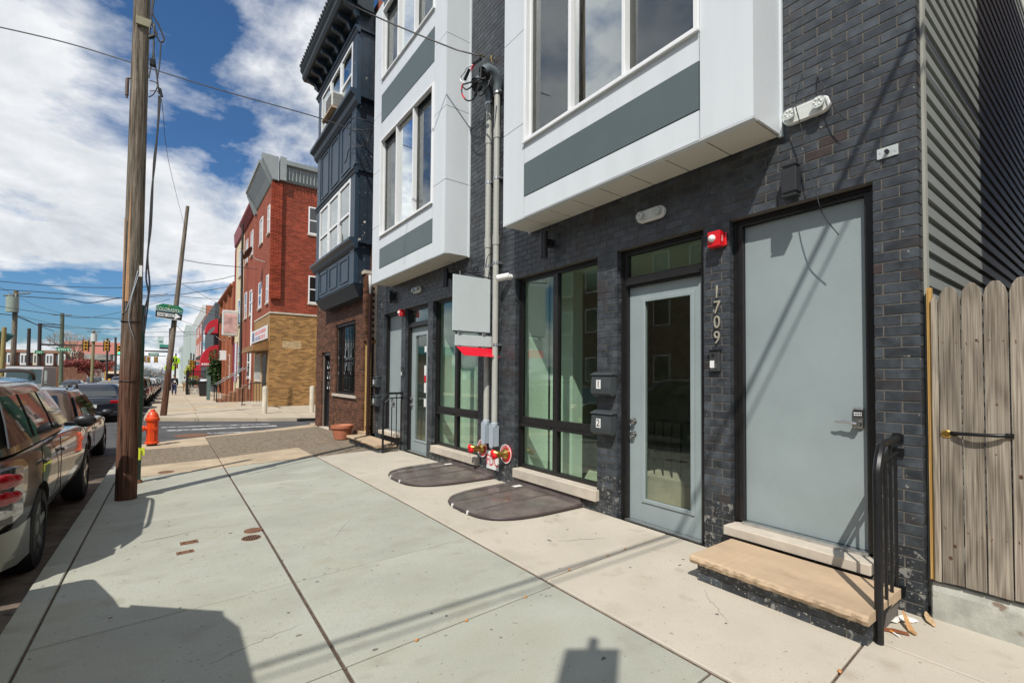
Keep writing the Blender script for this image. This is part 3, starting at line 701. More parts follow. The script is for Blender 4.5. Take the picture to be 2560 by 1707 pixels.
def intercom(yc, z0, z1, label):
    t = thing('intercom', label, 'intercom', (3.99, yc, z0), 'door intercoms')
    MB().box(3.965, 3.998, yc-.047, yc+.047, z0, z1).build('housing', M('gunmetal', (.10, .105, .105), .35, .6), t, bevel=.004)
    MB().box(3.9625, 3.965, yc-.002, yc+.040, z0+.03, z0+.095).build('name_card', white_pl, t)
    MB().cyl((3.96, yc+.01, z1-.04), (3.965, yc+.01, z1-.04), .014, n=14).build('camera_lens', blk_pl, t)
    mb = MB()
    for z in (.035, .055): mb.cyl((3.958, yc-.02, z0+z), (3.965, yc-.02, z0+z), .007, n=10)
    mb.build('button', galv, t); MB().box(3.955, 3.9985, yc-.053, yc+.053, z1+.001, z1+.008).build('rain_hood', blk_pl, t)
intercom(2.298, 1.615, 1.80, 'grey metal intercom with camera below the 1709 numbers'); intercom(9.345, 1.52, 1.70, 'small intercom on the pier beside the farther grey door')
def mailbox(yc, z0, num, label):
    t = thing('mailbox', label, 'mailbox', (3.99, yc, z0), 'dark grey wall mailboxes')
    hw = .145
    prof = [(3.997, z0+.02), (3.93, z0), (3.885, z0+.03), (3.885, z0+.10), (3.90, z0+.20), (3.905, z0+.235), (3.997, z0+.235)]
    MB().prism(prof, 'y', yc-hw, yc+hw).build('body', char_pl, t, bevel=.006, segs=2)
    lid = [(3.998, z0+.275), (3.96, z0+.272), (3.895, z0+.25), (3.885, z0+.238), (3.997, z0+.2365)]
    MB().prism(lid, 'y', yc-hw-.012, yc+hw+.012).build('lid', char_pl, t, bevel=.004)
    if num:
        MB().box(3.8785, 3.8845, yc-.032+.02, yc+.032+.02, z0+.085, z0+.185).build('number_label', white_pl, t)
        text(num, .11, blk_pl, 'number', (3.877, yc+.02, z0+.135), (0, -1, 0), (0, 0, 1), t, extrude=.0008)
    return t
mailbox(3.61, 1.335, '1', 'dark grey mailbox with a white label reading 1'); mailbox(3.61, .90, '2', 'dark grey mailbox with a white label reading 2, below box 1')
mailbox(10.78, 1.25, '1', 'upper dark mailbox at the far end by the brown building'); mailbox(10.78, .80, '2', 'lower dark mailbox at the far end by the brown building')
# blank plate with key switch, small plate on the far pier
t = thing('switch_plate', 'small steel plate with a black knob near the siding corner', 'plate', (3.995, 1.027, 3.1))
MB().box(3.99, 3.998, .968, 1.088, 3.10, 3.174).build('plate', M('plate_aluminium', (.52, .56, .55), .4, .2), t, bevel=.002); MB().cyl((3.965, 1.027, 3.137), (3.99, 1.027, 3.137), .013, n=12).build('knob', blk_pl, t)
MB().cyl((3.988, .985, 3.13), (3.99, .985, 3.13), .004, n=8).cyl((3.988, 1.07, 3.14), (3.99, 1.07, 3.14), .004, n=8).build('screw', galv, t)
t = thing('switch_plate', 'small steel plate on the far pier beside the wall light', 'plate', (3.995, 10.66, 3.1))
MB().box(3.99, 3.998, 10.62, 10.70, 3.13, 3.25).build('plate', galv, t); MB().cyl((3.965, 10.66, 3.19), (3.99, 10.66, 3.19), .014, n=12).build('knob', blk_pl, t)
# loose wires hanging on the wall at the right
def curve_pts(pts, n=6):
    out = []; P = [Vector(p) for p in pts]; P = [P[0]*2-P[1]] + P + [P[-1]*2-P[-2]]
    for i in range(1, len(P)-2):
        for k in range(n):
            t_ = k/n; a, b, c, d = P[i-1], P[i], P[i+1], P[i+2]
            out.append(.5*((2*b) + (c-a)*t_ + (2*a-5*b+4*c-d)*t_*t_ + (3*b-a-3*c+d)*t_**3))
    out.append(P[-2]); return out
ww = [(3.995, 1.568, 3.98), (3.95, 1.58, 3.83), (3.885, 1.575, 3.72), (3.90, 1.53, 3.46), (3.91, 1.483, 3.13), (3.90, 1.442, 2.975), (3.91, 1.396, 2.78), (3.93, 1.304, 2.61)]
tag(MB().tube(curve_pts(ww), .004, 5).build('loose_wire', wire_m), 'long loose wire hanging over the emergency light and door', 'wire', 'loose wires beside the bay')
tag(MB().tube(curve_pts([(3.995, 1.455, 3.90), (3.95, 1.43, 3.85), (3.93, 1.37, 3.70), (3.92, 1.31, 3.545), (3.92, 1.249, 3.437)]), .004, 5).build('loose_wire', wire_m), 'short loose wire end bowing away from the wall above the emergency light', 'wire', 'loose wires beside the bay')
tag(MB().tube(curve_pts([(3.995, 1.455, 3.895), (3.985, 1.457, 3.80), (3.975, 1.45, 3.70)]), .004, 5).build('loose_wire', wire_m), 'straight short wire running down to the emergency light', 'wire', 'loose wires beside the bay')

# ------------------------------------------------------------------ conduits, weatherheads, service wires
def conduit(yc, zb, zt, label, xc=3.925):
    t = thing('electrical_conduit', label, 'conduit', (xc, yc, zb-.35), 'electrical conduits on the pier')
    MB().cyl((xc, yc, zb), (xc, yc, zt), .046, n=20).build('pipe', conduit_m, t, smooth=40)
    for z in (3.62, 5.25): MB().cyl((xc, yc, z-.09), (xc, yc, z+.06), .053, n=20).build('coupling', conduit_m, t, smooth=40)
    for z in (2.02, 3.25, 4.55):
        MB().cyl((xc, yc, z-.02), (xc, yc, z+.02), .051, n=20).box(xc, 3.998, yc-.07, yc+.07, z-.016, z+.016).build('clamp', galv, t, smooth=40)
    # pull box at the foot
    hw = .052; pts = []
    for s_ in (1, -1):
        for i in range(9):
            a = math.pi*i/8
            pts.append((yc+s_*hw*math.cos(a), (zb-.04 if s_ > 0 else zb-.30)+s_*hw*math.sin(a)))
    b = MB().box(xc-.05, xc+.055, yc-.048, yc+.048, zb-.33, zb-.02).cyl((xc, yc, zb-.03), (xc, yc, zb+.03), .054, n=18).build('pull_box', lb_grey, t, bevel=.008, segs=2, smooth=40)
    MB().prism(pts, 'x', xc-.062, xc-.051).build('cover', lb_grey, b, smooth=40)
    MB().cyl((xc-.064, yc, zb), (xc-.062, yc, zb), .006, n=8).cyl((xc-.064, yc, zb-.34), (xc-.062, yc, zb-.34), .006, n=8).build('screw', galv, b)
    # weatherhead: hooded cap opening to the street
    hood = [(-.07, 0), (-.075, .10), (-.09, .18), (-.15, .24), (-.24, .255), (-.33, .22), (-.36, .15), (-.34, .12), (-.26, .14), (-.18, .12), (-.10, .03), (-.08, 0)]
    h = MB()
    n = 10; o = []
    for i in range(n+1):
        a = math.pi*i/n; o.append((math.cos(a)))
    ring = []
    path = [((xc, zt-.02), .07), ((xc, zt+.08), .085), ((xc-.03, zt+.17), .10), ((xc-.10, zt+.235), .105), ((xc-.19, zt+.235), .10), ((xc-.26, zt+.18), .085)]
    vs = []; fs = []; nn = 14
    for j, ((px, pz), r) in enumerate(path):
        ang = [0, .1, .6, 1.15, 1.75, 2.3][j]
        for i in range(nn):
            a = 2*math.pi*i/nn; u, v = math.cos(a)*r, math.sin(a)*r*.95
            vs.append((px - u*math.cos(ang), yc+v, pz - u*math.sin(ang)*-1*-1 if False else pz + u*math.sin(ang)*-1))
    for j in range(len(path)-1): fs += [(j*nn+i, j*nn+(i+1) % nn, (j+1)*nn+(i+1) % nn, (j+1)*nn+i) for i in range(nn)]
    fs.append(tuple(range(nn-1, -1, -1)))
    h.add(vs, fs); wh = h.build('weatherhead', M('weatherhead_grey', (.16, .19, .205), .4, .3), t, smooth=50)
    MB().cyl((xc-.20, yc, zt+.175), (xc-.262, yc, zt+.13), .078, .078, n=14).build('wire_plate', blk_pl, wh)
    MB().cyl((xc, yc, zt-.06), (xc, yc, zt-.021), .062, n=18).box(xc-.02, xc+.02, yc-.09, yc-.06, zt-.05, zt-.02).box(xc-.02, xc+.02, yc+.06, yc+.09, zt-.05, zt-.02).build('collar', galv, t, smooth=40)
    return t
conduit(5.985, .85, 5.84, 'left grey electrical conduit with weatherhead and pull box'); conduit(5.762, .83, 5.90, 'right grey electrical conduit with weatherhead and pull box')
# splice bundle at the service drop
t = thing('service_splice', 'black and red spliced service wires hanging at the weatherheads', 'wires', (3.75, 6.2, 6.0))
red_tape = M('red_tape', (.60, .02, .05), .45)
E0 = lambda x, y, X=3.62: tuple(atX(1120+.13393*x, 120+.13393*y, X))
MB().tube(curve_pts([E0(700, 580, 3.68), E0(560, 570), E0(430, 640), E0(300, 680), E0(330, 665)]), .011, 8).build('wire', wire_m, t, smooth=50)
MB().tube(curve_pts([E0(700, 560, 3.68), E0(600, 600), E0(500, 640), E0(420, 740), E0(340, 780), E0(285, 740)]), .011, 8).build('wire', wire_m, t, smooth=50)
MB().tube(curve_pts([E0(820, 520, 3.7), E0(740, 720), E0(660, 860), E0(590, 900), E0(560, 840), E0(570, 700)]), .011, 8).build('wire', wire_m, t, smooth=50)
MB().tube(curve_pts([E0(570, 690), E0(540, 830), E0(480, 950), E0(390, 990), E0(310, 950), E0(260, 850), E0(255, 760)]), .011, 8).build('wire', wire_m, t, smooth=50)
MB().tube(curve_pts([E0(255, 780), E0(262, 720), E0(290, 680)]), .013, 8).build('red_tape', red_tape, t, smooth=50); MB().tube(curve_pts([E0(320, 955), E0(280, 905), E0(262, 860)]), .013, 8).build('red_tape', red_tape, t, smooth=50)
MB().tube(curve_pts([E0(440, 420), E0(450, 370), E0(500, 300)]), .014, 8).build('red_tape', red_tape, t, smooth=50); MB().tube(curve_pts([E0(440, 410), E0(460, 500), E0(530, 570)]), .010, 8).build('wire', wire_m, t, smooth=50)
MB().tube(curve_pts([E0(320, 665), E0(240, 620), E0(240, 540), E0(310, 450), E0(350, 370), E0(470, 320)]), .011, 8).build('wire', white_pl, t, smooth=50)
MB().cyl(E0(480, 290), E0(610, 210), .026, n=10).cyl(E0(310, 600), E0(400, 400), .024, n=10).cyl(E0(500, 900), E0(620, 690), .022, n=10).cyl(E0(610, 590), E0(620, 350), .016, n=8).build('splice', blk_pl, t, smooth=50)
MB().cyl(E0(520, 120, 3.75), E0(690, 170, 3.97), .010, n=6).build('wedge_clamp', brass, t)
tag(MB().cyl((3.93, 5.955, 6.5), (4.0, 5.955, 6.5), .008, n=6).tube([(3.94, 5.97, 6.57), (3.93, 5.955, 6.5), (3.94, 5.93, 6.44)], .007, 6).build('wire_hook', brass), 'small brass wire hook on the brick pier above the conduits', 'hook')
# ------------------------------------------------------------------ fire department connection
def fdc(yc, zc, label):
    t = thing('fire_connection', label, 'hydrant inlet', (3.98, yc, zc-.14), 'brass fire department connections')
    MB().cyl((3.985, yc, zc), (3.998, yc, zc), .138, n=32).build('back_plate', red_gloss, t, smooth=40)
    MB().lathe([(.139, 0), (.139, .004), (.126, .004), (.126, 0)], (3.9805, yc, zc), 32, 'x', True).build('rim', white_pl, t)
    for k in range(9):     # embossed white lettering round the plate
        a = R(150-k*15); text('AUTO SPKR'[k], .028, white_pl, 'lettering', (3.984, yc-.105*math.cos(a)*-1*-1, zc+.105*math.sin(a)), (0, -math.sin(a), -math.cos(a)*1), (0, -math.cos(a), math.sin(a)), t, extrude=.001)
    b = MB().lathe([(.078, 0), (.078, -.02), (.06, -.035), (.045, -.05), (.042, -.10), (.05, -.11), (.05, -.13), (.03, -.14)], (3.985, yc, zc), 20, 'x').build('inlet_body', brass, t, smooth=35)
    for k, (dy, dz, dx) in enumerate(((.11, .02, -.10), (-.01, -.05, -.17))):
        p0 = Vector((3.875, yc+.0, zc+.01)); d = Vector((dx, dy, dz)).normalized(); p1 = p0+d*.05; p2 = p1+d*.03; p3 = p2+d*.045
        MB().cyl(p0, p2, .033, n=16).cyl(p1, p2, .040, n=16).build('inlet', brass, t, smooth=35); MB().cyl(p2, p3, .043, n=10).cyl(p3, p3+d*.012, .02, n=8).build('cap', red_gloss, t, smooth=30)
        MB().tube([p3, p3+Vector((0, .02, -.05)), p3+Vector((.03, .02, -.11))], .003, 4).build('chain', galv, t)
fdc(5.55, .415, 'brass fire connection with red caps overlapping the FDC sign'); fdc(6.19, .415, 'brass fire connection with red caps left of the FDC sign')
t = thing('fdc_sign', 'white sign with red letters FDC on the brick pier', 'sign', (3.99, 5.9, .13))
MB().box(3.985, 3.997, 5.742, 6.058, .13, .40).build('panel', white_pl, t); text('FDC', .24, red_sign, 'lettering', (3.984, 5.9, .255), (0, -1, 0), (0, 0, 1), t, extrude=.0008, sx=.72)
# ------------------------------------------------------------------ hanging sign
t = thing('hanging_sign', 'blank grey hanging sign on a black scroll bracket with red panel', 'sign', (3.6, 5.86, 1.85))
ys = 5.86
MB().box(3.25, 3.885, ys-.012, ys+.012, 2.205, 3.015).build('panel', sign_grey, t); MB().box(3.26, 3.895, ys+.0125, ys+.016, 2.19, 2.9).build('panel_edge', M('navy_edge', (.01, .03, .06), .4), t)
MB().box(3.295, 3.92, ys-.011, ys+.011, 1.99, 2.15).build('lower_panel', sign_grey, t)
a = Vector((3.31, ys, 1.98)); b = Vector((3.93, ys-.02, 1.965))
MB().hexa([(3.37, ys-.13, 1.845), (4.0-.01, ys-.13, 1.83), (3.99, ys-.12, 1.83), (3.37, ys-.12, 1.845), (3.31, ys-.008, 1.98), (3.93, ys-.008, 1.965), (3.93, ys+.002, 1.965), (3.31, ys+.002, 1.98)]).build('red_panel', red_sign, t)
mb = MB().tube([(3.99, ys, 3.02), (3.20, ys, 3.10)], .009, 6).tube([(3.99, ys, 3.45), (3.985, ys, 3.0)], .009, 6).tube(curve_pts([(3.985, ys, 3.42), (3.85, ys, 3.38), (3.80, ys, 3.2), (3.72, ys, 3.10), (3.6, ys, 3.08)]), .007, 6)
def scroll(cx_, cz, r, a0, turns):
    return [(cx_+r*(1-.75*k/24)*math.cos(a0+turns*2*math.pi*k/24), ys, cz+r*(1-.75*k/24)*math.sin(a0+turns*2*math.pi*k/24)) for k in range(25)]
mb.tube(scroll(3.27, 3.14, .06, -1.2, -1.2), .006, 5).tube(scroll(3.62, 3.14, .06, 3.6, 1.3), .006, 5).tube(scroll(3.92, 3.12, .05, 0, 1.4), .006, 5)
mb.build('bracket', iron, t, smooth=50)
for x in (3.36, 3.78):
    MB().box(x-.02, x+.02, ys-.016, ys+.016, 2.145, 2.21).build('hanger', galv, t); MB().box(x-.02, x+.02, ys-.015, ys+.015, 1.965, 1.995).build('hanger', galv, t); MB().cyl((x, ys, 3.012), (x, ys, 3.08), .006, n=6).build('hanger', galv, t)
# ------------------------------------------------------------------ security camera
t = thing('security_camera', 'white bullet security camera beside the conduits', 'camera', (3.9, 5.52, 2.95))
MB().cyl((3.998, 5.47, 3.0), (3.94, 5.47, 3.0), .045, n=18).sphere((3.93, 5.48, 3.0), .042, 8).build('mount', white_pl, t, smooth=50)
MB().cyl((3.955, 5.45, 3.01), (3.84, 5.60, 2.985), .05, n=20).build('body', white_pl, t, smooth=40, bevel=.006); MB().cyl((3.842, 5.597, 2.985), (3.838, 5.603, 2.984), .036, n=18).build('lens', dark_glass, t)
# ------------------------------------------------------------------ window well covers
def well_cover(y0, y1, label):
    t = thing('window_well_cover', label, 'well cover', (3.35, (y0+y1)/2, g(y0)), 'smoky plastic window well covers')
    z0 = g(y0); xw = 3.985; xo = 2.72; yc = (y0+y1)/2; hw = (y1-y0)/2
    pts = []
    n = 26
    for i in range(n+1):
        a = math.pi*i/n
        ca, sa = math.cos(a), math.sin(a)
        se = lambda v, e_: math.copysign(abs(v)**e_, v)
        pts.append((xw-.30-(xw-.30-xo)*se(sa, .62), yc-hw*se(ca, .62)))
    pts = [(xw, yc-hw)] + pts + [(xw, yc+hw)]
    def ring(sc, z, zw):
        cxx = xw
        return [(cxx-(cxx-x)*sc, yc-(yc-y)*sc, z + (zw-z)*max(0, (x-xo)/(xw-xo))**2) for x, y in pts]
    R0 = ring(1.0, z0+.012, z0+.012); R1 = ring(1.0, z0+.045, z0+.055); R2 = ring(.965, z0+.056, z0+.07); R3 = ring(.6, z0+.072, z0+.08); R4 = ring(.2, z0+.08, z0+.085)
    vs = R0+R1+R2+R3+R4; k = len(pts); fs = []
    for j in range(4): fs += [(j*k+i, j*k+i+1, (j+1)*k+i+1, (j+1)*k+i) for i in range(k-1)]
    mb = MB().add(vs, fs); mb.add([R4[0], *R4[1:]], [tuple(range(k))])
    mb.build('dome', smoky, t, smooth=35)
    rim = MB().tube([(x, y, z0+.018) for x, y in pts], .014, 6); rim.build('rim', M('rim_dark', (.05, .035, .035), .4), t, smooth=50)
    MB().prism([(x+.02 if x < 3.9 else x, yc+(y-yc)*.97) for x, y in pts], 'z', z0-.02, z0+.004).build('well_floor', M('well_dirt', (.30, .26, .20), .9, var=.3, vs=5), t)  # layer of tan dirt under the dome
    for yy in (yc-.22, yc+.22): MB().tube([(xo+.06, yy, z0+.060), (3.4, yy, z0+.078), (3.9, yy, z0+.086)], .009, 5).build('rib', smoky, t)
    MB().box(3.962, 3.998, y0+.02, y1-.02, z0+.05, z0+.115).build('flange', smoky, t)
    for yy, x in ((yc-.15, xo-.004), (yc+.2, xo+.0)): MB().box(x-.012, x+.02, yy-.012, yy+.012, z0+.005, z0+.045).build('clip', white_pl, t)
    MB().box(3.70, 3.83, yc+.28, yc+.36, z0+.088, z0+.09).build('sticker', white_pl, t)
smoky = M('smoky_plastic', (.15, .122, .115), .25, var=.3, vs=5, coat=.25, alpha=.66, bump=.05, bs=20)
well_cover(3.98, 5.33, 'smoky brown window well cover below the near shop window'); well_cover(5.86, 7.27, 'smoky brown window well cover below the far shop window, beside the far sill')

# ------------------------------------------------------------------ railings
def railing(A, B, zg, zt, label, zb=.14, nb=3, bar=.011):
    A = Vector((A[0], A[1], 0)); B = Vector((B[0], B[1], 0)); d = (B-A); L = d.length; u = d/L
    t = thing('iron_railing', label, 'railing', (A.x, A.y, zg), 'black iron stoop railings')
    P = lambda s, z: (A.x+u.x*s, A.y+u.y*s, z)
    k1 = .115
    def bartube(pts, r): return MB().tube(pts, r, 6)
    MB().tube([P(0, zg), P(0, zt-.16), P(.008, zt-.13), P(k1*.35, zt-.075), P(k1*.85, zt-.012), P(k1+.02, zt), P(L, zt)], bar*2.1, 8).build('post', iron, t, smooth=35)
    bartube([P(.012, zt-.22), P(k1+.03, zt-.10), P(L, zt-.095)], bar*1.2).build('upper_rail', iron, t)
    bartube([P(.0, zb-.10), P(k1, zb), P(L, zb)], bar*1.3).build('lower_rail', iron, t)
    for k in range(nb):
        s = .20+k*.155*L/.6
        MB().tube([P(s, zb), P(s, zt-(.0 if k == 1 else .1))], bar*.9, 6).build('baluster', iron, t)
    
    for z in (zt, zt-.095, zb): MB().box(B.x, B.x+.014, B.y-.03, B.y+.03, z-.03, z+.03).build('wall_plate', iron, t)
railing((3.40, .945), (3.985, .992), 0, 1.155, 'black iron railing beside the sandstone step and nearest grey door'); 
railing((3.55, 9.28), (3.985, 9.36), g(9.3), 1.17, 'black iron railing with a key box at the farther grey door', zb=.11)
t = thing('key_lockbox', 'small grey key lockbox hanging on the farther railing', 'lockbox', (3.77, 9.30, .88))
MB().box(3.735, 3.805, 9.285, 9.335, .88, .985).build('body', galv, t, bevel=.006); MB().tube([(3.75, 9.31, .985), (3.75, 9.31, 1.02), (3.765, 9.31, 1.05), (3.785, 9.31, 1.02), (3.785, 9.31, .985)], .005, 6).build('shackle', iron, t); MB().box(3.75, 3.79, 9.281, 9.285, .935, .965).build('dial', blk_pl, t)
# ------------------------------------------------------------------ wooden gate beside the building
def wood(name, col, col2, knots=False):
    if name in MATS: return MATS[name]
    m = bpy.data.materials.new(name); m.use_nodes = True; MATS[name] = m
    N = m.node_tree.nodes; L = m.node_tree.links; p = N['Principled BSDF']; p.inputs['Roughness'].default_value = .8; p.inputs['Specular IOR Level'].default_value = .25
    tcn = N.new('ShaderNodeTexCoord'); oi = N.new('ShaderNodeObjectInfo')
    va = N.new('ShaderNodeVectorMath'); va.operation = 'MULTIPLY_ADD'; L.new(oi.outputs['Random'], va.inputs[0]); va.inputs[1].default_value = (31, 47, 19); L.new(tcn.outputs['Object'], va.inputs[2])
    mp = N.new('ShaderNodeMapping'); mp.inputs['Scale'].default_value = (14, 14, 1.5); L.new(va.outputs[0], mp.inputs[0])
    n0 = N.new('ShaderNodeTexNoise'); n0.inputs['Scale'].default_value = .55; n0.inputs['Detail'].default_value = 2; L.new(mp.outputs[0], n0.inputs['Vector'])
    wv = N.new('ShaderNodeMath'); wv.operation = 'MULTIPLY'; wv.inputs[1].default_value = 46; L.new(n0.outputs['Fac'], wv.inputs[0])
    sn = N.new('ShaderNodeMath'); sn.operation = 'SINE'; L.new(wv.outputs[0], sn.inputs[0])
    mp2 = N.new('ShaderNodeMapping'); mp2.inputs['Scale'].default_value = (120, 120, 2.5); L.new(va.outputs[0], mp2.inputs[0])
    n2 = N.new('ShaderNodeTexNoise'); n2.inputs['Scale'].default_value = 1; n2.inputs['Detail'].default_value = 4; L.new(mp2.outputs[0], n2.inputs['Vector'])
    ad = N.new('ShaderNodeMath'); ad.operation = 'MULTIPLY_ADD'; ad.inputs[1].default_value = .07; L.new(sn.outputs[0], ad.inputs[0]); L.new(n2.outputs['Fac'], ad.inputs[2])
    rp = N.new('ShaderNodeValToRGB'); rp.color_ramp.elements[0].position = .28; rp.color_ramp.elements[1].position = .74; rp.color_ramp.elements[0].color = (*col, 1); rp.color_ramp.elements[1].color = (*col2, 1); L.new(ad.outputs[0], rp.inputs[0])
    n3 = N.new('ShaderNodeTexNoise'); n3.inputs['Scale'].default_value = 2.2; n3.inputs['Detail'].default_value = 3; L.new(va.outputs[0], n3.inputs['Vector'])
    mr = N.new('ShaderNodeMapRange'); L.new(n3.outputs['Fac'], mr.inputs[0]); mr.inputs[1].default_value = .35; mr.inputs[2].default_value = .65; mr.inputs[3].default_value = .88; mr.inputs[4].default_value = 1.08
    mu = N.new('ShaderNodeMix'); mu.data_type = 'RGBA'; mu.blend_type = 'MULTIPLY'; mu.inputs['Factor'].default_value = 1; L.new(rp.outputs[0], mu.inputs['A']); L.new(mr.outputs[0], mu.inputs['B'])
    mo = N.new('ShaderNodeMapRange'); L.new(oi.outputs['Random'], mo.inputs[0]); mo.inputs[3].default_value = .74; mo.inputs[4].default_value = 1.12
    m3 = N.new('ShaderNodeMix'); m3.data_type = 'RGBA'; m3.blend_type = 'MULTIPLY'; m3.inputs['Factor'].default_value = 1; L.new(mu.outputs['Result'], m3.inputs['A']); L.new(mo.outputs[0], m3.inputs['B'])
    L.new(m3.outputs['Result'], p.inputs['Base Color'])
    b = N.new('ShaderNodeBump'); b.inputs['Strength'].default_value = .35; b.inputs['Distance'].default_value = .003; L.new(ad.outputs[0], b.inputs['Height']); L.new(b.outputs[0], p.inputs['Normal'])
    return m
wood_grey = wood('weathered_wood', (.13, .105, .08), (.42, .36, .285)); wood_new = wood('new_pine', (.52, .29, .085), (.66, .42, .15)); knot_m = M('knot', (.085, .04, .02), .8, var=.5, vs=60, obj=True)
GT = thing('wooden_gate', 'weathered wooden picket gate on a concrete base beside the building', 'gate', (4.05, .3, .25))
pk = [(.8, .787), (.785, .682), (.677, .582), (.576, .472), (.465, .362), (.356, .252), (.246, .142), (.136, .032), (.026, -.078), (-.084, -.188), (-.194, -.298), (-.304, -.40)]
pk[0] = (.822, .789)
rk = random.Random(11)
for i, (b, a) in enumerate(pk):
    zt = 2.155+rk.uniform(-.012, .012); c = .028 if i else .01; w = b-a
    prof = [(a, .25+rk.uniform(0, .012)), (b, .25+rk.uniform(0, .012)), (b, zt-.085), (b-c*.35, zt-.04), (b-c*1.1, zt-.006), (b-c*1.5, zt), (a+c*1.5, zt), (a+c*1.1, zt-.006), (a+c*.35, zt-.04), (a, zt-.085)]
    if i == 0: prof = [(a, .25), (b, .25), (b, 2.08), (a+.012, 2.11), (a, 2.06)]
    o = MB().prism(prof, 'x', 4.034, 4.052).build('picket', wood_grey, GT, bevel=.002)
    for k in range(rk.randint(2, 3)):
        if i == 0: break
        yk = rk.uniform(a+.025, b-.025); zk = rk.uniform(.35, 2.0); r = rk.uniform(.008, .015)
        MB().sphere((4.0345, yk, zk), r, 6, (.06, .85, 1.15)).build('knot', knot_m, o, smooth=60)
nl = MB()
for b, a in pk[1:]:
    for z in (.595, 1.795):
        for f_ in (.22, .78): nl.cyl((4.0325, a+(b-a)*f_+rk.uniform(-.008, .008), z+rk.uniform(-.02, .02)), (4.0345, a+(b-a)*f_, z), .0022, n=6)
stuff(nl.build('nails', rust, GT))
MB().box(4.053, 4.095, .823, .846, .25, 2.165).build('hinge_post', wood_new, GT); MB().box(4.05, 4.0535, .822, .838, .26, 2.15).build('post_edge', wood_new, GT)
for z in (.55, 1.75): MB().box(4.053, 4.09, -.40, .82, z, z+.09).build('rail', wood_grey, GT)
MB().lathe([(.027, 0), (.027, -.004), (.019, -.008), (.017, -.005), (.010, -.005), (.009, -.010), (.004, -.010)], (4.034, .754, 1.208), 20, 'x').build('lock_cylinder', brass, GT, smooth=40)
MB().tube(curve_pts([(4.03, .732, 1.212), (4.015, .71, 1.215), (4.0, .66, 1.218), (3.99, .60, 1.22), (3.995, .54, 1.222), (4.012, .49, 1.224), (4.03, .465, 1.226)]), [.006]*6+[.011]*25+[.006]*6, 8).build('handle', iron, GT, smooth=50)
MB().box(4.022, 4.034, .70, .735, 1.2, 1.226).box(4.022, 4.034, .455, .49, 1.212, 1.238).build('handle_plate', iron, GT)
kb = MB(); kb.prism([(4.045, -.02), (4.05, .18), (4.065, .238), (4.30, .243), (4.30, -.02)], 'y', -.5, .845)
tag(kb.build('gate_kerb', M('rough_concrete', (.40, .40, .35), .95, var=.18, vs=8, bump=.7, bs=90, spots=[(9, .62, (.20, .15, .11), .08)]), bevel=.008), 'rough concrete kerb under the wooden gate', 'kerb')
# ------------------------------------------------------------------ litter by the step
def strip(name, pts, w, mat, label, cat, th=.002):
    mb = MB(); k = len(pts)
    P = [Vector(p) for p in pts]; vs = []
    for i, p in enumerate(P):
        d = (P[min(i+1, k-1)]-P[max(i-1, 0)]); s = Vector((-d.y, d.x, 0)); s = s.normalized() if s.length > 1e-6 else Vector((0, 1, 0))
        vs += [p+s*w[i], p-s*w[i], p-s*w[i]+Vector((0, 0, th)), p+s*w[i]+Vector((0, 0, th))]
    fs = [(0, 1, 2, 3), tuple(4*(k-1)+j for j in (3, 2, 1, 0))]
    for i in range(k-1): fs += [(4*i+j, 4*i+(j+1) % 4, 4*i+4+(j+1) % 4, 4*i+4+j) for j in range(4)]
    return tag(mb.add(vs, fs).build(name, mat), label, cat)
leaf_m = M('dry_leaf', (.40, .22, .09), .7, var=.25, vs=40)
strip('cardboard_strip', [(3.60, .98, .006), (3.635, .93, .008), (3.66, .87, .005)], [.02, .024, .02], M('brown_card', (.22, .075, .03), .7, var=.2, vs=30), 'flat brown cardboard scrap on the pavement by the railing', 'litter')
strip('dry_leaf', [(3.79, .93, .085), (3.765, .91, .06), (3.735, .89, .03), (3.70, .865, .012), (3.675, .84, .012)], [.004, .012, .015, .017, .009], leaf_m, 'upright curled tan leaf leaning by the railing', 'leaf')
strip('dry_leaf', [(4.01, .865, .04), (3.975, .85, .03), (3.935, .825, .018), (3.90, .80, .008)], [.005, .016, .021, .006], M('dry_leaf_pale', (.42, .29, .16), .7, var=.3, vs=40), 'curled dry leaf lying at the foot of the brick corner', 'leaf')
t = thing('cigarette_butt', 'orange and white cigarette butt on the brown cardboard', 'cigarette', (3.6, .9, .0)); MB().cyl((3.60, .945, .012), (3.59, .925, .012), .005, n=8).build('filter', M('filter_orange', (.75, .32, .06), .7), t); MB().cyl((3.59, .925, .012), (3.572, .893, .008), .005, n=8).build('paper', white_pl, t)
mb = MB(); vs = []
rr = random.Random(5)
for i in range(7):
    for j in range(4): vs.append((3.70+i*.03+rr.uniform(-.006, .006), 1.0-i*.022+j*.025+rr.uniform(-.006, .006), .006+rr.uniform(0, .022)))
mb.add(vs, [(i*4+j, i*4+j+1, i*4+j+5, i*4+j+4) for i in range(6) for j in range(3)])
tag(mb.build('crumpled_paper', M('tissue', (.72, .68, .62), .9), fixn=False), 'crumpled white tissue against the brick corner', 'litter')
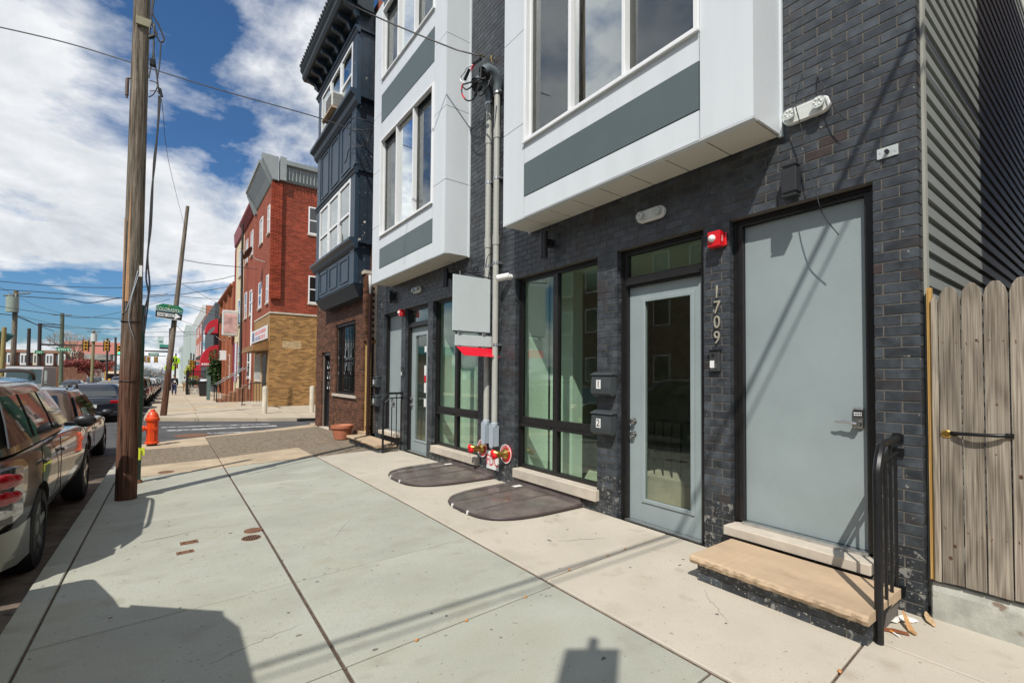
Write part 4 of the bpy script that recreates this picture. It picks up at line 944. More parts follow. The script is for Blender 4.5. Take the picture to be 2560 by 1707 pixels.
# leaf scraps caught in joints and gutter
scr = [(3.1, 2.78, 'tiny orange leaf scrap in the joint before the glass door'), (2.62, 2.76, 'tiny orange leaf scrap in the tan slab joint near its middle'), (2.05, 2.60, 'orange leaf scrap where the grey and tan slabs meet'), (1.55, 2.57, 'orange leaf scrap in the grey joint, second from the tan slabs'), (1.2, 2.55, 'orange leaf scrap in the grey joint, farthest from the doors'),
       (2.9, .98, 'orange leaf scrap in the joint near the iron railing'), (2.7, .965, 'orange leaf scrap in the joint by the bottom picture edge'), (-1.1, 4.25, 'orange leaf scrap in the gutter behind the rear wheel'), (-1.0, 4.1, 'orange leaf scrap in the gutter nearest the kerb'), (3.35, 2.80, 'tiny orange leaf scrap nearest the glass door')]
for x, y, lab in scr:
    strip('dry_leaf', [(x-.012, y-.006, g(y)+.004 if x > -.7 else -.122), (x, y, g(y)+.009 if x > -.7 else -.112), (x+.014, y+.008, g(y)+.005 if x > -.7 else -.12)], [.004, .009, .003], M('orange_leaf', (.5, .20, .05), .8, var=.3, vs=50), lab, 'leaf')['group'] = 'leaf scraps'
# ------------------------------------------------------------------ brown building with navy bay
def brick_tex(name, c1, c2, mortar, axis='y', w=.21, h=.07, rough=.8):
    if name in MATS: return MATS[name]
    m = bpy.data.materials.new(name); m.use_nodes = True; MATS[name] = m
    N = m.node_tree.nodes; L = m.node_tree.links; p = N['Principled BSDF']; p.inputs['Roughness'].default_value = rough; p.inputs['Specular IOR Level'].default_value = .2
    ge = N.new('ShaderNodeNewGeometry'); sp = N.new('ShaderNodeSeparateXYZ'); cb = N.new('ShaderNodeCombineXYZ'); L.new(ge.outputs['Position'], sp.inputs[0])
    L.new(sp.outputs['Y' if axis == 'y' else 'X'], cb.inputs[0]); L.new(sp.outputs['Z'], cb.inputs[1])
    b = N.new('ShaderNodeTexBrick'); L.new(cb.outputs[0], b.inputs['Vector']); b.inputs['Scale'].default_value = 1; b.inputs['Brick Width'].default_value = w; b.inputs['Row Height'].default_value = h
    b.inputs['Mortar Size'].default_value = .006; b.inputs['Color1'].default_value = (*c1, 1); b.inputs['Color2'].default_value = (*c2, 1); b.inputs['Mortar'].default_value = (*mortar, 1)
    n = N.new('ShaderNodeTexNoise'); n.inputs['Scale'].default_value = .9; n.inputs['Detail'].default_value = 5; L.new(ge.outputs['Position'], n.inputs['Vector'])
    mr = N.new('ShaderNodeMapRange'); L.new(n.outputs['Fac'], mr.inputs[0]); mr.inputs[3].default_value = .7; mr.inputs[4].default_value = 1.3
    mu = N.new('ShaderNodeMix'); mu.data_type = 'RGBA'; mu.blend_type = 'MULTIPLY'; mu.inputs['Factor'].default_value = 1; L.new(b.outputs['Color'], mu.inputs['A']); L.new(mr.outputs[0], mu.inputs['B']); L.new(mu.outputs['Result'], p.inputs['Base Color'])
    bp = N.new('ShaderNodeBump'); bp.inputs['Strength'].default_value = .5; bp.inputs['Distance'].default_value = .01; bp.invert = True; L.new(b.outputs['Fac'], bp.inputs['Height']); L.new(bp.outputs[0], p.inputs['Normal'])
    return m
brick_brown = M('brown_brick', (.115, .050, .028), .75, var=.3, vs=7, bump=.3, bs=120, tint=.38, spec=.25)
mortar_brn = M('mortar_brown', (.20, .16, .13), .95, var=.2, vs=30)
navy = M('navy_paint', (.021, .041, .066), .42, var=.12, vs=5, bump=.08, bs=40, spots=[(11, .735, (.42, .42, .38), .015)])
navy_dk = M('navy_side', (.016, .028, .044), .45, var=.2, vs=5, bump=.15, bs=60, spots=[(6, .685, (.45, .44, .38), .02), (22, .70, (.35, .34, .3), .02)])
gold_paint = M('gold_door_paint', (.52, .37, .12), .5, var=.08, vs=4)
copper_pipe = M('brown_pipe', (.12, .05, .035), .5, var=.15, vs=10)
house_glass = glass('house_glass', (.40, .44, .43), 1.6, refl=2.2)
curtain = M('curtain', (.50, .48, .42), .9, var=.15, vs=9, stretch=(1, 4, .3))
BR = thing('brown_brick_building', 'brown brick house with a tall navy wooden bay', 'building', (3.9, 13.6, g(13.6)))
XB = 3.9
opn = [(14.62, 15.60, -.4, 2.27), (12.25, 14.05, 1.0, 3.0), (11.06, 11.62, -.4, 2.40)]
bb = lay_bricks(11.0, 16.28, -.38, 4.72, opn, p=.075, L=.205, off=11.0)
bb = [b for b in bb]
bb.sort(key=lambda b: (b[0]-0)**2*.05 + abs(b[2]-1.4)); rest = MB(); bc2 = {}
for i, (a, b, za, zb, k) in enumerate(bb):
    if i < 220 and b-a > .15 and zb > .1:
        key = round((b-a)/.006)
        if key not in bc2:
            mbk = MB().box(0, .05, -(b-a)/2, (b-a)/2, 0, zb-za); me = bpy.data.meshes.new('brick'); me.from_pydata(mbk.v, [], mbk.f); me.materials.append(M('brown_brick_single', (.115, .050, .028), .75, var=.3, vs=7, bump=.3, bs=120, orand=.38, spec=.25)); bc2[key] = me
        link('brick', bc2[key], (XB+rb.uniform(-.001, .001), (a+b)/2, za), BR)
    else: rest.box(XB+rb.uniform(-.001, .001), XB+.05, a, b, za, zb, tint=rb.random())
stuff(rest.build('brickwork', brick_brown, BR))
mb = MB(); e = .004
for y0, y1 in ((11.0, 11.06), (11.62, 12.25), (14.05, 14.62), (15.60, 16.28)): mb.box(XB+e, XB+.3, y0+(e if y0 > 11.01 else 0), y1-e, -.5, 2.3)
mb.box(XB+e, XB+.3, 12.24, 14.06, -.5, 1.0).box(XB+e, XB+.3, 11.62+e, 12.25-e, 2.3, 3.0).box(XB+e, XB+.3, 14.05+e, 16.28-e, 2.27+e, 3.0).box(XB+e, XB+.3, 11.0, 11.63, 2.40+e, 3.0).box(XB+e, XB+.3, 11.0, 16.28-e, 3.0+e, 4.72)
mb.build('wall', mortar_brn, BR)
red_tex = brick_tex('red_brick_tex', (.19, .045, .025), (.26, .075, .04), (.28, .2, .16))
mb = MB().box(XB+.3, 12, 16.05, 16.26, -.5, 10.8).box(XB+.3, 12, 11.02, 11.2, -.5, 10.8).box(XB+.05, XB+.3, 11.0, 16.2, 4.73, 10.8).box(11.8, 12, 11.2, 16.05, -.5, 10.8).box(XB+.3, 11.8, 11.2, 16.05, 10.6, 10.8)
mb.build('upper_wall', red_tex, BR)
# pilaster with a stone cap at the party line
pm = MB()
for a, b, za, zb, k in lay_bricks(11.0, 11.2, 2.45, 3.97, [], p=.075, L=.205, off=11.05): pm.box(3.73, XB-.002, a, b, za, zb, tint=rb.random())
stuff(pm.build('pilaster_brickwork', brick_brown, BR)); MB().box(3.737, XB, 11.006, 11.194, 2.45, 3.98).build('pilaster', mortar_brn, BR); MB().box(3.69, XB, 10.995, 11.23, 3.98, 4.06).build('pilaster_cap', stone_lt, BR)
# recessed doors and barred window
d = MB().box(XB+.16, XB+.21, 14.66, 15.56, g(15)-.02, 2.24).build('security_door', M('security_black', (.012, .013, .015), .4), BR)
MB().box(XB+.10, XB+.20, 14.62, 14.68, g(15), 2.27).box(XB+.10, XB+.20, 15.54, 15.60, g(15), 2.27).build('door_frame', blk_frame, BR)
MB().box(XB+.09, XB+.2, 14.62, 15.6, 2.16, 2.26).build('door_head', M('pale_head', (.36, .40, .42), .5), BR)
for k in range(8): MB().cyl((XB+.15, 14.75+k*.1, .98), (XB+.15, 14.75+k*.1, 2.08), .009, n=5).build('bar', iron, d)
for k in range(3):
    for j in range(3): MB().tube([(XB+.145, 14.85+k*.25+.07*math.cos(a), 1.2+j*.32+.12*math.sin(a)) for a in [i*math.pi/6 for i in range(13)]], .008, 4).build('scroll', galv, d)
MB().box(XB+.150, XB+.158, 14.80, 14.92, .62, .74).box(XB+.150, XB+.158, 15.0, 15.1, .62, .74).build('door_number', white_pl, d); MB().sphere((XB+.13, 14.74, 1.0), .03, 6).build('knob', brass, d, smooth=60)
MB().box(XB-.03, XB+.2, 14.6, 15.62, g(15)-.05, g(15)+.015).build('door_sill', stone_lt, BR)
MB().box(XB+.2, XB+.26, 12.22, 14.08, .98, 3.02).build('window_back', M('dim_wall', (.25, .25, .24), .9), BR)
w = MB().box(XB+.10, XB+.16, 12.25, 12.33, 1.0, 3.0).box(XB+.10, XB+.16, 13.97, 14.05, 1.0, 3.0).box(XB+.10, XB+.16, 12.33, 13.97, 2.92, 3.0).box(XB+.10, XB+.16, 12.33, 13.97, 1.0, 1.08).box(XB+.10, XB+.16, 12.33, 13.97, 1.9, 1.96).build('barred_window', blk_frame, BR)
MB().box(XB+.14, XB+.144, 12.33, 13.97, 1.08, 2.92).build('pane', house_glass, w)
for k in range(13): MB().cyl((XB+.04, 12.33+k*.137, 1.03), (XB+.04, 12.33+k*.137, 2.97), .013, n=5).build('bar', iron, w)
MB().box(XB+.03, XB+.05, 12.26, 14.04, 1.03, 1.06).box(XB+.03, XB+.05, 12.26, 14.04, 2.93, 2.97).build('bar_rail', iron, w)
for k in range(3):
    for j in range(2):
        yc = 12.6+k*.55; zc = 2.15-j*.45
        MB().tube([(XB+.02, yc+.1*math.cos(a), zc+.17*math.sin(a)) for a in [i*math.pi/7 for i in range(15)]], .011, 4).build('scroll', iron, w)
MB().box(XB-.05, XB+.12, 12.12, 14.22, .93, 1.0).build('window_sill', stone_lt, BR)
d = MB().box(XB+.22, XB+.27, 11.08, 11.60, .14, 2.36).build('gold_door', gold_paint, BR); MB().sphere((XB+.19, 11.17, 1.05), .028, 6).build('knob', brass, d, smooth=60)
MB().box(XB+.06, XB+.24, 11.575, 11.625, .14, 2.40).box(XB+.06, XB+.24, 11.06, 11.10, .14, 2.40).box(XB+.06, XB+.24, 11.1, 11.575, 2.33, 2.40).build('door_frame', gold_paint, BR)
MB().box(XB-.06, XB+.2, 11.0, 11.75, .06, .14).build('door_step', stone_tan, BR); MB().box(XB-.02, XB+.18, 11.02, 11.72, -.3, .058).build('step_core', mortar_brn, BR)
# downspout
t = thing('downspout', 'brown downspout pipe between the brown and black buildings', 'pipe', (3.84, 11.03, -.05)); MB().cyl((3.84, 11.03, -.05), (3.84, 11.03, 3.50), .045, n=12).build('pipe', copper_pipe, t, smooth=40)
MB().cyl((3.84, 11.03, 3.49), (3.84, 11.03, 3.95), .036, .06, n=10).build('outlet', white_pvc, t, smooth=40); MB().cyl((3.84, 11.03, 2.9), (3.84, 11.03, 2.96), .052, n=12).cyl((3.84, 11.03, .25), (3.84, 11.03, .33), .056, n=12).build('strap', copper_pipe, t, smooth=40)
# the navy bay
def navy_bay():
    x, y0, y1 = 3.5, 11.2, 14.85
    xb = XB+.2
    core = MB().box(x+.03, xb, y0+.03, y1-.03, 3.74, 4.72).box(x+.03, xb, y0+.03, y1-.03, 6.46, 8.22).box(x+.03, xb, y0+.03, y1-.03, 9.92, 10.6).box(x+.03, xb, y0+.03, y0+.34, 4.72, 9.92).box(x+.03, xb, y1-.34, y1-.03, 4.72, 9.92)
    # tapering cove under the bay
    core.add([(x+.0, y0, 3.75), (x, y1, 3.75), (xb, y1, 3.75), (xb, y0, 3.75), (x+.17, y0+.14, 3.47), (x+.17, y1-.14, 3.47), (xb, y1-.14, 3.47), (xb, y0+.14, 3.47)], [(0, 1, 5, 4), (1, 2, 6, 5), (3, 0, 4, 7), (4, 5, 6, 7), (0, 1, 2, 3)])
    B = core.build('navy_bay', navy, BR)
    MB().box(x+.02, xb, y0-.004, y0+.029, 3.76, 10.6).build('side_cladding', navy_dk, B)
    for zz in ((3.76, 4.6), (4.86, 6.42), (6.66, 8.06), (8.44, 9.9)):
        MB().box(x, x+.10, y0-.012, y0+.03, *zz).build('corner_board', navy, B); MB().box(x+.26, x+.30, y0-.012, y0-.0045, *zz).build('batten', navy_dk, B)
        MB().box(x-.004, x+.03, y1-.34, y1, *zz).build('corner_board', navy, B); MB().box(x-.004, x+.03, y0, y0+.34, *zz).build('corner_board', navy, B)
    def ledge(z, h, pr):
        prof = [(x, z), (x-pr*.35, z+h*.25), (x-pr*.5, z+h*.55), (x-pr, z+h*.75), (x-pr, z+h), (x+.05, z+h*1.1), (x+.05, z)]
        MB().prism(prof, 'y', y0-pr*.8, y1+pr*.8).build('ledge', navy, B)
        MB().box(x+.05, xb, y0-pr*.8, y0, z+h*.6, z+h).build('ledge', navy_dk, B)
    ledge(4.58, .24, .16); ledge(6.42, .14, .07); ledge(8.05, .34, .20); ledge(9.88, .14, .08)
    th = (y1-y0-.68)/3
    for i in range(3):
        a = y0+.34+i*th+.12; b = a+th-.24
        for z0, z1 in ((3.88, 4.5), (6.72, 8.0)):
            for r in ((a, b, z0, z0+.05), (a, b, z1-.05, z1), (a, a+.05, z0+.05, z1-.05), (b-.05, b, z0+.05, z1-.05)): MB().box(x-.004, x+.03, *r).build('panel_molding', navy, B)
        MB().box(x+.012, x+.03, y0+.34+i*th+.03, y0+.34+(i+1)*th-.03, 10.05, 10.30).build('frieze_panel', navy, B)
    MB().box(x+.016, x+.0295, y0+.34, y1-.34, 6.6, 8.04).build('panel_field', navy, B); MB().box(x+.016, x+.0295, y0+.34, y1-.34, 3.8, 4.57).build('panel_field', navy, B)
    for (z0, z1) in ((4.83, 6.42), (8.40, 9.88)):
        for i in range(3):
            a = y0+.36+i*th; b = a+th-.04; zm = z0+(z1-z0)*.47
            mb = MB().box(x-.008, x+.04, a, a+.07, z0, z1).box(x-.008, x+.04, b-.07, b, z0, z1).box(x-.008, x+.04, a+.07, b-.07, z0, z0+.07).box(x-.008, x+.04, a+.07, b-.07, z1-.07, z1).box(x-.002, x+.04, a+.07, b-.07, zm-.03, zm+.03)
            W = mb.build('sash_window', white_pvc, BR)
            MB().box(x+.018, x+.021, a+.07, b-.07, zm+.03, z1-.07).build('pane', house_glass, W); MB().box(x+.03, x+.033, a+.07, b-.07, z0+.07, zm-.03).build('pane', house_glass, W)
            MB().box(x+.12, x+.13, a+.02, b-.02, z0+.05, z1-.02).build('curtain', curtain, W)
    # cornice with brackets and tile edge
    xc = 3.06
    MB().prism([(x+.05, 10.36), (x-.08, 10.40), (x-.10, 10.52), (xc+.05, 10.52), (xc, 10.60), (xc, 10.72), (xc-.06, 10.80), (xc-.06, 10.88), (x+.3, 11.1), (x+.3, 10.36)], 'y', y0-.25, y1+.28).build('cornice', M('cornice_dark', (.018, .027, .032), .5, var=.2), B)
    for k in range(8):
        yy = y0-.1+k*.53; MB().prism([(x, 10.22), (x-.06, 10.24), (x-.12, 10.36), (xc+.10, 10.42), (xc+.10, 10.515), (x, 10.515)], 'y', yy, yy+.12).build('bracket', navy, B)
    for k in range(26):
        yy = y0-.24+k*.162; MB().cyl((xc-.09, yy, 10.90), (x+.35, yy, 11.16), .055, n=8).build('roof_tile', M('roof_tile_dark', (.02, .025, .028), .6), B)
navy_bay()
# air conditioner in the upper window
t = thing('air_conditioner', 'white window air conditioner in the upper navy bay window', 'air conditioner', (3.3, 12.6, 8.42)); MB().box(3.22, 3.55, 12.35, 12.95, 8.52, 8.92).build('case', M('ac_white', (.62, .62, .58), .5), t, bevel=.01)
for k in range(6): MB().box(3.212, 3.2195, 12.40, 12.90, 8.56+k*.055, 8.59+k*.055).build('louver', M('ac_grille', (.2, .2, .19), .6), t)
MB().box(3.25, 3.5, 12.338, 12.3495, 8.56, 8.88).build('side_grille', M('ac_grille', (.2, .2, .19), .6), t)
tag(MB().box(3.2, 3.56, 12.3, 13.25, 8.465, 8.515).build('support_board', stone_tan), 'wooden board under the window air conditioner', 'board')
# planter
tc_m = M('terracotta', (.40, .14, .075), .7, var=.12, vs=9)
t = thing('planter', 'terracotta planter pot with a wide rim by the brown building', 'planter', (3.54, 12.05, g(12)))
zb = g(12); MB().lathe([(.16, 0), (.19, .02), (.225, .20), (.235, .285), (.268, .29), (.272, .36), (.25, .365), (.225, .33), (.20, .31)], (3.54, 12.05, zb), 26).build('pot', tc_m, t, smooth=40); MB().cyl((3.54, 12.05, zb+.29), (3.54, 12.05, zb+.312), .215, n=22).build('soil', earth, t)
# cables on the bay
t = thing('loose_cables', 'tangle of black cables hanging on the navy bay', 'cables', (3.4, 11.3, 7.2))
Gp = lambda x, y, X=3.44: tuple(atX(760+.2551*x, .2551*y, X))
for pts in ([(680, 1215, 3.7), (600, 1180), (500, 1155), (455, 1200), (470, 1245), (600, 1280), (680, 1230, 3.7)], [(670, 1240, 3.7), (620, 1370), (560, 1430), (490, 1410), (445, 1330), (450, 1310)], [(675, 1260, 3.7), (610, 1410), (500, 1450), (440, 1470), (420, 1560), (400, 1600), (390, 1590)]):
    MB().tube(curve_pts([Gp(*p) for p in pts], 5), .012, 5).build('cable', wire_m, t, smooth=60)

# ------------------------------------------------------------------ corner building across the side street
YC, XC = 27.0, 4.15
CB = thing('corner_building', 'three storey corner building, tan brick below and red brick above', 'building', (XC, YC, g(27)))
tan_b = M('tan_brick', (.33, .185, .068), .8, var=.12, vs=1.2, tint=.36, spec=.2); red_b = M('red_brick', (.285, .056, .029), .8, var=.14, vs=1.0, tint=.28, spec=.2)
m1 = MB(); m2 = MB()
swin = [(5.92, 6.55, 9.25, 10.75), (5.98, 6.6, 5.45, 6.95)]
for a, b, za, zb, k in lay_bricks(XC, 8.2, -.35, 4.72, [(4.74, 5.70, 2.92, 3.33)], p=.078, L=.24, jt=.016): m1.box(a, b, YC-.008, YC+.05, za, zb, tint=rb.random())
for a, b, za, zb, k in lay_bricks(XC, 8.2, 4.82, 11.75, swin, p=.078, L=.24, jt=.016): m2.box(a, b, YC-.008, YC+.05, za, zb, tint=rb.random())
for a, b, za, zb, k in lay_bricks(4.06, 4.58, 5.5, 11.6, [], p=.078, L=.24, jt=.016): m2.box(a, b, YC-.20, YC-.0085, za, zb, tint=rb.random())   # projecting corner pier
stuff(m1.build('tan_brickwork', tan_b, CB)); stuff(m2.build('red_brickwork', red_b, CB))
pb = MB()
for a, b, za, zb, k in lay_bricks(4.75, 5.69, 2.925, 3.32, [], p=.078, L=.24, jt=.014): pb.box(a, b, YC-.010, YC+.05, za, zb, tint=rb.random())
stuff(pb.build('brick_patch', M('pale_brick', (.50, .37, .20), .8, tint=.2), CB))
tan_tex = brick_tex('tan_brick_tex', (.34, .20, .075), (.28, .15, .05), (.42, .34, .22)); redtx = brick_tex('red_brick_tex2', (.30, .060, .030), (.24, .045, .022), (.34, .22, .16)); ortx = brick_tex('orange_brick_tex', (.36, .10, .035), (.28, .075, .03), (.36, .25, .18))
MB().box(XC, 12, YC+.02, 32.6, -.5, 4.76).build('lower_wall', tan_tex, CB)
cores = MB().box(XC+.01, 12, YC+.021, 32.6, 4.76, 11.8); cores.build('upper_wall', redtx, CB)
MB().box(XC+.03, 8.2, YC+.005, YC+.019, -.5, 11.8).build('mortar', M('mortar_light', (.46, .36, .27), .95), CB)
MB().box(XC-.03, 8.3, YC-.05, YC-.009, 4.72, 4.81).box(XC-.03, XC, YC-.009, 32.6, 4.72, 4.81).build('stone_band', stone_lt, CB)
grey_metal = M('grey_cornice_metal', (.26, .29, .285), .45, .1, var=.08, vs=3)
# sheet metal cornice
MB().prism([(XC+.1, 11.7), (XC-.05, 11.75), (XC-.55, 12.7), (XC-.62, 12.72), (XC-.62, 12.86), (XC+.1, 12.95)], 'y', 27.5, 32.9).build('cornice', grey_metal, CB)
MB().prism([(YC+.1, 11.75), (YC-.12, 11.78), (YC-.22, 12.55), (YC-.40, 12.6), (YC-.42, 12.82), (YC+.1, 12.9)], 'x', 4.7, 9).build('cornice', grey_metal, CB)
for k in range(22): MB().box(4.85+k*.18, 4.90+k*.18, YC-.25, YC-.14, 11.85, 12.5).build('cornice_rib', grey_metal, CB)
MB().prism([(XC+.2, 11.70), (XC-.06, 11.72), (XC-.55, 12.72), (XC-.58, 12.95), (XC+.2, 12.95)], 'y', YC-.30, YC+.1).build('corner_block', grey_metal, CB); MB().box(4.42, 4.72, YC-.36, YC+.05, 11.74, 12.98).build('corner_block', grey_metal, CB)
MB().prism([(XC+.1, 11.5), (XC-.1, 11.5), (XC-.55, 12.7), (XC+.1, 13.0)], 'y', 32.6, 33.1).build('corner_block', grey_metal, CB)
def far_window(par, x, y0, y1, z0, z1, fr=None, th=.09):
    fr = fr or white_pvc
    w = MB().box(x-.03, x+.06, y0, y0+th, z0, z1).box(x-.03, x+.06, y1-th, y1, z0, z1).box(x-.03, x+.06, y0+th, y1-th, z0, z0+th).box(x-.03, x+.06, y0+th, y1-th, z1-th, z1).box(x-.02, x+.05, y0+th, y1-th, (z0+z1)/2-.04, (z0+z1)/2+.04).build('window', fr, par)
    MB().box(x-.008, x-.002, y0+th, y1-th, z0+th, z1-th).build('pane', dark_glass, w); MB().box(x-.08, x+.02, y0-.05, y1+.05, z0-.1, z0-.005).build('sill', stone_lt, w)
    return w
def side_window(par, y, x0, x1, z0, z1, th=.07):
    w = MB().box(x0, x0+th, y-.03, y+.05, z0, z1).box(x1-th, x1, y-.03, y+.05, z0, z1).box(x0+th, x1-th, y-.03, y+.05, z0, z0+th).box(x0+th, x1-th, y-.03, y+.05, z1-th, z1).box(x0+th, x1-th, y-.02, y+.05, (z0+z1)/2-.03, (z0+z1)/2+.03).build('window', white_pvc, par)
    MB().box(x0+th, x1-th, y-.006, y-.001, z0+th, z1-th).build('pane', dark_glass, w); MB().box(x0-.04, x1+.04, y-.06, y+.02, z0-.1, z0-.005).build('sill', stone_lt, w)
for a, b, c, d_ in swin: side_window(CB, YC, a, b, c, d_)
for y0, y1 in ((27.75, 28.4), (30.1, 31.2)):
    for z0, z1 in ((9.2, 10.7), (5.4, 6.9)): far_window(CB, XC-.0, y0, y1, z0, z1)
# shop front: sign, canopy, window, door
sg = MB().box(XC-.09, XC-.03, 27.45, 33.0, 3.42, 4.14).build('shop_sign', white_pl, CB)
rs = random.Random(4)
MB().box(XC-.095, XC-.0905, 31.9, 32.8, 3.5, 4.05).build('sign_picture', M('sign_blue', (.10, .13, .25), .5, var=.5, vs=4), sg)
for row, (z0, z1, mt) in enumerate(((3.82, 4.03, M('sign_pink', (.62, .25, .25), .5)), (3.5, 3.72, M('sign_slate', (.22, .24, .35), .5)))):
    y = 31.6
    while y > 27.9:
        wd = rs.uniform(.16, .34); MB().box(XC-.095, XC-.0905, y-wd, y, z0, z1).build('sign_lettering', mt if not (row and y < 30) else MATS['sign_pink'], sg); y -= wd+rs.choice((.06, .06, .2))
MB().prism([(XC, 3.3), (XC-.7, 3.05), (XC-.75, 2.75), (XC, 2.8)], 'y', 27.2, 31.9).build('canopy', M('canopy_brown', (.22, .11, .035), .7, var=.3, vs=3), CB)
w = MB().box(XC-.06, XC+.05, 29.5, 29.62, 1.1, 2.72).box(XC-.06, XC+.05, 31.7, 31.82, 1.1, 2.72).box(XC-.06, XC+.05, 29.62, 31.7, 2.6, 2.72).box(XC-.06, XC+.05, 29.62, 31.7, 1.1, 1.2).build('shop_window', stone_lt, CB)
MB().box(XC-.03, XC-.02, 29.62, 31.7, 1.2, 2.6).build('pane', dark_glass, w)
for k in range(6): MB().box(XC-.075, XC-.061, 29.8+k*.35, 29.88+k*.35, 1.15, 2.65).build('bar', white_pl, w)
MB().box(XC-.02, XC-.005, 27.9, 29.1, .12, 2.7).build('door', blk_frame, CB)
MB().box(XC-.75, XC-.01, 27.1, 29.4, g(27)-.02, .02).box(XC-1.1, XC-.75, 28.4, 29.4, g(27)-.02, -.03).build('entry_step', stone_lt, CB)
t = thing('stair_railing', 'black iron railing at the corner shop entrance', 'railing', (3.2, 28, g(28)))
mb = MB().tube([(3.1, 28.3, g(28)), (3.1, 28.3, .75), (3.5, 28.3, 1.05), (4.1, 27.3, 1.05)], .025, 5)
for k in range(6): mb.tube([(3.5+k*.11, 28.3-k*.18, 0), (3.5+k*.11, 28.3-k*.18, 1.05)], .014, 4)
mb.build('rail', iron, t)
def bollard(x, y, lab):
    tag(MB().lathe([(.10, 0), (.10, 1.12), (.085, 1.17), (.04, 1.19)], (x, y, g(y)-.02), 14).build('bollard', M('bollard_cream', (.55, .50, .40), .7, var=.15, vs=4), smooth=40), lab, 'bollard', 'cream bollards at the corner')
bollard(3.27, 22.2, 'cream steel bollard in front of the corner shop door'); bollard(5.12, 22.0, 'cream steel bollard beside the brown building edge')
def dish(p, q, face, lab, r=.42):
    t = thing('satellite_dish', lab, 'dish', p, 'satellite dishes on the house fronts'); p = Vector(p); q = Vector(q); f = Vector(face).normalized()
    a = f.orthogonal().normalized(); b = f.cross(a); vs = [p - f*.10]; fs = []; n = 16
    for j, rr_ in enumerate((.5, 1)):
        for i in range(n): vs.append(p - f*(.10*(1-rr_*rr_)) + (a*math.cos(2*math.pi*i/n)+b*math.sin(2*math.pi*i/n))*r*rr_)
    fs = [(0, 1+i, 1+(i+1) % n) for i in range(n)] + [(1+i, 1+n+i, 1+n+(i+1) % n, 1+(i+1) % n) for i in range(n)]
    MB().add(vs, fs).build('reflector', M('dish_grey', (.07, .06, .055), .5), t, smooth=60, fixn=False); MB().tube([p-f*.1, (p+q)/2-Vector((0, 0, .12)), q], .02, 5).tube([p-f*.08-b*.2, p+f*.45], .015, 5).build('arm', M('dish_arm', (.28, .28, .27), .6), t)
dish((3.35, 29.6, 8.3), (XC, 29.0, 7.8), (-.8, .3, .5), 'dark satellite dish high on the red corner building')

# ------------------------------------------------------------------ row of buildings down the street
def row_house(label, name, y0, y1, zt, mat, wins=(), x=4.15, cornice=None, cm=None, depth=8, side=None):
    t = thing(name, label, 'building', (x, (y0+y1)/2, g(y0)))
    MB().box(x, x+depth, y0, y1, g(y1)-.5, zt).build('wall', mat, t)
    if cornice: MB().prism([(x+.05, zt-cornice), (x-.08, zt-cornice), (x-.35, zt-.12), (x-.38, zt), (x+.05, zt+.05)], 'y', y0, y1).build('cornice', cm, t)
    for y in wins: far_window(t, x, *y)
    return t
cream = M('cream_paint', (.62, .52, .33), .7, var=.06, vs=.6); maroon = M('maroon_paint', (.20, .012, .018), .5); dkgrey = M('dark_grey_stucco', (.055, .065, .068), .6, var=.1); coral = brick_tex('coral_brick', (.50, .15, .09), (.44, .13, .08), (.5, .3, .22)); pale_grey = M('pale_grey_wall', (.42, .48, .46), .7, var=.05); offwhite = M('off_white_wall', (.66, .68, .66), .7, var=.05); awn_red = M('awning_red', (.46, .012, .028), .6, var=.08)
def narrow(a, b, z0, z1, n=1): return [(a, b, z0, z1)]
h2 = row_house('red brick house with a white pipe next to the corner building', 'red_row_house', 32.62, 38.6, 12.35, redtx, [(34.0, 35.1, 9.3, 10.9), (36.5, 37.6, 9.3, 10.9), (34.0, 35.1, 5.4, 7.0), (36.5, 37.6, 5.4, 7.2), (34.3, 35.5, 1.3, 3.3)], cornice=.5, cm=M('red_fascia', (.26, .03, .025), .6))
MB().tube([(XC-.12, 33.0, 6.6), (XC-.12, 33.0, 1.2), (XC-.12, 33.3, .6)], .05, 6).build('white_pipe', white_pvc, h2)
h3 = row_house('cream painted house with maroon cornice, porch and shop sign', 'cream_row_house', 38.62, 44.0, 12.0, cream, [(40.2, 41.6, 9.0, 11.0), (40.2, 41.6, 5.2, 7.2), (39.8, 41.0, 1.4, 3.6)])
MB().prism([(XC, 11.8), (XC-.12, 11.9), (XC-.18, 12.9), (XC, 13.0)], 'y', 38.6, 44.1).build('cornice', maroon, h3); MB().box(XC-.08, XC, 43.7, 44.0, -.5, 11.7).build('edge_trim', maroon, h3)
MB().box(XC-.04, XC-.01, 41.6, 42.8, .9, 3.9).build('door', white_pl, h3); MB().box(XC-.06, XC-.011, 41.3, 41.55, .9, 4.0).box(XC-.06, XC-.011, 43.0, 43.3, .9, 4.0).build('door_trim', M('purple_trim', (.20, .05, .15), .6), h3)
t = thing('lightbox_sign', 'grey light box sign sticking out of the cream house', 'sign', (3.5, 39.5, 4.4)); MB().box(2.95, 3.95, 39.3, 39.75, 4.3, 6.15).build('box', M('sign_box', (.52, .52, .50), .5), t, bevel=.05); MB().box(3.05, 3.85, 39.285, 39.2995, 4.5, 5.9).build('face', M('sign_pinkish', (.60, .38, .36), .5, var=.4, vs=1.6), t); MB().box(3.95, 4.15, 39.48, 39.56, 5.2, 5.3).build('arm', iron, t)
h4 = row_house('orange brick house with a window air conditioner', 'orange_row_house', 44.02, 56.5, 8.9, ortx, [(47, 48.4, 4.8, 6.9), (52, 53.4, 4.8, 6.9), (47.2, 48.5, 1.2, 3.2), (52, 53.4, 1.2, 3.2)], cornice=.25, cm=ortx)
for yy in (44.05, 47.8, 52, 56.1): MB().box(XC-.18, XC-.001, yy, yy+.4, -.6, 9.1).build('pilaster', ortx, h4)
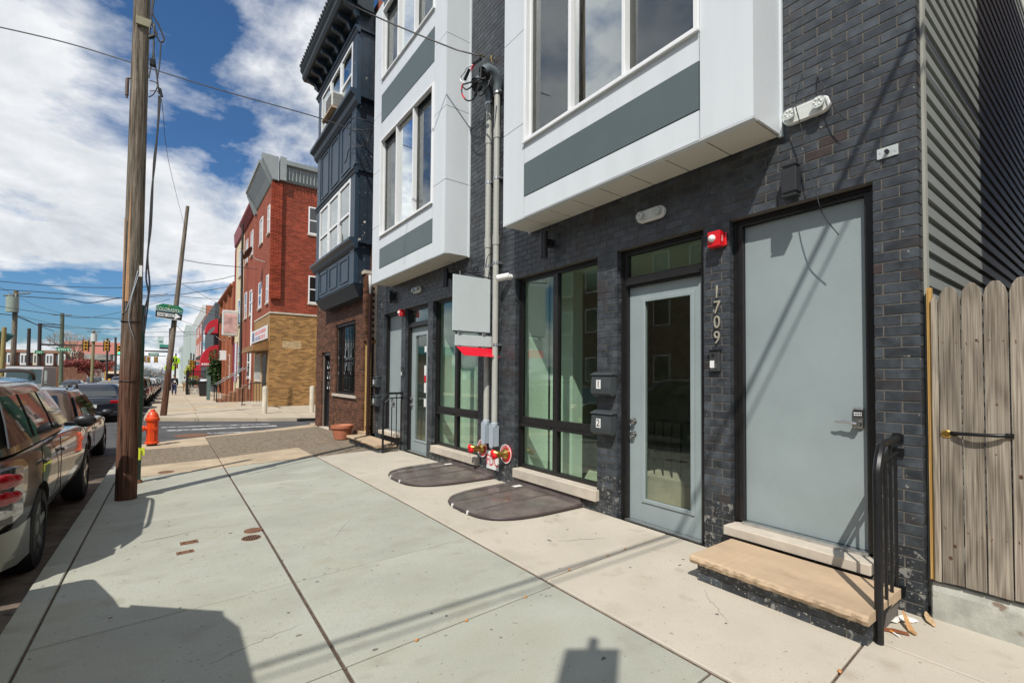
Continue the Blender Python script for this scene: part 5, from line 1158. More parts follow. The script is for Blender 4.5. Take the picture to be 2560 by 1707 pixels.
t = thing('air_conditioner', 'white air conditioner on the orange brick house', 'air conditioner', (3.8, 49, 2.9)); MB().box(3.55, 4.1, 48.7, 49.8, 2.75, 3.6).build('case', white_pl, t); MB().box(3.54, 3.5495, 48.8, 49.7, 2.85, 3.5).build('grille', M('ac_grille', (.2, .2, .19), .6), t)
h4b = row_house('narrow white trimmed house before the dark grey building', 'white_row_house', 56.52, 58.5, 7.6, offwhite)
h5 = row_house('dark grey modern building with a projecting upper floor', 'dark_grey_building', 58.52, 84, 9.1, dkgrey, [], x=3.7)
MB().box(3.66, 3.6995, 74, 79, 4.3, 7.5).build('upper_window', dark_glass, h5); MB().box(3.0, 3.69, 66, 84.2, 3.55, 3.85).build('canopy', blk_frame, h5); MB().box(2.5, 3.69, 84.2, 86, 3.0, 3.1).build('canopy', blk_frame, h5)
def awning(x0, x1, y0, y1, z0, z1, lab, txt=True):
    t = thing('awning', lab, 'awning', (x1, (y0+y1)/2, z0)); n = 7; vs = []; fs = []
    for i in range(n+1):
        a = math.pi/2*i/n; vs += [(x1-(x1-x0)*math.sin(a), y0, z0+.35+(z1-z0-.35)*math.cos(a)), (x1-(x1-x0)*math.sin(a), y1, z0+.35+(z1-z0-.35)*math.cos(a))]
    vs += [(x0, y0, z0), (x0, y1, z0)]
    fs = [(2*i, 2*i+1, 2*i+3, 2*i+2) for i in range(n+1)] + [tuple(range(0, 2*n+3, 2)) + (2*n+4-2+0,)] if False else [(2*i, 2*i+1, 2*i+3, 2*i+2) for i in range(n+1)]
    k = len(vs); vs += [(x1, y0, z0), (x1, y1, z0)]
    fs += [tuple([2*i for i in range(n+2)] + [k]), tuple([2*i+1 for i in range(n+2)] + [k+1])]
    MB().add(vs, fs).build('fabric', awn_red, t, smooth=35)
    if txt:
        for j in range(7): MB().box(x0+.1+j*.17, x0+.22+j*.17, y0-.008, y0-.002, z0+.08, z0+.28).build('lettering', white_pl, t)
awning(2.45, 3.95, 56.8, 58.9, 2.3, 4.5, 'large red dome awning over the entrance beside the orange brick house'); awning(2.85, 3.9, 57.0, 59.5, 5.7, 7.2, 'smaller red dome awning on the upper floor of the grey building', False)
h6 = row_house('coral brick building with a white cornice', 'coral_building', 84.2, 116, 11.9, coral, [(y, y+2.6, z, z+2.4) for y in (88, 96, 104, 110) for z in (4.6, 8.2)], cornice=1.6, cm=offwhite); MB().box(XC-.3, XC, 84.5, 115, 2.6, 3.5).build('shop_fascia', M('teal_fascia', (.10, .26, .32), .6), h6)
awning(2.2, 4.1, 90, 96, .9, 3.0, 'dull red awning on the coral building', False)
h7 = row_house('pale grey flat building behind the coral building', 'pale_grey_building', 116.2, 146, 13.2, pale_grey); h8 = row_house('off-white tall building behind the pale grey one', 'off_white_building', 146.2, 175, 14, pale_grey, x=3.0)
h9 = row_house('grey clapboard house with two windows far down the street', 'clapboard_house', 175.2, 210, 9.8, M('pale_blue_wall', (.40, .46, .47), .7), [(183, 190, 5.8, 8.2), (183, 190, 2.2, 4.6)], x=2.6, cornice=.9, cm=offwhite)
h10 = row_house('white corner shop with red stripes at the far end', 'white_shop', 210.2, 290, 7.2, offwhite, [(220, 228, 3.2, 5.8)], x=.2)
MB().box(-1.3, .19, 212, 250, .5, 2.2).build('striped_canopy', M('stripe_red', (.5, .03, .03), .6), h10); MB().box(-.2, .195, 212, 285, 2.3, 4.0).build('fascia', offwhite, h10)
dish((3.3, 43.2, 5.9), (XC, 42.6, 5.1), (-.7, .45, .55), 'dark satellite dish above the light box sign', .5); dish((3.2, 55.2, 5.8), (XC, 54.6, 4.8), (-.7, -.3, .5), 'satellite dish beside the red awning', .5)
# brown stoop with rails by the cream house
t = thing('brownstone_stoop', 'brown stone stoop with iron railings in front of the cream house', 'stoop', (3.2, 36, g(36)))
st_m = M('brownstone', (.27, .13, .075), .8, var=.15, vs=3)
for k in range(5): MB().box(2.35+k*.36, 4.14, 33.4, 35.2, g(34)+k*.21-.02, g(34)+(k+1)*.21-.022).build('step', st_m, t)
for yy in (33.35, 35.25):
    mb = MB().tube([(2.3, yy, g(34)), (2.3, yy, .85), (3.9, yy, 1.95), (4.1, yy, 1.95)], .03, 5)
    for k in range(7): mb.tube([(2.55+k*.23, yy, g(34)), (2.55+k*.23, yy, 1.0+k*.157)], .014, 4)
    mb.build('railing', iron, t)
MB().box(2.0, 2.2, 37.2, 37.4, g(37)-.02, 1.35).build('newel_post', M('newel_green', (.10, .16, .15), .6), t)
# ------------------------------------------------------------------ poles
def wood_pole_mat(name, c1, c2, low):
    if name in MATS: return MATS[name]
    m = bpy.data.materials.new(name); m.use_nodes = True; MATS[name] = m
    N = m.node_tree.nodes; L = m.node_tree.links; p = N['Principled BSDF']; p.inputs['Roughness'].default_value = .9; p.inputs['Specular IOR Level'].default_value = .15
    ge = N.new('ShaderNodeNewGeometry'); mp = N.new('ShaderNodeMapping'); mp.inputs['Scale'].default_value = (42, 42, 1.6); L.new(ge.outputs['Position'], mp.inputs[0])
    n = N.new('ShaderNodeTexNoise'); n.inputs['Scale'].default_value = 1; n.inputs['Detail'].default_value = 6; n.inputs['Roughness'].default_value = .65; L.new(mp.outputs[0], n.inputs['Vector'])
    rp = N.new('ShaderNodeValToRGB'); rp.color_ramp.elements[0].position = .33; rp.color_ramp.elements[1].position = .66; rp.color_ramp.elements[0].color = (*c1, 1); rp.color_ramp.elements[1].color = (*c2, 1); L.new(n.outputs['Fac'], rp.inputs[0])
    sp = N.new('ShaderNodeSeparateXYZ'); L.new(ge.outputs['Position'], sp.inputs[0])
    n2 = N.new('ShaderNodeTexNoise'); n2.inputs['Scale'].default_value = 4; L.new(ge.outputs['Position'], n2.inputs['Vector'])
    ad = N.new('ShaderNodeMath'); ad.operation = 'MULTIPLY_ADD'; ad.inputs[1].default_value = 1.2; L.new(n2.outputs['Fac'], ad.inputs[0]); L.new(sp.outputs['Z'], ad.inputs[2])
    mr = N.new('ShaderNodeMapRange'); L.new(ad.outputs[0], mr.inputs[0]); mr.inputs[1].default_value = 2.0; mr.inputs[2].default_value = 3.4
    mi = N.new('ShaderNodeMix'); mi.data_type = 'RGBA'; L.new(mr.outputs[0], mi.inputs['Factor'])
    mu = N.new('ShaderNodeMix'); mu.data_type = 'RGBA'; mu.blend_type = 'MULTIPLY'; mu.inputs['Factor'].default_value = 1; L.new(rp.outputs[0], mu.inputs['A']); mu.inputs['B'].default_value = (*low, 1)   # creosote-soaked butt of the pole
    L.new(mu.outputs['Result'], mi.inputs['A']); L.new(rp.outputs[0], mi.inputs['B']); L.new(mi.outputs['Result'], p.inputs['Base Color'])
    b = N.new('ShaderNodeBump'); b.inputs['Strength'].default_value = 1; b.inputs['Distance'].default_value = .022; L.new(n.outputs['Fac'], b.inputs['Height']); L.new(b.outputs[0], p.inputs['Normal'])
    return m
pole_m = wood_pole_mat('pole_wood', (.045, .036, .028), (.31, .262, .205), (.60, .36, .30))
def irregular_pole(b, t_, r0, r1, n=18, segs=26, seed=1, amp=.045):
    rr_ = random.Random(seed); b = Vector(b); t_ = Vector(t_); vs = []; fs = []
    ph = [rr_.uniform(-1, 1) for _ in range(n)]
    for j in range(segs+1):
        s = j/segs; c = b.lerp(t_, s); r = r0+(r1-r0)*s
        for i in range(n):
            ph[i] = .8*ph[i]+.2*rr_.uniform(-1.5, 1.5); a = 2*math.pi*i/n; q = r*(1+amp*ph[i]); vs.append((c.x+math.cos(a)*q, c.y+math.sin(a)*q, c.z))
    for j in range(segs): fs += [(j*n+i, j*n+(i+1) % n, (j+1)*n+(i+1) % n, (j+1)*n+i) for i in range(n)]
    fs.append(tuple(range(segs*n, segs*n+n)))
    return MB().add(vs, fs)
UP_ = thing('utility_pole', 'big weathered wooden utility pole beside the parked cars', 'pole', (-.415, 7.62, 0))
irregular_pole((-.415, 7.62, -.05), (-.39, 7.62, 10.5), .112, .066).build('shaft', pole_m, UP_, smooth=50)
MB().tube([(-.50, 7.535, 2.3+k*.3) for k in range(5)], [.006]*5, 4).build('splinter', M('fresh_wood', (.45, .25, .13), .8), UP_)
mb = irregular_pole((-.455, 7.545, 2.45), (-.44, 7.55, 4.25), .022, .012, 6, 8, 5, .2); mb.build('split_wood', M('fresh_wood', (.45, .25, .13), .8, var=.2, vs=20, stretch=(9, 9, .7)), UP_)
pp = lambda x, y, Y=7.5: tuple(at(220+.4462*x, .4462*y, Y))
mb = MB().cyl(pp(215, 440, 7.62), pp(252, 440, 7.62), .012, n=8).cyl(pp(221, 445, 7.62), pp(217, 535, 7.62), .02, n=8).sphere(pp(218, 545, 7.62), .014, 5); mb.build('insulator', M('insulator_brown', (.10, .06, .05), .5), UP_)
MB().box(-.45, -.29, 7.50, 7.53, 6.0, 6.10).build('bracket', M('bracket_wood', (.28, .26, .17), .8), UP_)
mb = MB()
for (pts, r) in (([(-.36, 7.52, 2.85), (-.40, 7.515, 2.6), (-.46, 7.53, 2.35), (-.50, 7.56, 2.30)], .006), ([(-.35, 7.52, 2.80), (-.42, 7.505, 2.45), (-.43, 7.505, 2.2), (-.38, 7.51, 2.0)], .005)): mb.tube(curve_pts(pts), r, 5)
mb.build('ground_wire', galv, UP_); MB().box(-.345, -.315, 7.52, 7.56, 2.78, 2.92).build('clamp', white_pl, UP_)
mb = MB(); 
for z in (1.45, 2.2): mb.lathe([(.114, 0), (.116, .004), (.114, .008)], (-.412, 7.62, z), 20)
mb.build('band', iron, UP_)
# hanging cables on the right of the pole
t = thing('pole_cables', 'black cables looping down the right side of the wooden pole', 'cables', (-.30, 7.45, 2.9))
for pts in ([(395, 225+280), (380, 245+310), (370, 690), (340, 870), (330, 980)],):
    pass
S_ = lambda x, y, Y=7.42: tuple(at(x, y, Y))
for pts, r in (([(389, -20), (381, 30), (396, 62), (410, 98), (400, 105), (388, 80), (385, 60), (384, 130), (392, 190), (397, 235)], .010), ([(383, -20), (378, 40), (384, 70), (392, 84), (379, 96), (374, 78), (380, 50)], .010), ([(402, 108), (399, 160), (393, 205), (400, 225)], .008),
               ([(386, 104), (380, 150), (372, 195)], .008), ([(400, 225), (401, 245), (392, 345), (384, 410), (378, 560), (369, 640), (374, 720), (363, 770), (358, 828)], .010), ([(397, 240), (395, 300), (388, 400), (379, 480), (372, 600), (365, 690), (371, 740), (360, 835)], .010), ([(374, 202), (388, 206), (396, 216)], .006), ([(374, 228), (393, 229), (404, 240)], .006), ([(371, 244), (385, 235), (396, 212)], .006)):
    MB().tube(curve_pts([S_(*p) for p in pts], 5), r, 5).build('cable', wire_m, t, smooth=60)
MB().box(*[v for ab in zip(S_(378, 26), S_(390, 42)) for v in ab][:2], 7.40, 7.47, *sorted((S_(0, 26)[2], S_(0, 42)[2]))).build('terminal', iron, t)
MB().cyl(S_(372, 95), S_(384, 90), .022, n=8).build('clamp', iron, t); MB().cyl(S_(400, 222), S_(405, 243), .014, n=8).build('clamp', iron, t)
# green metal pole behind it
GX = -.375
t = thing('green_post', 'dark green metal post behind the wooden pole with yellow tape', 'post', (GX, 8.72, g(8.7))); MB().cyl((GX, 8.72, g(8.7)), (GX, 8.72, 2.55), .062, n=16).build('shaft', M('green_metal', (.012, .055, .035), .5, var=.3, vs=8, spots=[(10, .68, (.3, .3, .26), .03)]), t, smooth=40); MB().lathe([(.09, 0), (.08, .03), (.063, .05)], (GX, 8.72, g(8.7)), 14).build('base', rust, t, smooth=40)
MB().lathe([(.064, 0), (.067, .02), (.064, .05)], (GX, 8.72, .42), 14).box(GX+.02, GX+.055, 8.62, 8.66, .30, .45).box(GX+.06, GX+.1, 8.64, 8.66, .36, .47).build('tape', M('yellow_tape', (.65, .70, .05), .5), t)
# leaning pole with street signs
t = LP = thing('leaning_pole', 'leaning wooden pole carrying the COLORADO ST sign', 'pole', (-.19, 23.2, g(23)))
irregular_pole((-.19, 23.2, g(23)-.1), (.43, 23.2, 8.42), .115, .062, seed=9).build('shaft', pole_m, LP, smooth=50)
sg_green = M('sign_green', (.006, .16, .065), .4, var=.05); sg_white = M('sign_white', (.78, .79, .77), .45); sg_black = M('sign_black', (.015, .015, .017), .45)
SG = thing('street_sign', 'green COLORADO ST street name sign on the leaning pole', 'sign', (-.1, 22.95, 3.9))
q = lambda x, y, dy=0: tuple(at(350+.08929*x, 720+.08929*y, 22.95+dy))
def plate(name, pts, mat, parent, th=.02, dy=0):
    a = [q(*p, dy) for p in pts]; b = [(p[0], p[1]+th, p[2]) for p in a]; n = len(a)
    return MB().add(a+b, [tuple(range(n)), tuple(range(2*n-1, n-1, -1))]+[(i, (i+1) % n, n+(i+1) % n, n+i) for i in range(n)]).build(name, mat, parent)
plate('panel', [(450, 492), (640, 435), (800, 460), (1075, 500), (1215, 605), (1192, 720), (440, 610)], sg_green, SG)
xd = Vector(q(1040, 650))-Vector(q(495, 575)); xd.normalize(); yd = Vector((0, 1, 0)).cross(xd)*-1; yd = Vector((-xd.z, 0, xd.x))
text('COLORADO', .19, sg_white, 'lettering', Vector(q(775, 607, -.012)), xd, yd, SG, extrude=.001, sx=.68); text('ST', .10, sg_white, 'lettering', Vector(q(1130, 665, -.012)), xd, yd, SG, extrude=.001)
text('SOUTH', .06, M('sign_mint', (.25, .55, .40), .5), 'lettering', Vector(q(970, 525, -.012)), xd, yd, SG, extrude=.001); plate('emblem', [(805, 475), (850, 482), (855, 525), (812, 520)], M('sign_gold', (.32, .30, .04), .5), SG, .004, -.006)
SO = thing('one_way_sign', 'black and white ONE WAY arrow sign below the street name', 'sign', (-.1, 22.95, 3.65))
plate('panel', [(440, 615), (1190, 733), (1165, 912), (428, 803)], sg_black, SO); plate('arrow', [(485, 670), (985, 745), (998, 705), (1138, 815), (965, 875), (962, 820), (480, 772)], sg_white, SO, .004, -.008); plate('panel_edge', [(420, 795), (428, 803), (1165, 912), (1160, 924), (415, 815)], sg_white, SO)
text('ONE WAY', .115, sg_black, 'lettering', Vector(q(745, 755, -.016)), xd, yd, SO, extrude=.001, sx=1.05)
# ------------------------------------------------------------------ hydrant
t = thing('fire_hydrant', 'orange fire hydrant at the street corner', 'hydrant', (-.30, 13.45, g(13.4)))
hyd = M('hydrant_orange', (.66, .062, .008), .42, var=.1, vs=8, coat=.2); hz = g(13.4); hx, hy = -.30, 13.45
MB().lathe([(.10, 0), (.10, .05)], (hx, hy, hz), 16).build('foot', iron, t)
MB().lathe([(.135, .05), (.135, .085), (.105, .10), (.102, .42), (.108, .56)], (hx, hy, hz), 24).build('barrel', hyd, t, smooth=35); MB().lathe([(.128, .56), (.135, .585), (.135, .625), (.12, .64)], (hx, hy, hz), 24).build('flange', hyd, t, smooth=35)
MB().lathe([(.118, .64), (.105, .70), (.075, .755), (.045, .785), (.045, .80), (.03, .83), (.012, .835)], (hx, hy, hz), 24).build('bonnet', hyd, t, smooth=35)
for k in range(10):
    a = 2*math.pi*k/10; MB().box(hx+.101*math.cos(a)-.008, hx+.101*math.cos(a)+.008, hy+.101*math.sin(a)-.008, hy+.101*math.sin(a)+.008, hz+.11, hz+.54).build('rib', hyd, t)
for k in range(8):
    a = 2*math.pi*k/8; MB().cyl((hx+.122*math.cos(a), hy+.122*math.sin(a), hz+.085), (hx+.122*math.cos(a), hy+.122*math.sin(a), hz+.10), .012, n=6).build('bolt', hyd, t)
MB().cyl((hx, hy, hz+.40), (hx-.15, hy-.02, hz+.40), .055, n=16).build('nozzle', hyd, t, smooth=40); MB().cyl((hx-.15, hy-.02, hz+.40), (hx-.20, hy-.026, hz+.40), .068, n=16).sphere((hx-.205, hy-.026, hz+.40), .03, 6).build('nozzle_cap', hyd, t, smooth=40); MB().cyl((hx, hy, hz+.40), (hx+.04, hy-.15, hz+.40), .045, n=14).build('nozzle', hyd, t, smooth=40)
MB().tube(curve_pts([(hx-.16, hy-.02, hz+.46), (hx-.20, hy-.02, hz+.50), (hx-.16, hy-.03, hz+.53), (hx-.11, hy-.03, hz+.50)]), .006, 4).build('chain', galv, t)

# ------------------------------------------------------------------ vehicles
tyre_m = M('tyre', (.014, .014, .014), .85, var=.2, vs=40, bump=.6, bs=90); rim_m = M('alloy', (.42, .42, .41), .3, .9, var=.1); lamp_red = M('lamp_red', (.30, .003, .008), .12, coat=1, var=.3, vs=30); lamp_clr = M('lamp_clear', (.55, .52, .46), .15, coat=1, var=.3, vs=40); lamp_dark = M('lamp_housing', (.02, .02, .022), .15, coat=1); chrome = M('chrome', (.62, .62, .62), .12, 1); car_glass = M('car_glass', (.010, .014, .016), .03, var=.1, coat=.8, spec=.7); under_m = M('underbody', (.006, .006, .006), .9); plate_m = M('licence_plate', (.62, .64, .62), .5, var=.2, vs=40)
def paint(name, c, metal=.55, rough=.28): return M(name, c, rough, metal, var=.04, coat=1)
def evalmesh(o):
    bpy.context.view_layer.update(); me = bpy.data.meshes.new_from_object(o.evaluated_get(bpy.context.evaluated_depsgraph_get())); return me
def car(name, label, cat, style, pm, loc, rotz=0, L=4.6, W=1.8, H=1.66, near=False, group=None, cab=0):
    t = thing(name, label, cat, (0, 0, 0), group); hl = L/2; hw = W/2
    S = {'suv': dict(belt=.648, rb=(-.975, .46), rt=(-.86, .13), rw=.765, hood=.62, zl=.19), 'sedan': dict(belt=.635, rb=(-.77, .47), rt=(-.44, .08), rw=.70, hood=.60, zl=.14), 'hatch': dict(belt=.60, rb=(-.96, .52), rt=(-.74, .10), rw=.73, hood=.575, zl=.16)}[style]
    S['rb'] = (S['rb'][0], S['rb'][1]+cab); S['rt'] = (S['rt'][0], S['rt'][1]+cab)
    zb = H*S['belt']; zh = H*S['hood']; zl = H*S['zl']
    st = [(-1.0, .84, zl+.16, zb-.16), (-.985, .93, zl+.06, zb-.03), (-.93, .975, zl, zb), (-.6, 1, zl-.02, zb+.005), (-.1, 1, zl-.03, zb), (.42, .995, zl-.03, zh+.015), (.65, .98, zl-.02, zh-.01), (.88, .94, zl, zh-.06), (.965, .86, zl+.03, zh-.13), (1.0, .72, zl+.10, zh-.24)]
    if style == 'sedan': st[1] = (-.985, .92, zl+.08, zb-.05); st[2] = (-.93, .965, zl+.02, zb-.01)
    vs = []; fs = []; k = 14
    for (yy, wf, z0, z1) in st:
        w = hw*wf; h = z1-z0
        half = [(w*.80, z0), (w*.95, z0+h*.10), (w, z0+h*.40), (w*.992, z0+h*.70), (w*.965, z0+h*.88), (w*.90, z1), (w*.45, z1+.025)]
        ring = [(x, z) for x, z in half] + [(-x, z) for x, z in reversed(half)]
        vs += [(x, yy*hl, z) for x, z in ring]
    for j in range(len(st)-1): fs += [(j*k+i, j*k+(i+1) % k, (j+1)*k+(i+1) % k, (j+1)*k+i) for i in range(k)]
    fs += [tuple(range(k)), tuple(range(len(st)*k-1, (len(st)-1)*k-1, -1))]
    def gl(tt):   # greenhouse: rear y, front y, half width, z
        e = tt**1.15
        return (hl*(S['rb'][0]+(S['rt'][0]-S['rb'][0])*e), hl*(S['rb'][1]+(S['rt'][1]-S['rb'][1])*e), hw*(.93+(S['rw']-.93)*tt**1.3), zb-.02+(H*.955-zb+.02)*tt)
    levels = [0, .25, .5, .75, .92, 1.0]
    gv = []; gf = []; n = 16
    for li, tt in enumerate(levels):
        a, b, w, z = gl(tt); c = .14
        if tt == 1: a += .12; b -= .10; w -= .06; z = H*.985
        pts = [(w, a+c), (w, a*.6+b*.4), (w, a*.25+b*.75), (w-.02, b-c*1.2), (w-.14, b-.01), (w*.4, b+.04*(1-tt)), (-w*.4, b+.04*(1-tt)), (-w+.14, b-.01), (-w+.02, b-c*1.2), (-w, a*.25+b*.75), (-w, a*.6+b*.4), (-w, a+c), (-w+.10, a+.01), (-w*.4, a-.02), (w*.4, a-.02), (w-.10, a+.01)]
        gv += [(x, y, z) for x, y in pts]
    for j in range(len(levels)-1): gf += [(j*n+i, j*n+(i+1) % n, (j+1)*n+(i+1) % n, (j+1)*n+i) for i in range(n)]
    gf.append(tuple(range((len(levels)-1)*n, len(levels)*n)))
    wy = (-.56*hl if style != 'sedan' else -.60*hl, .655*hl if style != 'sedan' else .62*hl); wr = .345*(H/1.66)**.4 if style != 'sedan' else .325
    def shell(v, f, sub):
        o = MB().add(v, f).build('tmp', pm, org=(0, 0, 0), smooth=60)
        md = o.modifiers.new('s', 'SUBSURF'); md.levels = sub; md.render_levels = sub; cut = []
        if f is fs:
            for y in wy:
                c = MB().cyl((-hw*1.2, y, wr), (hw*1.2, y, wr), wr+.055, n=28).build('cut', pm, org=(0, 0, 0)); cut.append(c)
                bo = o.modifiers.new('b', 'BOOLEAN'); bo.operation = 'DIFFERENCE'; bo.object = c; bo.solver = 'EXACT'
        me = evalmesh(o); bpy.data.objects.remove(o)
        for c in cut: bpy.data.objects.remove(c)
        me.shade_smooth(); me.set_sharp_from_angle(angle=R(42)); return me
    body = link('body', shell(vs, fs, 2), (0, 0, 0), t); cab = link('cabin', shell(gv, gf, 2 if near else 1), (0, 0, 0), t)
    MB().box(-hw*.84, hw*.84, -hl*.93, hl*.9, zl+.0, zl+.25).build('underbody', under_m, t)
    # glazing
    def sp(yf, tt, side, off=.012):
        a, b, w, z = gl(tt); return ((w+off)*side, a+(b-a)*yf, z)
    spans = {'suv': [(.035, .30, .06, .27), (.335, .585, .315, .60), (.62, .90, .64, .86)], 'sedan': [(.11, .46, .20, .44), (.49, .88, .49, .80)], 'hatch': [(.07, .22, .12, .24), (.25, .54, .27, .53), (.57, .93, .56, .86)]}[style]
    for side in (1, -1):
        for (b0, b1, t0, t1) in spans:
            pts = []
            for tt in (.12, .45, .80): pts.append((sp(b0+(t0-b0)*tt, tt, side), sp(b1+(t1-b1)*tt, tt, side)))
            v = [p for pr in pts for p in pr]; v2 = [(x-.01*side, y, z) for x, y, z in v]
            MB().add(v+v2, [(0, 1, 3, 2), (2, 3, 5, 4), (6, 8, 9, 7), (8, 10, 11, 9), (0, 6, 7, 1), (4, 5, 11, 10), (0, 2, 8, 6), (2, 4, 10, 8), (1, 7, 9, 3), (3, 9, 11, 5)]).build('side_window', car_glass, t)
        if near:
            for yf in ((.31, .605) if style == 'suv' else (.235, .555)):
                p0 = sp(yf, .0, side, .0); MB().tube([(hw*1.001*side, p0[1], zl+.15), (hw*1.003*side, p0[1], zb-.2), (hw*.985*side, p0[1]+.01, zb-.04)], .004, 4).build('door_gap', under_m, t)
                MB().box(hw*.99*side, hw*1.02*side, p0[1]+.06, p0[1]+.24, zb-.20, zb-.165).build('door_handle', pm, t, bevel=.008)
        ym = gl(.1)[1]-.38; MB().sphere(((hw+.10)*side, ym, zb+.05), .10, 7, (1.0, .5, .72)).box(hw*.92*side, (hw+.03)*side, ym-.03, ym+.03, zb-.0, zb+.04).build('mirror', blk_pl, t, smooth=50)
        for z0, r, h in ((zb-.02, .01, 0),): pass
        if near:
            a, b, w, z = gl(1.0); MB().tube(curve_pts([(w*.93*side, a+.2, H*.965), (w*.95*side, a+.28, H*1.0), (w*.95*side, (a+b)/2, H*1.01), (w*.95*side, b-.3, H*1.0), (w*.93*side, b-.1, H*.96)]), .018, 6).build('roof_rail', blk_pl, t, smooth=50)
    for fr in (0, 1):
        v = []
        for tt in (.10, .5, .86):
            a, b, w, z = gl(tt)
            if fr: v += [(-w*.80, b+.018-.01*tt, z), (w*.80, b+.018-.01*tt, z)]
            else: v += [(-w*.78, a-.03, z), (w*.78, a-.03, z)]
        s_ = -.012 if fr else .012; v2 = [(x, y+s_, z) for x, y, z in v]
        MB().add(v+v2, [(0, 1, 3, 2), (2, 3, 5, 4), (6, 8, 9, 7), (8, 10, 11, 9), (0, 6, 7, 1), (4, 5, 11, 10), (0, 2, 8, 6), (2, 4, 10, 8), (1, 7, 9, 3), (3, 9, 11, 5)]).build('windshield' if fr else 'rear_window', car_glass, t)
    # wheels
    for y in wy:
        for side in (1, -1):
            x1 = (hw-.015)*side; x0 = (hw-.235)*side
            prof = [(wr*.66, x0), (wr*.92, x0), (wr, x0+.03*side), (wr, x1-.035*side), (wr*.93, x1-.004*side), (wr*.68, x1)]
            wv = MB().lathe([(r, x) for r, x in prof], (0, y, wr), 28, 'x', True).build('wheel', tyre_m, t, smooth=40)
            rv = MB().lathe([(wr*.68, x1-.02*side), (wr*.63, x1-.012*side), (wr*.60, x1-.05*side), (.01, x1-.075*side)], (0, y, wr), 28, 'x'); rv.build('rim', rim_m if not near else M('rim_dark2', (.05, .05, .05), .5), wv, smooth=40)
            sv = MB()
            for k5 in range(5):
                a = 2*math.pi*k5/5+.3; dx, dz = math.cos(a), math.sin(a); px, pz = -dz, dx
                for (r0, r1, w0, w1) in ((.03, wr*.66, .05, .032),):
                    P0 = [(x1-.03*side, y+dx*r0+px*w0, wr+dz*r0+pz*w0), (x1-.03*side, y+dx*r0-px*w0, wr+dz*r0-pz*w0), (x1-.008*side, y+dx*r1-px*w1, wr+dz*r1-pz*w1), (x1-.008*side, y+dx*r1+px*w1, wr+dz*r1+pz*w1)]
                    sv.hexa(P0+[(x-.03*side, yy, zz) for x, yy, zz in P0])
            sv.cyl((x1-.045*side, y, wr), (x1-.018*side, y, wr), .06, n=14).build('spokes', rim_m, wv)
            if near: sv2 = MB().lathe([(wr+.052, x0), (wr+.052, x1+.004*side), (wr+.075, x1+.010*side), (wr+.08, x1-.01*side)], (0, y, wr), 28, 'x')
    # lights and bumpers
    for side in (1, -1):
        if style == 'suv':
            hb = MB().add([(hw*1.0*side, -hl*.875, zb-.10), (hw*.985*side, -hl*.955, zb-.08), (hw*.86*side, -hl*1.0, zb-.10), (hw*.80*side, -hl*1.005, zb-.12), (hw*1.012*side, -hl*.885, zb-.46), (hw*.985*side, -hl*.965, zb-.49), (hw*.87*side, -hl*1.008, zb-.48), (hw*.80*side, -hl*1.012, zb-.47), (hw*.7*side, -hl*.9, zb-.1), (hw*.7*side, -hl*.9, zb-.47)], [(0, 1, 5, 4), (1, 2, 6, 5), (2, 3, 7, 6), (0, 4, 9, 8), (3, 8, 9, 7), (0, 8, 3, 2, 1), (4, 5, 6, 7, 9)])
            H_ = hb.build('tail_light', lamp_dark, t, bevel=.012, segs=2, smooth=40)
            c = Vector((hw*.955*side, -hl*.965, 0))
            for zz, hh, mt in ((zb-.18, .058, lamp_red), (zb-.30, .058, lamp_red), (zb-.41, .042, lamp_clr)):
                o = MB().sphere((0, 0, 0), 1, 10, (.115, .024, hh)).build('lens', mt, H_, smooth=60, org=(0, 0, 0)); o.location = Vector((c.x-.010*side, c.y-.006, zz))-WLOC[H_.name]; o.rotation_euler.z = R(52)*side
        else:
            MB().box(hw*.56*side, hw*.965*side, -hl*1.0, -hl*.93, zb-.21, zb-.09).build('tail_light', lamp_red, t, bevel=.02, segs=2)
        MB().box(hw*.5*side, hw*.90*side, hl*.93, hl*.985, zh-.26, zh-.13).build('headlight', lamp_clr, t, bevel=.03, segs=2)
    MB().box(-hw*.90, hw*.90, -hl*1.015, -hl*.93, zl+.05, zl+.22).build('rear_bumper', pm if style == 'suv' else pm, t, bevel=.04, segs=3); MB().box(-hw*.88, hw*.88, hl*.93, hl*1.0, zl+.04, zl+.2).build('front_bumper', pm, t, bevel=.04, segs=3)
    if style == 'suv' and near:
        for side in (1,):
            MB().add([(hw*1.015*side, -hl*.80, zl-.03), (hw*1.015*side, -hl*.80, zl+.25), (hw*1.0*side, -hl*.93, zl+.25), (hw*.90*side, -hl*1.01, zl+.24), (hw*.90*side, -hl*1.01, zl-.02), (hw*1.0*side, -hl*.93, zl-.02)], [(0, 1, 2, 5), (2, 3, 4, 5)]).build('bumper_corner', pm, t, smooth=60)
    if style == 'sedan': MB().box(-hw*.55, hw*.55, -hl*1.004, -hl*.985, zb-.235, zb-.20).build('chrome_strip', chrome, t); MB().lathe([(.055, 0), (.055, .012), (.04, .012), (.04, 0)], (0, -hl*1.0, zb-.13), 16, 'y', True).build('badge', chrome, t)
    MB().box(-.16, .16, -hl*1.02, -hl*1.0, zb-.36, zb-.25).build('licence_plate', plate_m, t); MB().box(-hw*.45, hw*.45, hl*.985, hl*1.003, zh-.30, zh-.16).build('grille', under_m, t)
    t.location = loc; t.rotation_euler.z = rotz; WLOC[t.name] = Vector(loc); return t
pewter = paint('pewter_paint', (.078, .070, .054)); bronze = paint('bronze_paint', (.13, .085, .055)); darkblue = paint('midnight_paint', (.012, .016, .026)); blackp = paint('black_paint', (.010, .010, .011)); tanp = paint('tan_paint', (.22, .18, .13)); silver = paint('silver_paint', (.40, .41, .42)); whitep = paint('white_paint', (.66, .67, .66), 0); redp = paint('red_paint', (.30, .012, .014), .3)
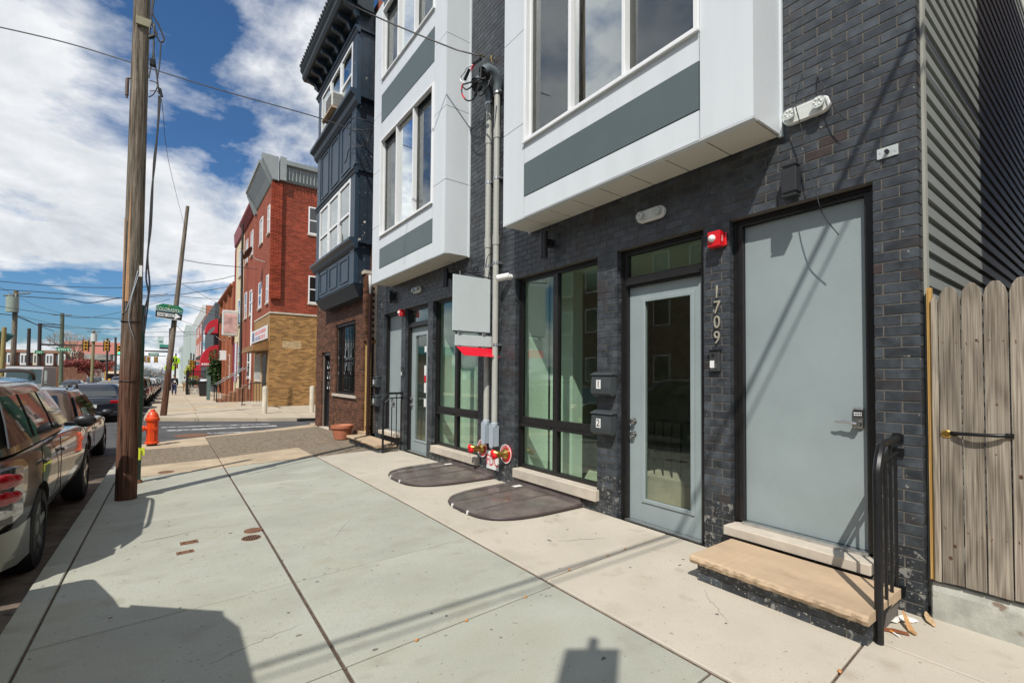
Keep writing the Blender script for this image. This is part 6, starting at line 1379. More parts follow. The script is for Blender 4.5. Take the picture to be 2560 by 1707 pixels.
PARK = 'cars parked along the kerb'
rz = lambda y: g(y)-.13
car('parked_suv', 'pewter grey sport utility vehicle parked nearest, beside the wooden pole', 'car', 'suv', pewter, (-1.775, 7.06, rz(7.2)), 0, 4.62, 1.80, 1.71, True, PARK, -.20)
car('parked_crossover', 'bronze brown crossover parked in front of the pewter one', 'car', 'hatch', bronze, (-2.0, 12.15, rz(12)-.03), 0, 4.4, 1.78, 1.58, True, PARK, -.20)
car('parked_sedan', 'midnight blue sedan with a chrome strip beyond the brown crossover', 'car', 'sedan', darkblue, (-2.25, 24.6, rz(24)), 0, 4.7, 1.82, 1.44, False, PARK)
car('parked_hatchback', 'tan hatchback seen just right of the wooden pole', 'car', 'hatch', tanp, (-1.95, 29.4, rz(29)), 0, 4.2, 1.76, 1.52, False, PARK)
car('parked_suv', 'black sport utility vehicle with red tail lights behind the tan hatchback', 'car', 'suv', blackp, (-1.85, 35.2, rz(35)), 0, 4.7, 1.84, 1.74, False, PARK)
car('parked_suv', 'grey sport utility vehicle between two black ones near the leaning pole', 'car', 'suv', tanp, (-1.85, 41.4, rz(41)), 0, 4.7, 1.84, 1.72, False, PARK)
car('parked_sedan', 'black sedan parked behind the leaning pole', 'car', 'sedan', blackp, (-1.85, 47.8, rz(48)), 0, 4.7, 1.82, 1.46, False, PARK)
car('parked_hatchback', 'silver hatchback far along the row of parked cars', 'car', 'hatch', silver, (-1.85, 54.5, rz(54)), 0, 4.3, 1.8, 1.55, False, PARK)
car('parked_hatchback', 'white hatchback farthest along the row of parked cars', 'car', 'hatch', whitep, (-1.85, 62, rz(62)), 0, 4.3, 1.8, 1.6, False, PARK)
car('oncoming_sedan', 'dark blue sedan driving toward the camera', 'car', 'sedan', darkblue, (-9.0, 73, rz(73)), math.pi, 4.7, 1.85, 1.46); car('oncoming_suv', 'black sport utility vehicle driving toward the camera ahead of the bus', 'car', 'suv', blackp, (-9.0, 92, rz(92)), math.pi, 4.9, 1.95, 1.82)
car('oncoming_sedan', 'white sedan in the road beyond the wooden pole', 'car', 'sedan', whitep, (-5.6, 96, rz(96)), 0, 4.6, 1.82, 1.46)
car('oncoming_sedan', 'silver sedan far down the road', 'car', 'sedan', silver, (-5.2, 128, rz(120)), 0, 4.6, 1.82, 1.46)
car('parked_sedan', 'dark sedan parked at the far end beyond the white hatchback', 'car', 'sedan', darkblue, (-1.85, 70, rz(70)), 0, 4.6, 1.82, 1.46, False, PARK); car('parked_suv', 'silver sport utility vehicle beyond the last dark sedan', 'car', 'suv', silver, (-1.85, 78, rz(78)), 0, 4.7, 1.84, 1.72, False, PARK)
car('oncoming_hatchback', 'red hatchback far off in the oncoming lane', 'car', 'hatch', redp, (-8.8, 142, rz(142)), math.pi, 4.3, 1.8, 1.55); car('oncoming_hatchback', 'white hatchback waiting far off beyond the signals', 'car', 'hatch', whitep, (-5.4, 150, rz(150)), 0, 4.3, 1.8, 1.6)
# delivery van right behind the nearest vehicle: only its front corner and its shadow show
t = thing('delivery_van', 'white delivery van parked at the left edge of the picture', 'van', (-1.95, 1.5, -.13))
vp = M('van_white', (.62, .66, .64), .35, coat=.5, var=.03)
MB().prism([(4.36, .12), (4.44, .30), (4.42, .62), (4.30, .93), (3.72, 1.16), (3.48, 1.24), (2.55, 2.12), (2.25, 2.24), (-1.6, 2.24), (-1.75, 2.1), (-1.8, .12)], 'x', -2.9, -.97).build('body', vp, t, bevel=.07, segs=3)
MB().box(-2.85, -1.0, 4.40, 4.50, .05, .42).build('bumper', vp, t, bevel=.04, segs=3); MB().box(-1.06, -.962, 4.22, 4.31, .40, .62).build('marker_light', M('amber', (.75, .25, .03), .2, coat=1), t, bevel=.01); MB().prism([(3.44, 1.27), (2.60, 2.07), (2.2, 2.07), (2.2, 1.27)], 'x', -.968, -.962).build('side_window', car_glass, t)
MB().add([(-2.75, 3.46, 1.28), (-1.1, 3.46, 1.28), (-1.15, 2.62, 2.08), (-2.7, 2.62, 2.08)], [(0, 1, 2, 3)]).build('windshield', car_glass, t)
for y in (3.55, -.7):
    for x in (-1.20, -2.88): MB().lathe([(.2, 0), (.31, 0), (.33, .03), (.33, .18), (.31, .22), (.2, .22)], (x, y, .20), 24, 'x').build('wheel', tyre_m, t, smooth=40)
for o in KIDS(t):
    pass
# mail truck style van across the street
def box_van(name, label, x, y, w, h, L, rot, body, cat='van'):
    t = thing(name, label, cat, (0, 0, 0)); hw, hl = w/2, L/2
    MB().prism([(-hl, .35), (hl, .35), (hl, 1.15), (hl-.25, h*.93), (hl-.5, h), (-hl, h)], 'x', -hw, hw).build('body', body, t, bevel=.06, segs=2)
    MB().add([(-hw*.92, hl+.004, 1.2), (hw*.92, hl+.004, 1.2), (hw*.9, hl-.22, h*.92), (-hw*.9, hl-.22, h*.92)], [(0, 1, 2, 3)]).build('windshield', M('teal_glass', (.02, .05, .06), .05, coat=.6), t)
    for s in (-1, 1):
        MB().box(hw*s-.005, hw*s+.005, hl-1.6, hl-.5, 1.2, h*.88).build('side_window', car_glass, t); MB().box(hw*.55*s, hw*.9*s, hl-.02, hl+.02, .7, .9).build('headlight', lamp_clr, t)
        for yy in (-hl*.6, hl*.62): MB().cyl((hw*s, yy, .38), (hw*.7*s, yy, .38), .38, n=18).build('wheel', tyre_m, t)
    MB().box(-hw, hw, hl, hl+.1, .35, .6).build('bumper', blk_pl, t); t.location = (x, y, rz(y)); t.rotation_euler.z = rot; return t
box_van('parked_van', 'grey van with a wide teal windshield at the far left', -8.45, 50, 1.95, 2.45, 5, math.pi, M('van_grey', (.30, .30, .30), .5))
# school bus
t = thing('school_bus', 'yellow school bus approaching in the distance', 'bus', (0, 0, 0)); yb_ = M('bus_yellow', (.62, .30, .02), .4)
MB().box(-1.2, 1.2, -5, 3.6, .5, 2.95).build('body', yb_, t, bevel=.15, segs=2); MB().box(-.85, .85, 3.6, 5.0, .5, 1.5).build('hood', yb_, t, bevel=.15, segs=2); MB().box(-1.05, 1.05, 3.6, 3.63, 1.6, 2.45).build('windshield', car_glass, t); MB().box(-1.0, 1.0, 3.58, 3.66, 2.55, 2.9).build('sign_board', M('bus_white', (.7, .68, .6), .5), t)
for s in (-1, 1):
    MB().sphere((.9*s, 3.66, 2.75), .12, 6).build('warning_light', lamp_red, t)
    for k in range(7): MB().box(1.2*s-.01, 1.2*s+.01, -4.6+k*1.1, -3.8+k*1.1, 1.6, 2.4).build('side_window', car_glass, t)
    for yy in (-3, 4.2): MB().cyl((1.15*s, yy, .48), (.8*s, yy, .48), .48, n=16).build('wheel', tyre_m, t)
t.location = (-8.6, 118, rz(118)); t.rotation_euler.z = math.pi
# ------------------------------------------------------------------ overhead wires
def wire(pts, r, label, group='overhead wires', n=7):
    return tag(MB().tube(curve_pts(pts, n), r, 4).build('overhead_wire', wire_m), label, 'wire', group)
a_ = at
wire([a_(-60, 55, 13), a_(160, 106, 12.6), a_(332, 158, 12.2), a_(545, 224, 11.8), a_(800, 296, 11.3), (3.72, 11.02, 7.32)], .012, 'service wire crossing the sky to the navy bay')
wire([atX(790, -40, 1.5), atX(854, 0, 1.9), atX(960, 51, 2.5), atX(1120, 117, 3.35), atX(1160, 130, 3.55), atX(1196, 139, 3.74)], .011, 'twisted service wire running down to the grey conduits')
wire([a_(404, 250, 7.5), a_(425, 420, 13), (.40, 23.1, 7.3)], .005, 'thin guy wire from the wooden pole to the leaning pole')
for k, (pts, r, Y) in enumerate([
    ([(-40, 700), (154, 716), (313, 719), (428, 711), (545, 699), (640, 672)], .03, 50), ([(-40, 721), (100, 730), (311, 745), (425, 738), (475, 733), (590, 713), (660, 690)], .035, 55), ([(-40, 760), (154, 788), (304, 797)], .03, 58), ([(-40, 782), (42, 790), (95, 812), (154, 820)], .04, 50), ([(42, 740), (130, 746), (178, 749), (225, 757), (300, 745), (420, 735)], .05, 66),
    ([(44, 788), (150, 812), (280, 823), (420, 815)], .03, 80), ([(154, 790), (215, 795), (306, 779), (425, 748)], .03, 80), ([(460, 650), (520, 660), (600, 668), (690, 680)], .02, 32), ([(440, 740), (500, 745), (560, 748)], .02, 40), ([(445, 755), (520, 775), (600, 800)], .02, 45), ([(446, 758), (520, 783), (600, 812)], .02, 45), ([(440, 813), (462, 833), (480, 836), (508, 835)], .04, 80), ([(450, 800), (490, 814), (515, 822)], .03, 90),
    ([(42, 792), (70, 803), (100, 815), (135, 828)], .04, 70), ([(100, 812), (180, 820), (300, 824)], .04, 95), ([(-30, 700), (80, 760), (160, 785)], .02, 75), ([(455, 710), (520, 745), (545, 757)], .012, 30), ([(300, 838), (360, 832), (440, 829), (520, 832)], .04, 100), ([(300, 842), (380, 842), (470, 840)], .04, 100)]):
    wire([a_(x, y, Y) for x, y in pts], r, 'thin overhead wire across the street sky' if False else ['sagging wire high over the street, topmost left', 'heavy wire below the topmost one', 'wire at the green pole crossarm', 'short wire into the transformer pole', 'wire with splices right of the transformer pole', 'wire low behind the transformer pole', 'wire rising to the right of the green pole', 'wire from the leaning pole to the red building', 'upper wire right of the leaning pole', 'second wire right of the leaning pole', 'third wire right of the leaning pole', 'drooping wire to the coral building', 'faint wire above the coral building', 'wire dropping to the traffic mast', 'wire beside the traffic mast top', 'thin diagonal wire at upper left', 'service wire at the cream house', 'far wire above the school signs', 'lower far wire above the school signs'][k])
# cables crossing above the near pavement: they cast the long thin shadows
for k, (h, dy, r) in enumerate(((6.2, 2.79, .022), (6.6, 2.66, .011))):
    yy = dy-.79/1.62*h; wire([(-10, yy, h+.5), (-3, yy, h+.05), (4, yy, h), (10, yy, h+.1)], r, ['heavy cable over the pavement casting a thin shadow on the slabs', 'light cable over the pavement casting a thin shadow on the door'][k])
# sign on a tall post behind the camera, seen by its shadow only
t = thing('parking_sign', 'tall post with a small sign, seen only as a shadow on the pavement', 'sign', (-.72, -.24, 0)); MB().cyl((-.72, -.24, 0), (-.72, -.24, 4.5), .03, n=8).build('post', galv, t)
d_ = Vector((.242, -.173, 0)).normalized(); c_ = Vector((-.72, -.24, 4.16)) + Vector((-.03, -.03, 0))
MB().hexa([tuple(c_+d_*s*.155+Vector((0, dz, 0))+Vector((0, 0, z))) for z in (-.36, .27) for s, dz in ((-1, 0), (1, 0), (1, .006), (-1, .006))]).build('panel', sg_white, t)

# ------------------------------------------------------------------ far poles, signals and signs
def far_pole(label, Y, pt, pb, r, arms=(), mat=None, extra=None):
    T = at(*pt, Y); B_ = at(*pb, Y); B_.z = g(Y)-.2
    t = thing('utility_pole', label, 'pole', (B_.x, Y, B_.z)); MB().cyl(B_, T, r*1.15, r, n=10).build('shaft', mat or pole_m, t, smooth=50)
    for (p0, p1) in arms: MB().cyl(at(*p0, Y-.2), at(*p1, Y-.2), .06, n=6).build('crossarm', pole_m, t)
    return t
dkpole = M('dark_pole', (.03, .022, .02), .8); grpole = M('green_pole', (.085, .11, .075), .8, var=.2, vs=6)
t = far_pole('tall wooden pole with a transformer at the far left', 60, (40, 727), (32, 912), .17, [((8, 739), (42, 737)), ((42, 735), (77, 733))])
c = at(31, 759, 59.6); MB().cyl((c.x, c.y, c.z-.75), (c.x, c.y, c.z+.6), .42, n=14).cyl((c.x-.2, c.y, c.z+.6), (c.x-.2, c.y, c.z+.9), .06, n=6).cyl((c.x+.2, c.y, c.z+.6), (c.x+.2, c.y, c.z+.9), .06, n=6).build('transformer', M('transformer_grey', (.26, .29, .24), .5), t, smooth=40)
far_pole('green painted pole behind the traffic mast', 100, (156, 783), (153, 928), .24, [((131, 787), (155, 788)), ((157, 788), (180, 787))], grpole)
far_pole('short dark pole left of the traffic mast', 80, (73, 821), (71, 890), .16, (), dkpole); far_pole('yellowish pole at the left picture edge', 44, (11, 818), (4, 900), .11, (), M('yellow_pole', (.26, .21, .08), .8)); t = far_pole('pole with a pale transformer right of the bare tree', 90, (235, 826), (230, 930), .17, [((218, 828), (252, 830))], M('straw_pole', (.22, .19, .10), .8))
c = at(235, 843, 89.6); MB().cyl((c.x, c.y, c.z-.6), (c.x, c.y, c.z+.5), .36, n=12).build('transformer', M('transformer_pale', (.5, .52, .5), .5), t, smooth=40)
far_pole('thin far pole with a crossarm beside the signals', 110, (269, 845), (268, 910), .15, [((257, 847), (281, 848))], dkpole); far_pole('thin far pole with a lamp nearest the wooden pole', 100, (289, 843), (289, 930), .14, (), dkpole); far_pole('dark pole right of the leaning pole', 70, (427, 836), (424, 950), .16, (), dkpole)
far_pole('dark pole in front of the house with the dish', 36.5, (607, 560), (600, 1000), .075, (), dkpole)
# mast arm with signals
def signal_head(parent, p, s=1.0, facing=-1, lit=None):
    h = MB().box(p.x-.2*s, p.x+.2*s, p.y-.12, p.y+.12, p.z-.62*s, p.z+.62*s).build('signal_housing', M('signal_yellow', (.55, .27, .015), .5), parent, bevel=.03)
    MB().box(p.x-.34*s, p.x-.21*s, p.y+.1, p.y+.13, p.z-.72*s, p.z+.72*s).box(p.x+.21*s, p.x+.34*s, p.y+.1, p.y+.13, p.z-.72*s, p.z+.72*s).build('back_plate', blk_pl, h)
    for k in range(3):
        mt = emit('signal_green', (.02, .8, .4), 3) if lit == k else blk_pl
        MB().cyl((p.x, p.y-.13, p.z+(.4-.4*k)*s), (p.x, p.y-.121, p.z+(.4-.4*k)*s), .14*s, n=12).build('lens', mt, h); MB().tube([(p.x+.15*s*math.cos(a), p.y-.2, p.z+(.4-.4*k)*s+.15*s*math.sin(a)) for a in [i*math.pi/6 for i in range(7)]], .02, 4).build('visor', M('signal_yellow', (.55, .27, .015), .5), h)
Ym = 92
t = thing('traffic_mast', 'dark traffic mast with long arm and yellow signals', 'traffic light', tuple(at(99, 915, Ym)))
p0 = at(100, 808, Ym); p1 = at(98, 920, Ym); p1.z = g(Ym)-.2; MB().cyl(p1, p0, .22, .2, n=10).build('post', dkpole, t, smooth=40); MB().cyl(at(102, 861, Ym), at(278, 865, Ym), .13, .07, n=8).cyl(at(102, 810, Ym), at(156, 812, Ym), .07, n=6).build('arm', dkpole, t, smooth=40)
for px in (214.5, 266.5): signal_head(t, at(px, 864.5, Ym-.4), 1.15)
def name_sign(label, px0, px1, py0, py1, Y, txt, size):
    a = at(px0, py0, Y); b = at(px1, py1, Y); s = thing('street_name_sign', label, 'sign', ((a.x+b.x)/2, Y, b.z)); MB().box(a.x, b.x, Y-.03, Y, b.z, a.z).build('panel', sg_green, s)
    text(txt, size, sg_white, 'lettering', ((a.x+b.x)/2, Y-.034, (a.z+b.z)/2-.08), (1, 0, 0), (0, 0, 1), s, extrude=.002); MB().box(a.x+.2, b.x-.2, Y-.033, Y-.0305, a.z-.22, a.z-.12).build('small_print', M('sign_mint', (.25, .55, .40), .5), s); return s
name_sign('green 18TH ST sign hanging from the left mast arm', 140, 178.5, 868, 879, 91.5, '18TH ST', .46); name_sign('small green street sign on the mast post', 87, 109, 876, 884.5, 91.7, 'S ST', .34); name_sign('green 18TH ST sign hanging right of the wooden pole', 371, 397, 882, 889, 96, '18TH ST', .32)
t = thing('traffic_signal', 'yellow traffic signal showing green beside the wooden pole', 'traffic light', tuple(at(297, 910, 88))); signal_head(t, at(298, 875, 88), 1.1, lit=2); p = at(290, 875, 88); MB().cyl((p.x, 88.2, g(88)-.2), (p.x, 88.2, p.z+.9), .12, n=8).build('post', dkpole, t)
t = thing('traffic_mast', 'far mast arm behind the leaning pole', 'traffic light', tuple(at(424, 940, 98))); MB().cyl(at(362, 877, 98), at(424, 879, 98), .1, .14, n=8).build('arm', dkpole, t); p = at(425, 850, 98); MB().cyl((p.x, 98, g(98)-.2), (p.x, 98, p.z+2), .16, n=8).build('post', dkpole, t)
for px, py, Y in ((371, 899, 165), (390, 899, 165), (360, 898, 170)): t = thing('traffic_signal', {371: 'first far orange signal right of the wooden pole', 390: 'far orange signal left of the leaning pole', 360: 'far orange signal closest to the wooden pole'}[px], 'traffic light', tuple(at(px, py, Y))); signal_head(t, at(px, py, Y), 1.3); MB().cyl(at(px, 890, Y+.5), at(px+25, 890, Y+.5), .1, n=6).build('arm', dkpole, t)
for px, py, lab in ((477, 909, 'yellow signal in front of the coral building, left head'), (484, 911, 'yellow signal in front of the coral building, right head'), (439, 911, 'yellow signal under the school crossing sign')):
    t = thing('traffic_signal', lab, 'traffic light', tuple(at(px, 960, 84))); signal_head(t, at(px, py, 84), .85); p = at(px, py, 84.3); MB().cyl((p.x, 84.3, g(84)-.2), (p.x, 84.3, p.z+1.6), .09, n=8).build('post', dkpole, t)
# school crossing signs, pole banner
lime = M('school_lime', (.42, .72, .02), .45)
def school(px, py, w, Y, lab):
    c = at(px, py, Y); s = w; t = thing('school_sign', lab, 'sign', (c.x, Y, g(Y)))
    MB().prism([(c.x-s, c.z-s*.9), (c.x+s, c.z-s*.9), (c.x+s, c.z+.1*s), (c.x, c.z+s), (c.x-s, c.z+.1*s)], 'y', Y-.03, Y).build('panel', lime, t)
    for dx, h in ((-.25, 1.0), (.2, .85)):
        x = c.x+dx*s*1.1; MB().sphere((x, Y-.04, c.z+.30*s*h), .12*s, 5).box(x-.14*s, x+.14*s, Y-.045, Y-.031, c.z-.30*s, c.z+.18*s*h).prism([(x-.2*s, c.z-.75*s), (x-.08*s, c.z-.75*s), (x+.02*s, c.z-.35*s), (x+.12*s, c.z-.75*s), (x+.24*s, c.z-.75*s), (x+.13*s, c.z-.25*s), (x-.13*s, c.z-.25*s)], 'y', Y-.046, Y-.032).build('walking_figure', sg_black, t)
    MB().cyl((c.x, Y+.06, g(Y)-.1), (c.x, Y+.06, c.z+s), .05, n=6).build('post', dkpole, t)
school(437.5, 899, .52, 72, 'lime school crossing sign on a post beyond the pedestrian'); school(424, 916, .42, 62, 'lime school crossing sign half hidden by the leaning pole')
t = thing('pole_banner', 'pale street banner behind the leaning pole', 'banner', tuple(at(405, 860, 70))); a = at(394, 842, 70); b = at(409, 868, 70); MB().box(a.x, b.x, 69.95, 70, b.z, a.z).build('cloth', M('banner_pale', (.50, .62, .60), .8), t); MB().box(a.x+.15, b.x-.1, 69.94, 69.949, b.z+.55, b.z+.75).build('print', M('banner_print', (.10, .22, .20), .8), t)
name_sign('green and black street sign behind the leaning pole', 399, 426, 861, 871, 69.9, 'BROAD', .2) if False else None
s_ = thing('direction_sign', 'green sign over a one way sign behind the leaning pole', 'sign', tuple(at(412, 872, 69.5))); a = at(399, 861, 69.5); b = at(426, 868, 69.5); MB().box(a.x, b.x, 69.45, 69.5, b.z, a.z).build('upper_panel', M('sign_teal', (.01, .25, .16), .5), s_); c = at(426, 873, 69.5); MB().box(a.x, b.x, 69.45, 69.5, c.z, b.z-.02).build('lower_panel', sg_black, s_)
t = thing('speed_sign', 'white speed sign behind the leaning pole', 'sign', tuple(at(420, 900, 66))); a = at(416, 888, 66); b = at(426, 911, 66); MB().box(a.x, b.x, 65.96, 66, b.z, a.z).build('panel', sg_white, t); text('25', .5, sg_black, 'lettering', ((a.x+b.x)/2, 65.95, b.z+.45), (1, 0, 0), (0, 0, 1), t)

# ------------------------------------------------------------------ houses and trees at the far left
def row_front(label, px0, px1, Y, zt, mats, n):
    x0 = at(px0, 900, Y).x; x1 = at(px1, 900, Y).x; zb = g(Y)-.3
    for k in range(n):
        a = x0+(x1-x0)*k/n; b = x0+(x1-x0)*(k+1)/n; t = thing('row_house', label[k], 'house', ((a+b)/2, Y, zb), 'row houses across the cross street')
        mt = mats[k % len(mats)]; MB().box(a, b, Y, Y+8, zb, zt).build('wall', mt[0], t); MB().box(a+.35*(b-a), b-.1, Y-.9, Y-.001, 2.9, 5.3).build('bay', mt[1], t); MB().box(a, b, Y-.5, Y-.0015, zt-.55, zt).build('cornice', mt[2], t)
        w = b-a
        for s in (.42, .68):
            wd = MB().box(a+s*w, a+(s+.2)*w, Y-.93, Y-.901, 3.3, 5.0).build('window', white_pvc, t); MB().box(a+(s+.03)*w, a+(s+.17)*w, Y-.935, Y-.9305, 3.4, 4.9).build('pane', dark_glass, wd)
        MB().box(a+.1*w, a+.3*w, Y-.03, Y-.0012, 3.4, 5.0).build('pane', dark_glass, t); MB().box(a, b, Y-2.2, Y-1.9, 2.3, 2.6).build('porch_roof', mt[2], t); MB().box(a+.1*w, a+.3*w, Y-.04, Y-.013, -.5, 1.8).build('door', white_pl, t)
wm = offwhite; cm_ = M('house_cream', (.58, .52, .38), .7); br_ = brick_tex('far_brick', (.25, .09, .06), (.2, .07, .05), (.3, .22, .18), 'x', .5, .15); rf = M('far_roof', (.28, .15, .10), .8)
row_front(['white fronted row house at the left end beside the transformer pole', 'second row house, white bay, left of the traffic mast', 'third row house behind the traffic mast', 'fourth row house, cream bay, right of the traffic mast', 'fifth row house behind the green pole', 'sixth row house by the bare tree'], 8, 196, 134, 6.0, [(br_, wm, rf), (br_, wm, rf), (br_, cm_, offwhite)], 6)
t = thing('grey_terrace', 'grey stone terrace behind the bare tree', 'building', tuple(at(240, 920, 150))); a = at(200, 885, 150); b = at(275, 920, 150); MB().box(a.x, b.x, 150, 158, g(150)-.3, 6.0).build('wall', M('grey_stone', (.30, .29, .26), .8, var=.3, vs=.8), t); MB().prism([(150, 6.0), (158, 6.0), (156, 9.2)], 'x', a.x-4, b.x+3.5).build('roof', M('roof_brick', (.32, .12, .09), .8), t)
for k in range(5):
    x = a.x+(b.x-a.x)*(k+.25)/5; MB().box(x, x+1.1, 149.95, 149.999, 2.4, 4.6).build('window', dark_glass, t)
t = thing('teal_corner_building', 'building with a teal cornice at the left picture edge', 'building', tuple(at(-40, 930, 52))); a = at(11, 836, 58); MB().box(a.x-9, a.x, 52, 58, g(52)-.3, at(0, 832, 52).z).build('wall', M('teal_b_wall', (.16, .09, .07), .8), t); z = at(0, 830, 52).z; MB().prism([(a.x-9, z-.5), (a.x+.05, z-.5), (a.x+.5, z+.05), (a.x+.5, z+.2), (a.x-9, z+.5)], 'y', 51.5, 58.5).build('cornice', M('teal_paint', (.02, .22, .25), .6), t); MB().box(a.x-1.1, a.x-.4, 51.95, 51.999, 1.6, 3.2).build('window', dark_glass, t)
t = thing('board_fence', 'brown board fence below the row houses', 'fence', tuple(at(135, 940, 118)))
fa = at(112, 908, 118); fb = at(215, 908, 118); fm = M('fence_brown', (.16, .075, .045), .85, var=.3, vs=3); k = 0; x = fa.x
while x < fb.x: MB().box(x, x+.42, 117.95, 118, g(118)-.2, (2.4 if x < fa.x+4 else 1.2)+(k % 3)*.08).build('board', fm, t); x += .44; k += 1
# bare tree
def bare_tree(base, h, seed, mat, spread=.6, depth=6, lean=(0, 0)):
    rt_ = random.Random(seed); mb = MB(); tw = MB()
    def br(p, d, L, r, k):
        q_ = p + d*L; (mb if k > 2 else tw).tube([p, (p+q_)/2+Vector((rt_.uniform(-.04, .04)*L, rt_.uniform(-.04, .04)*L, 0)), q_], [r, r*.85, r*.7], 5 if k > 3 else 3, caps=False)
        if k == 0: return
        for j in range(rt_.choice((2, 3, 3))):
            dd = (d + Vector((rt_.uniform(-1, 1), rt_.uniform(-1, 1), rt_.uniform(-.25, .6)))*spread).normalized(); br(q_ if j else p.lerp(q_, .85), dd, L*rt_.uniform(.62, .85), r*.62, k-1)
    br(Vector(base), Vector((lean[0], lean[1], 1)).normalized(), h*.27, h*.026, depth); return mb, tw
t = thing('bare_tree', 'large bare tree with spreading branches beside the signals', 'tree', tuple(at(206, 915, 124)))
b = at(208, 922, 124); b.z = g(120)-.3; m1, m2 = bare_tree(b, 13.2, 12, None, .62, 6, (-.28, 0)); bark = M('bark_brown', (.16, .10, .07), .9); m1.build('trunk', bark, t, smooth=60); m2.build('twigs', M('twig_brown', (.28, .19, .13), .9), t)
def leaf_cloud(name, label, cat, c, rad, n, size, mat, seed, trunk=True, flat_=1.0):
    rt_ = random.Random(seed); t = thing(name, label, cat, (c[0], c[1], c[2]-rad[2])); mb = MB()
    lobes = [(Vector((rt_.uniform(-.55, .55), rt_.uniform(-.55, .55), rt_.uniform(-.6, .6))), rt_.uniform(.3, .55)) for _ in range(11)]
    for i in range(n):
        lc, lr = rt_.choice(lobes); v = Vector((rt_.gauss(0, 1), rt_.gauss(0, 1), rt_.gauss(0, 1))).normalized()*lr*rt_.uniform(.55, 1.05); p = lc+v
        p = Vector((c[0]+p.x*rad[0], c[1]+p.y*rad[1], c[2]+p.z*rad[2])); a = Vector((rt_.gauss(0, 1), rt_.gauss(0, 1), rt_.gauss(0, 1))).normalized(); b_ = a.orthogonal().normalized(); s = size*rt_.uniform(.6, 1.3)
        mb.add([p-a*s, p+b_*s*.45, p+a*s, p-b_*s*.45], [(0, 1, 2, 3)], tint=rt_.random())
    stuff(mb.build('foliage', mat, t, fixn=False))
    if trunk:
        tb = MB()
        for k in range(5): tb.tube([(c[0]+.1*k*rad[0]*.2, c[1], c[2]-rad[2]), (c[0]+rt_.uniform(-.4, .4)*rad[0], c[1]+rt_.uniform(-.4, .4)*rad[1], c[2]+rad[2]*.4)], [.06, .02], 4)
        tb.build('stem', bark, t)
    return t
redleaf = M('red_shrub_leaf', (.24, .055, .045), .8, var=.2, vs=2, tint=.5); grleaf = M('evergreen_leaf', (.030, .070, .012), .7, var=.25, vs=4, tint=.55); ylleaf = M('yellow_leaf', (.40, .42, .05), .7, tint=.4)
for k, (px, py, w, lab) in enumerate(((176, 911, 2.0, 'dark red shrub left of the pale transformer pole'), (203, 908, 2.8, 'largest dark red shrub under the bare tree'), (222, 912, 2.0, 'dark red shrub beside the pale transformer pole'), (263, 908, 2.2, 'dark red shrub behind the right signal'))):
    c = at(px, py, 122); leaf_cloud('red_shrub', lab, 'shrub', (c.x, 122, c.z-.7), (w, 1.6, 1.7), 1500, .16, redleaf, 20+k)
c = at(541, 910, 53.5); leaf_cloud('evergreen_shrub', 'dark green evergreen shrub under the red awning', 'shrub', (c.x+.35, 53.5, c.z-.55), (1.25, 1.1, 2.2), 3600, .11, grleaf, 31)
c = at(487, 955, 56); leaf_cloud('planter_shrub', 'low green shrub in the railed planter', 'shrub', (c.x, 56, c.z), (.7, .5, .38), 700, .08, grleaf, 32, False)
c = at(470, 925, 60); leaf_cloud('yellow_bush', 'yellow flowering bush beside the railed planter', 'shrub', (c.x, 60, c.z), (.5, .5, .55), 600, .08, ylleaf, 33)
c = at(484, 943, 58); leaf_cloud('yellow_bush', 'low yellow flowers on the railed planter', 'shrub', (c.x, 58, c.z), (.55, .3, .14), 260, .07, ylleaf, 34, False)
rd = random.Random(77); dm = MB()
for k in range(4200):
    cx_ = rd.choice(range(-70, 14, 6)); x = cx_+rd.gauss(0, 2.3); z = abs(rd.gauss(0, 1))*2.9*(.75+.35*math.sin(cx_)); y = 330+rd.uniform(-6, 6); s = rd.uniform(.25, .6); a = Vector((rd.gauss(0, 1), rd.gauss(0, 1), rd.gauss(0, 1))).normalized(); b_ = a.orthogonal().normalized(); p = Vector((x, y, z-1.2))
    dm.add([p-a*s, p+b_*s*.5, p+a*s, p-b_*s*.5], [(0, 1, 2, 3)], tint=rd.random())
stuff(tag(dm.build('distant_trees', M('distant_twigs', (.17, .135, .10), .9, tint=.4), fixn=False), 'brown mass of distant trees closing the end of the street', 'trees'))
# railed stone planter, bins
t = thing('stone_planter', 'low stone planter with iron railing on the pavement', 'planter', (1.9, 52, g(52)))
a = at(468, 983, 50.6); b = at(505, 981, 52); z0 = g(51); MB().box(a.x, b.x+.2, 50.6, 54, z0-.1, z0+.55).build('wall', M('rubble_stone', (.45, .42, .36), .9, var=.35, vs=6, bump=1, bs=8, bdist=.05), t)
mb = MB().box(a.x-.05, b.x+.2, 50.6, 50.66, z0+2.1, z0+2.16)
for k in range(16): mb.box(a.x-.05+k*(b.x-a.x+.2)/15, a.x-.01+k*(b.x-a.x+.2)/15, 50.61, 50.65, z0+.55, z0+2.12)
mb.build('railing', iron, t); MB().box(a.x-.12, a.x+.1, 50.5, 50.72, z0-.1, z0+2.2).build('post', iron, t)
t = thing('trash_can', 'black wheeled trash can with a white bag on the pavement', 'bin', (2.4, 46, g(46)))
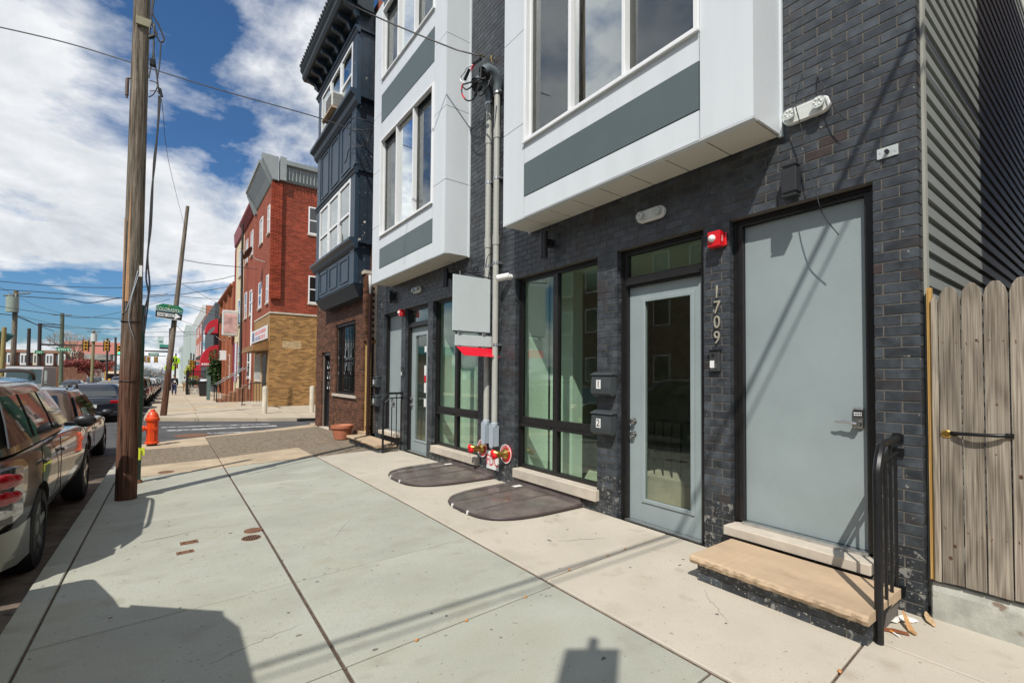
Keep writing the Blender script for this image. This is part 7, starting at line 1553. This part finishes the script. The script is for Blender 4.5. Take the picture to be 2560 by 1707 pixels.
z0 = g(46); MB().add([(1.98, 45.6, z0), (2.62, 45.6, z0), (2.62, 46.2, z0), (1.98, 46.2, z0), (1.86, 45.5, z0+1.15), (2.74, 45.5, z0+1.15), (2.74, 46.3, z0+1.15), (1.86, 46.3, z0+1.15)], [(0, 3, 2, 1), (4, 5, 6, 7), (0, 1, 5, 4), (1, 2, 6, 5), (2, 3, 7, 6), (3, 0, 4, 7)]).build('body', blk_pl, t, bevel=.04); MB().box(1.82, 2.78, 45.46, 46.34, z0+1.15, z0+1.21).build('rim', blk_pl, t); MB().sphere((2.3, 45.9, z0+1.26), .3, 7, (1.1, 1, .5)).build('bag', M('bag_white', (.55, .56, .55), .4), t, smooth=60)
mb = MB()
for s in (-.28, .28): mb.cyl((2.3+s, 46.1, z0+.1), (2.3+s*1.15, 46.1, z0+.1), .1, n=10)
mb.build('wheel', tyre_m, t)
# ------------------------------------------------------------------ people
def person(label, loc, rot, h, top, legs, skin, hair, stride=.12, arm=.1):
    t = thing('person', label, 'person', (0, 0, 0)); s = h/1.75
    def skinmesh(name, verts, edges, rads, mat, parent, root=0):
        me = bpy.data.meshes.new(name); me.from_pydata([tuple(Vector(v)*s) for v in verts], edges, []); o = bpy.data.objects.new('tmp', me); COL.objects.link(o)
        o.modifiers.new('k', 'SKIN')
        for i, r in enumerate(rads):
            sv = me.skin_vertices[0].data[i]; sv.radius = (r[0]*s, r[1]*s) if isinstance(r, tuple) else (r*s, r*s); sv.use_root = (i == root)
        md = o.modifiers.new('s', 'SUBSURF'); md.levels = 2; md.render_levels = 2
        m2_ = evalmesh(o); bpy.data.objects.remove(o); m2_.materials.clear(); m2_.materials.append(mat); m2_.shade_smooth(); return link(name, m2_, (0, 0, 0), parent)
    st_, a = stride, arm
    V = [(0, 0, .95), (0, 0, 1.15), (0, .0, 1.38), (0, 0, 1.48), (0, -.015, 1.56), (0, -.02, 1.67),
         (.19, 0, 1.40), (.25, .02+a, 1.12), (.24, -.10+a, .90), (.235, -.13+a, .80), (-.19, 0, 1.40), (-.25, .02-a, 1.12), (-.24, -.10-a, .90), (-.235, -.13-a, .80),
         (.09, 0, .88), (.10, -st_*.6, .50), (.10, -st_*.5, .10), (.10, -st_*.5-.12, .04), (-.09, 0, .88), (-.10, st_*.3, .50), (-.10, st_, .12), (-.10, st_-.12, .05)]
    E = [(0, 1), (1, 2), (2, 3), (3, 4), (4, 5), (2, 6), (6, 7), (7, 8), (8, 9), (2, 10), (10, 11), (11, 12), (12, 13), (0, 14), (14, 15), (15, 16), (16, 17), (0, 18), (18, 19), (19, 20), (20, 21)]
    Rd = [(.13, .10), (.135, .10), (.14, .10), .055, .085, (.08, .095), .06, .045, .036, .035, .06, .045, .036, .035, .085, .06, .045, .04, .085, .06, .045, .04]
    body = skinmesh('body', V, E, Rd, skin, t)
    up = [0, 1, 2, 3, 6, 7, 8, 10, 11, 12]; mp_ = {v: i for i, v in enumerate(up)}
    skinmesh('hoodie', [V[i] for i in up], [(mp_[a1], mp_[b1]) for a1, b1 in E if a1 in mp_ and b1 in mp_], [(.17, .135), (.175, .135), (.17, .13), .08, .085, .068, .055, .085, .068, .055], top, t)
    dn = [0, 14, 15, 16, 18, 19, 20]; md_ = {v: i for i, v in enumerate(dn)}
    skinmesh('trousers', [V[i] for i in dn], [(md_[a1], md_[b1]) for a1, b1 in E if a1 in md_ and b1 in md_], [(.16, .125), .105, .08, .068, .105, .08, .068], legs, t)
    MB().sphere((0, .015*s, 1.69*s), .105*s, 8, (.9, 1.0, .85)).build('hair', hair, t, smooth=60)
    for i, j in ((16, 17), (20, 21)): MB().sphere(tuple((Vector(V[i])*.45+Vector(V[j])*.55-Vector((0, 0, .02)))*s), .075*s, 6, (.7, 1.7, .6)).build('shoe', blk_pl, t, smooth=60)
    MB().box(-.07*s, .07*s, -.165*s, -.135*s, 1.10*s, 1.26*s).build('chest_print', white_pl, t)
    t.location = loc; t.rotation_euler.z = rot; return t
sk_m = M('skin', (.30, .16, .10), .6); hr_m = M('hair_dark', (.02, .014, .012), .7); navy_c = M('navy_cloth', (.012, .014, .025), .9); jean = M('jeans', (.025, .035, .10), .9)
p = at(435, 984, 50); person('pedestrian in a dark hoodie and blue trousers walking on the pavement', (p.x, 50, g(50)), R(8), 1.76, navy_c, jean, sk_m, hr_m)
p = at(461, 970, 66); person('distant pedestrian in a pale shirt and tan trousers', (p.x, 66, g(66)), math.pi, 1.66, M('pale_shirt', (.45, .46, .46), .9), M('khaki', (.35, .22, .12), .9), sk_m, hr_m)
p = at(500, 975, 49.5); person('person in a light blue top standing by the black trash can', (p.x+.1, 49.9, g(50)), R(90), 1.7, M('light_blue', (.16, .24, .42), .9), navy_c, sk_m, hr_m)
# ------------------------------------------------------------------ houses across the street and next door (outside the frame, seen in reflections and by shadow)
for k in range(5):
    y0 = -14+k*8.2; t = thing('opposite_house', ['first', 'second', 'third', 'fourth', 'fifth'][k]+' brick row house across the street, reflected in the glass', 'house', (-15.5, y0+4, 0), 'row houses across the street'); mt = brick_tex('opp_brick%d' % (k % 2), ((.20, .07, .045), (.26, .10, .06))[k % 2], ((.16, .055, .035), (.2, .08, .05))[k % 2], (.3, .24, .2))
    MB().box(-23, -15.5, y0, y0+8.1, -.2, 9.6+(k % 2)*.6).build('wall', mt, t); MB().box(-15.5, -15.1, y0, y0+8.1, 9.2, 9.7).build('cornice', offwhite, t)
    for z in (1.2, 4.6, 7.4):
        for j in range(3):
            w = MB().box(-15.49, -15.42, y0+.9+j*2.5, y0+2.1+j*2.5, z, z+1.7).build('window', white_pvc, t); MB().box(-15.419, -15.41, y0+1.0+j*2.5, y0+2.0+j*2.5, z+.1, z+1.6).build('pane', dark_glass, w)
t = thing('neighbour_house', 'house next door beyond the wooden gate, outside the picture', 'house', (4.3, -3.5, 0)); MB().box(4.3, 12, -7, -.49, -.3, 9).build('wall', brick_tex('opp_brick0', (.2, .07, .045), (.16, .055, .035), (.3, .24, .2)), t); w = MB().box(4.26, 4.3, -3.4, -2.2, 1.1, 2.9).build('window', white_pvc, t); MB().box(4.25, 4.2595, -3.3, -2.3, 1.2, 2.8).build('pane', dark_glass, w)
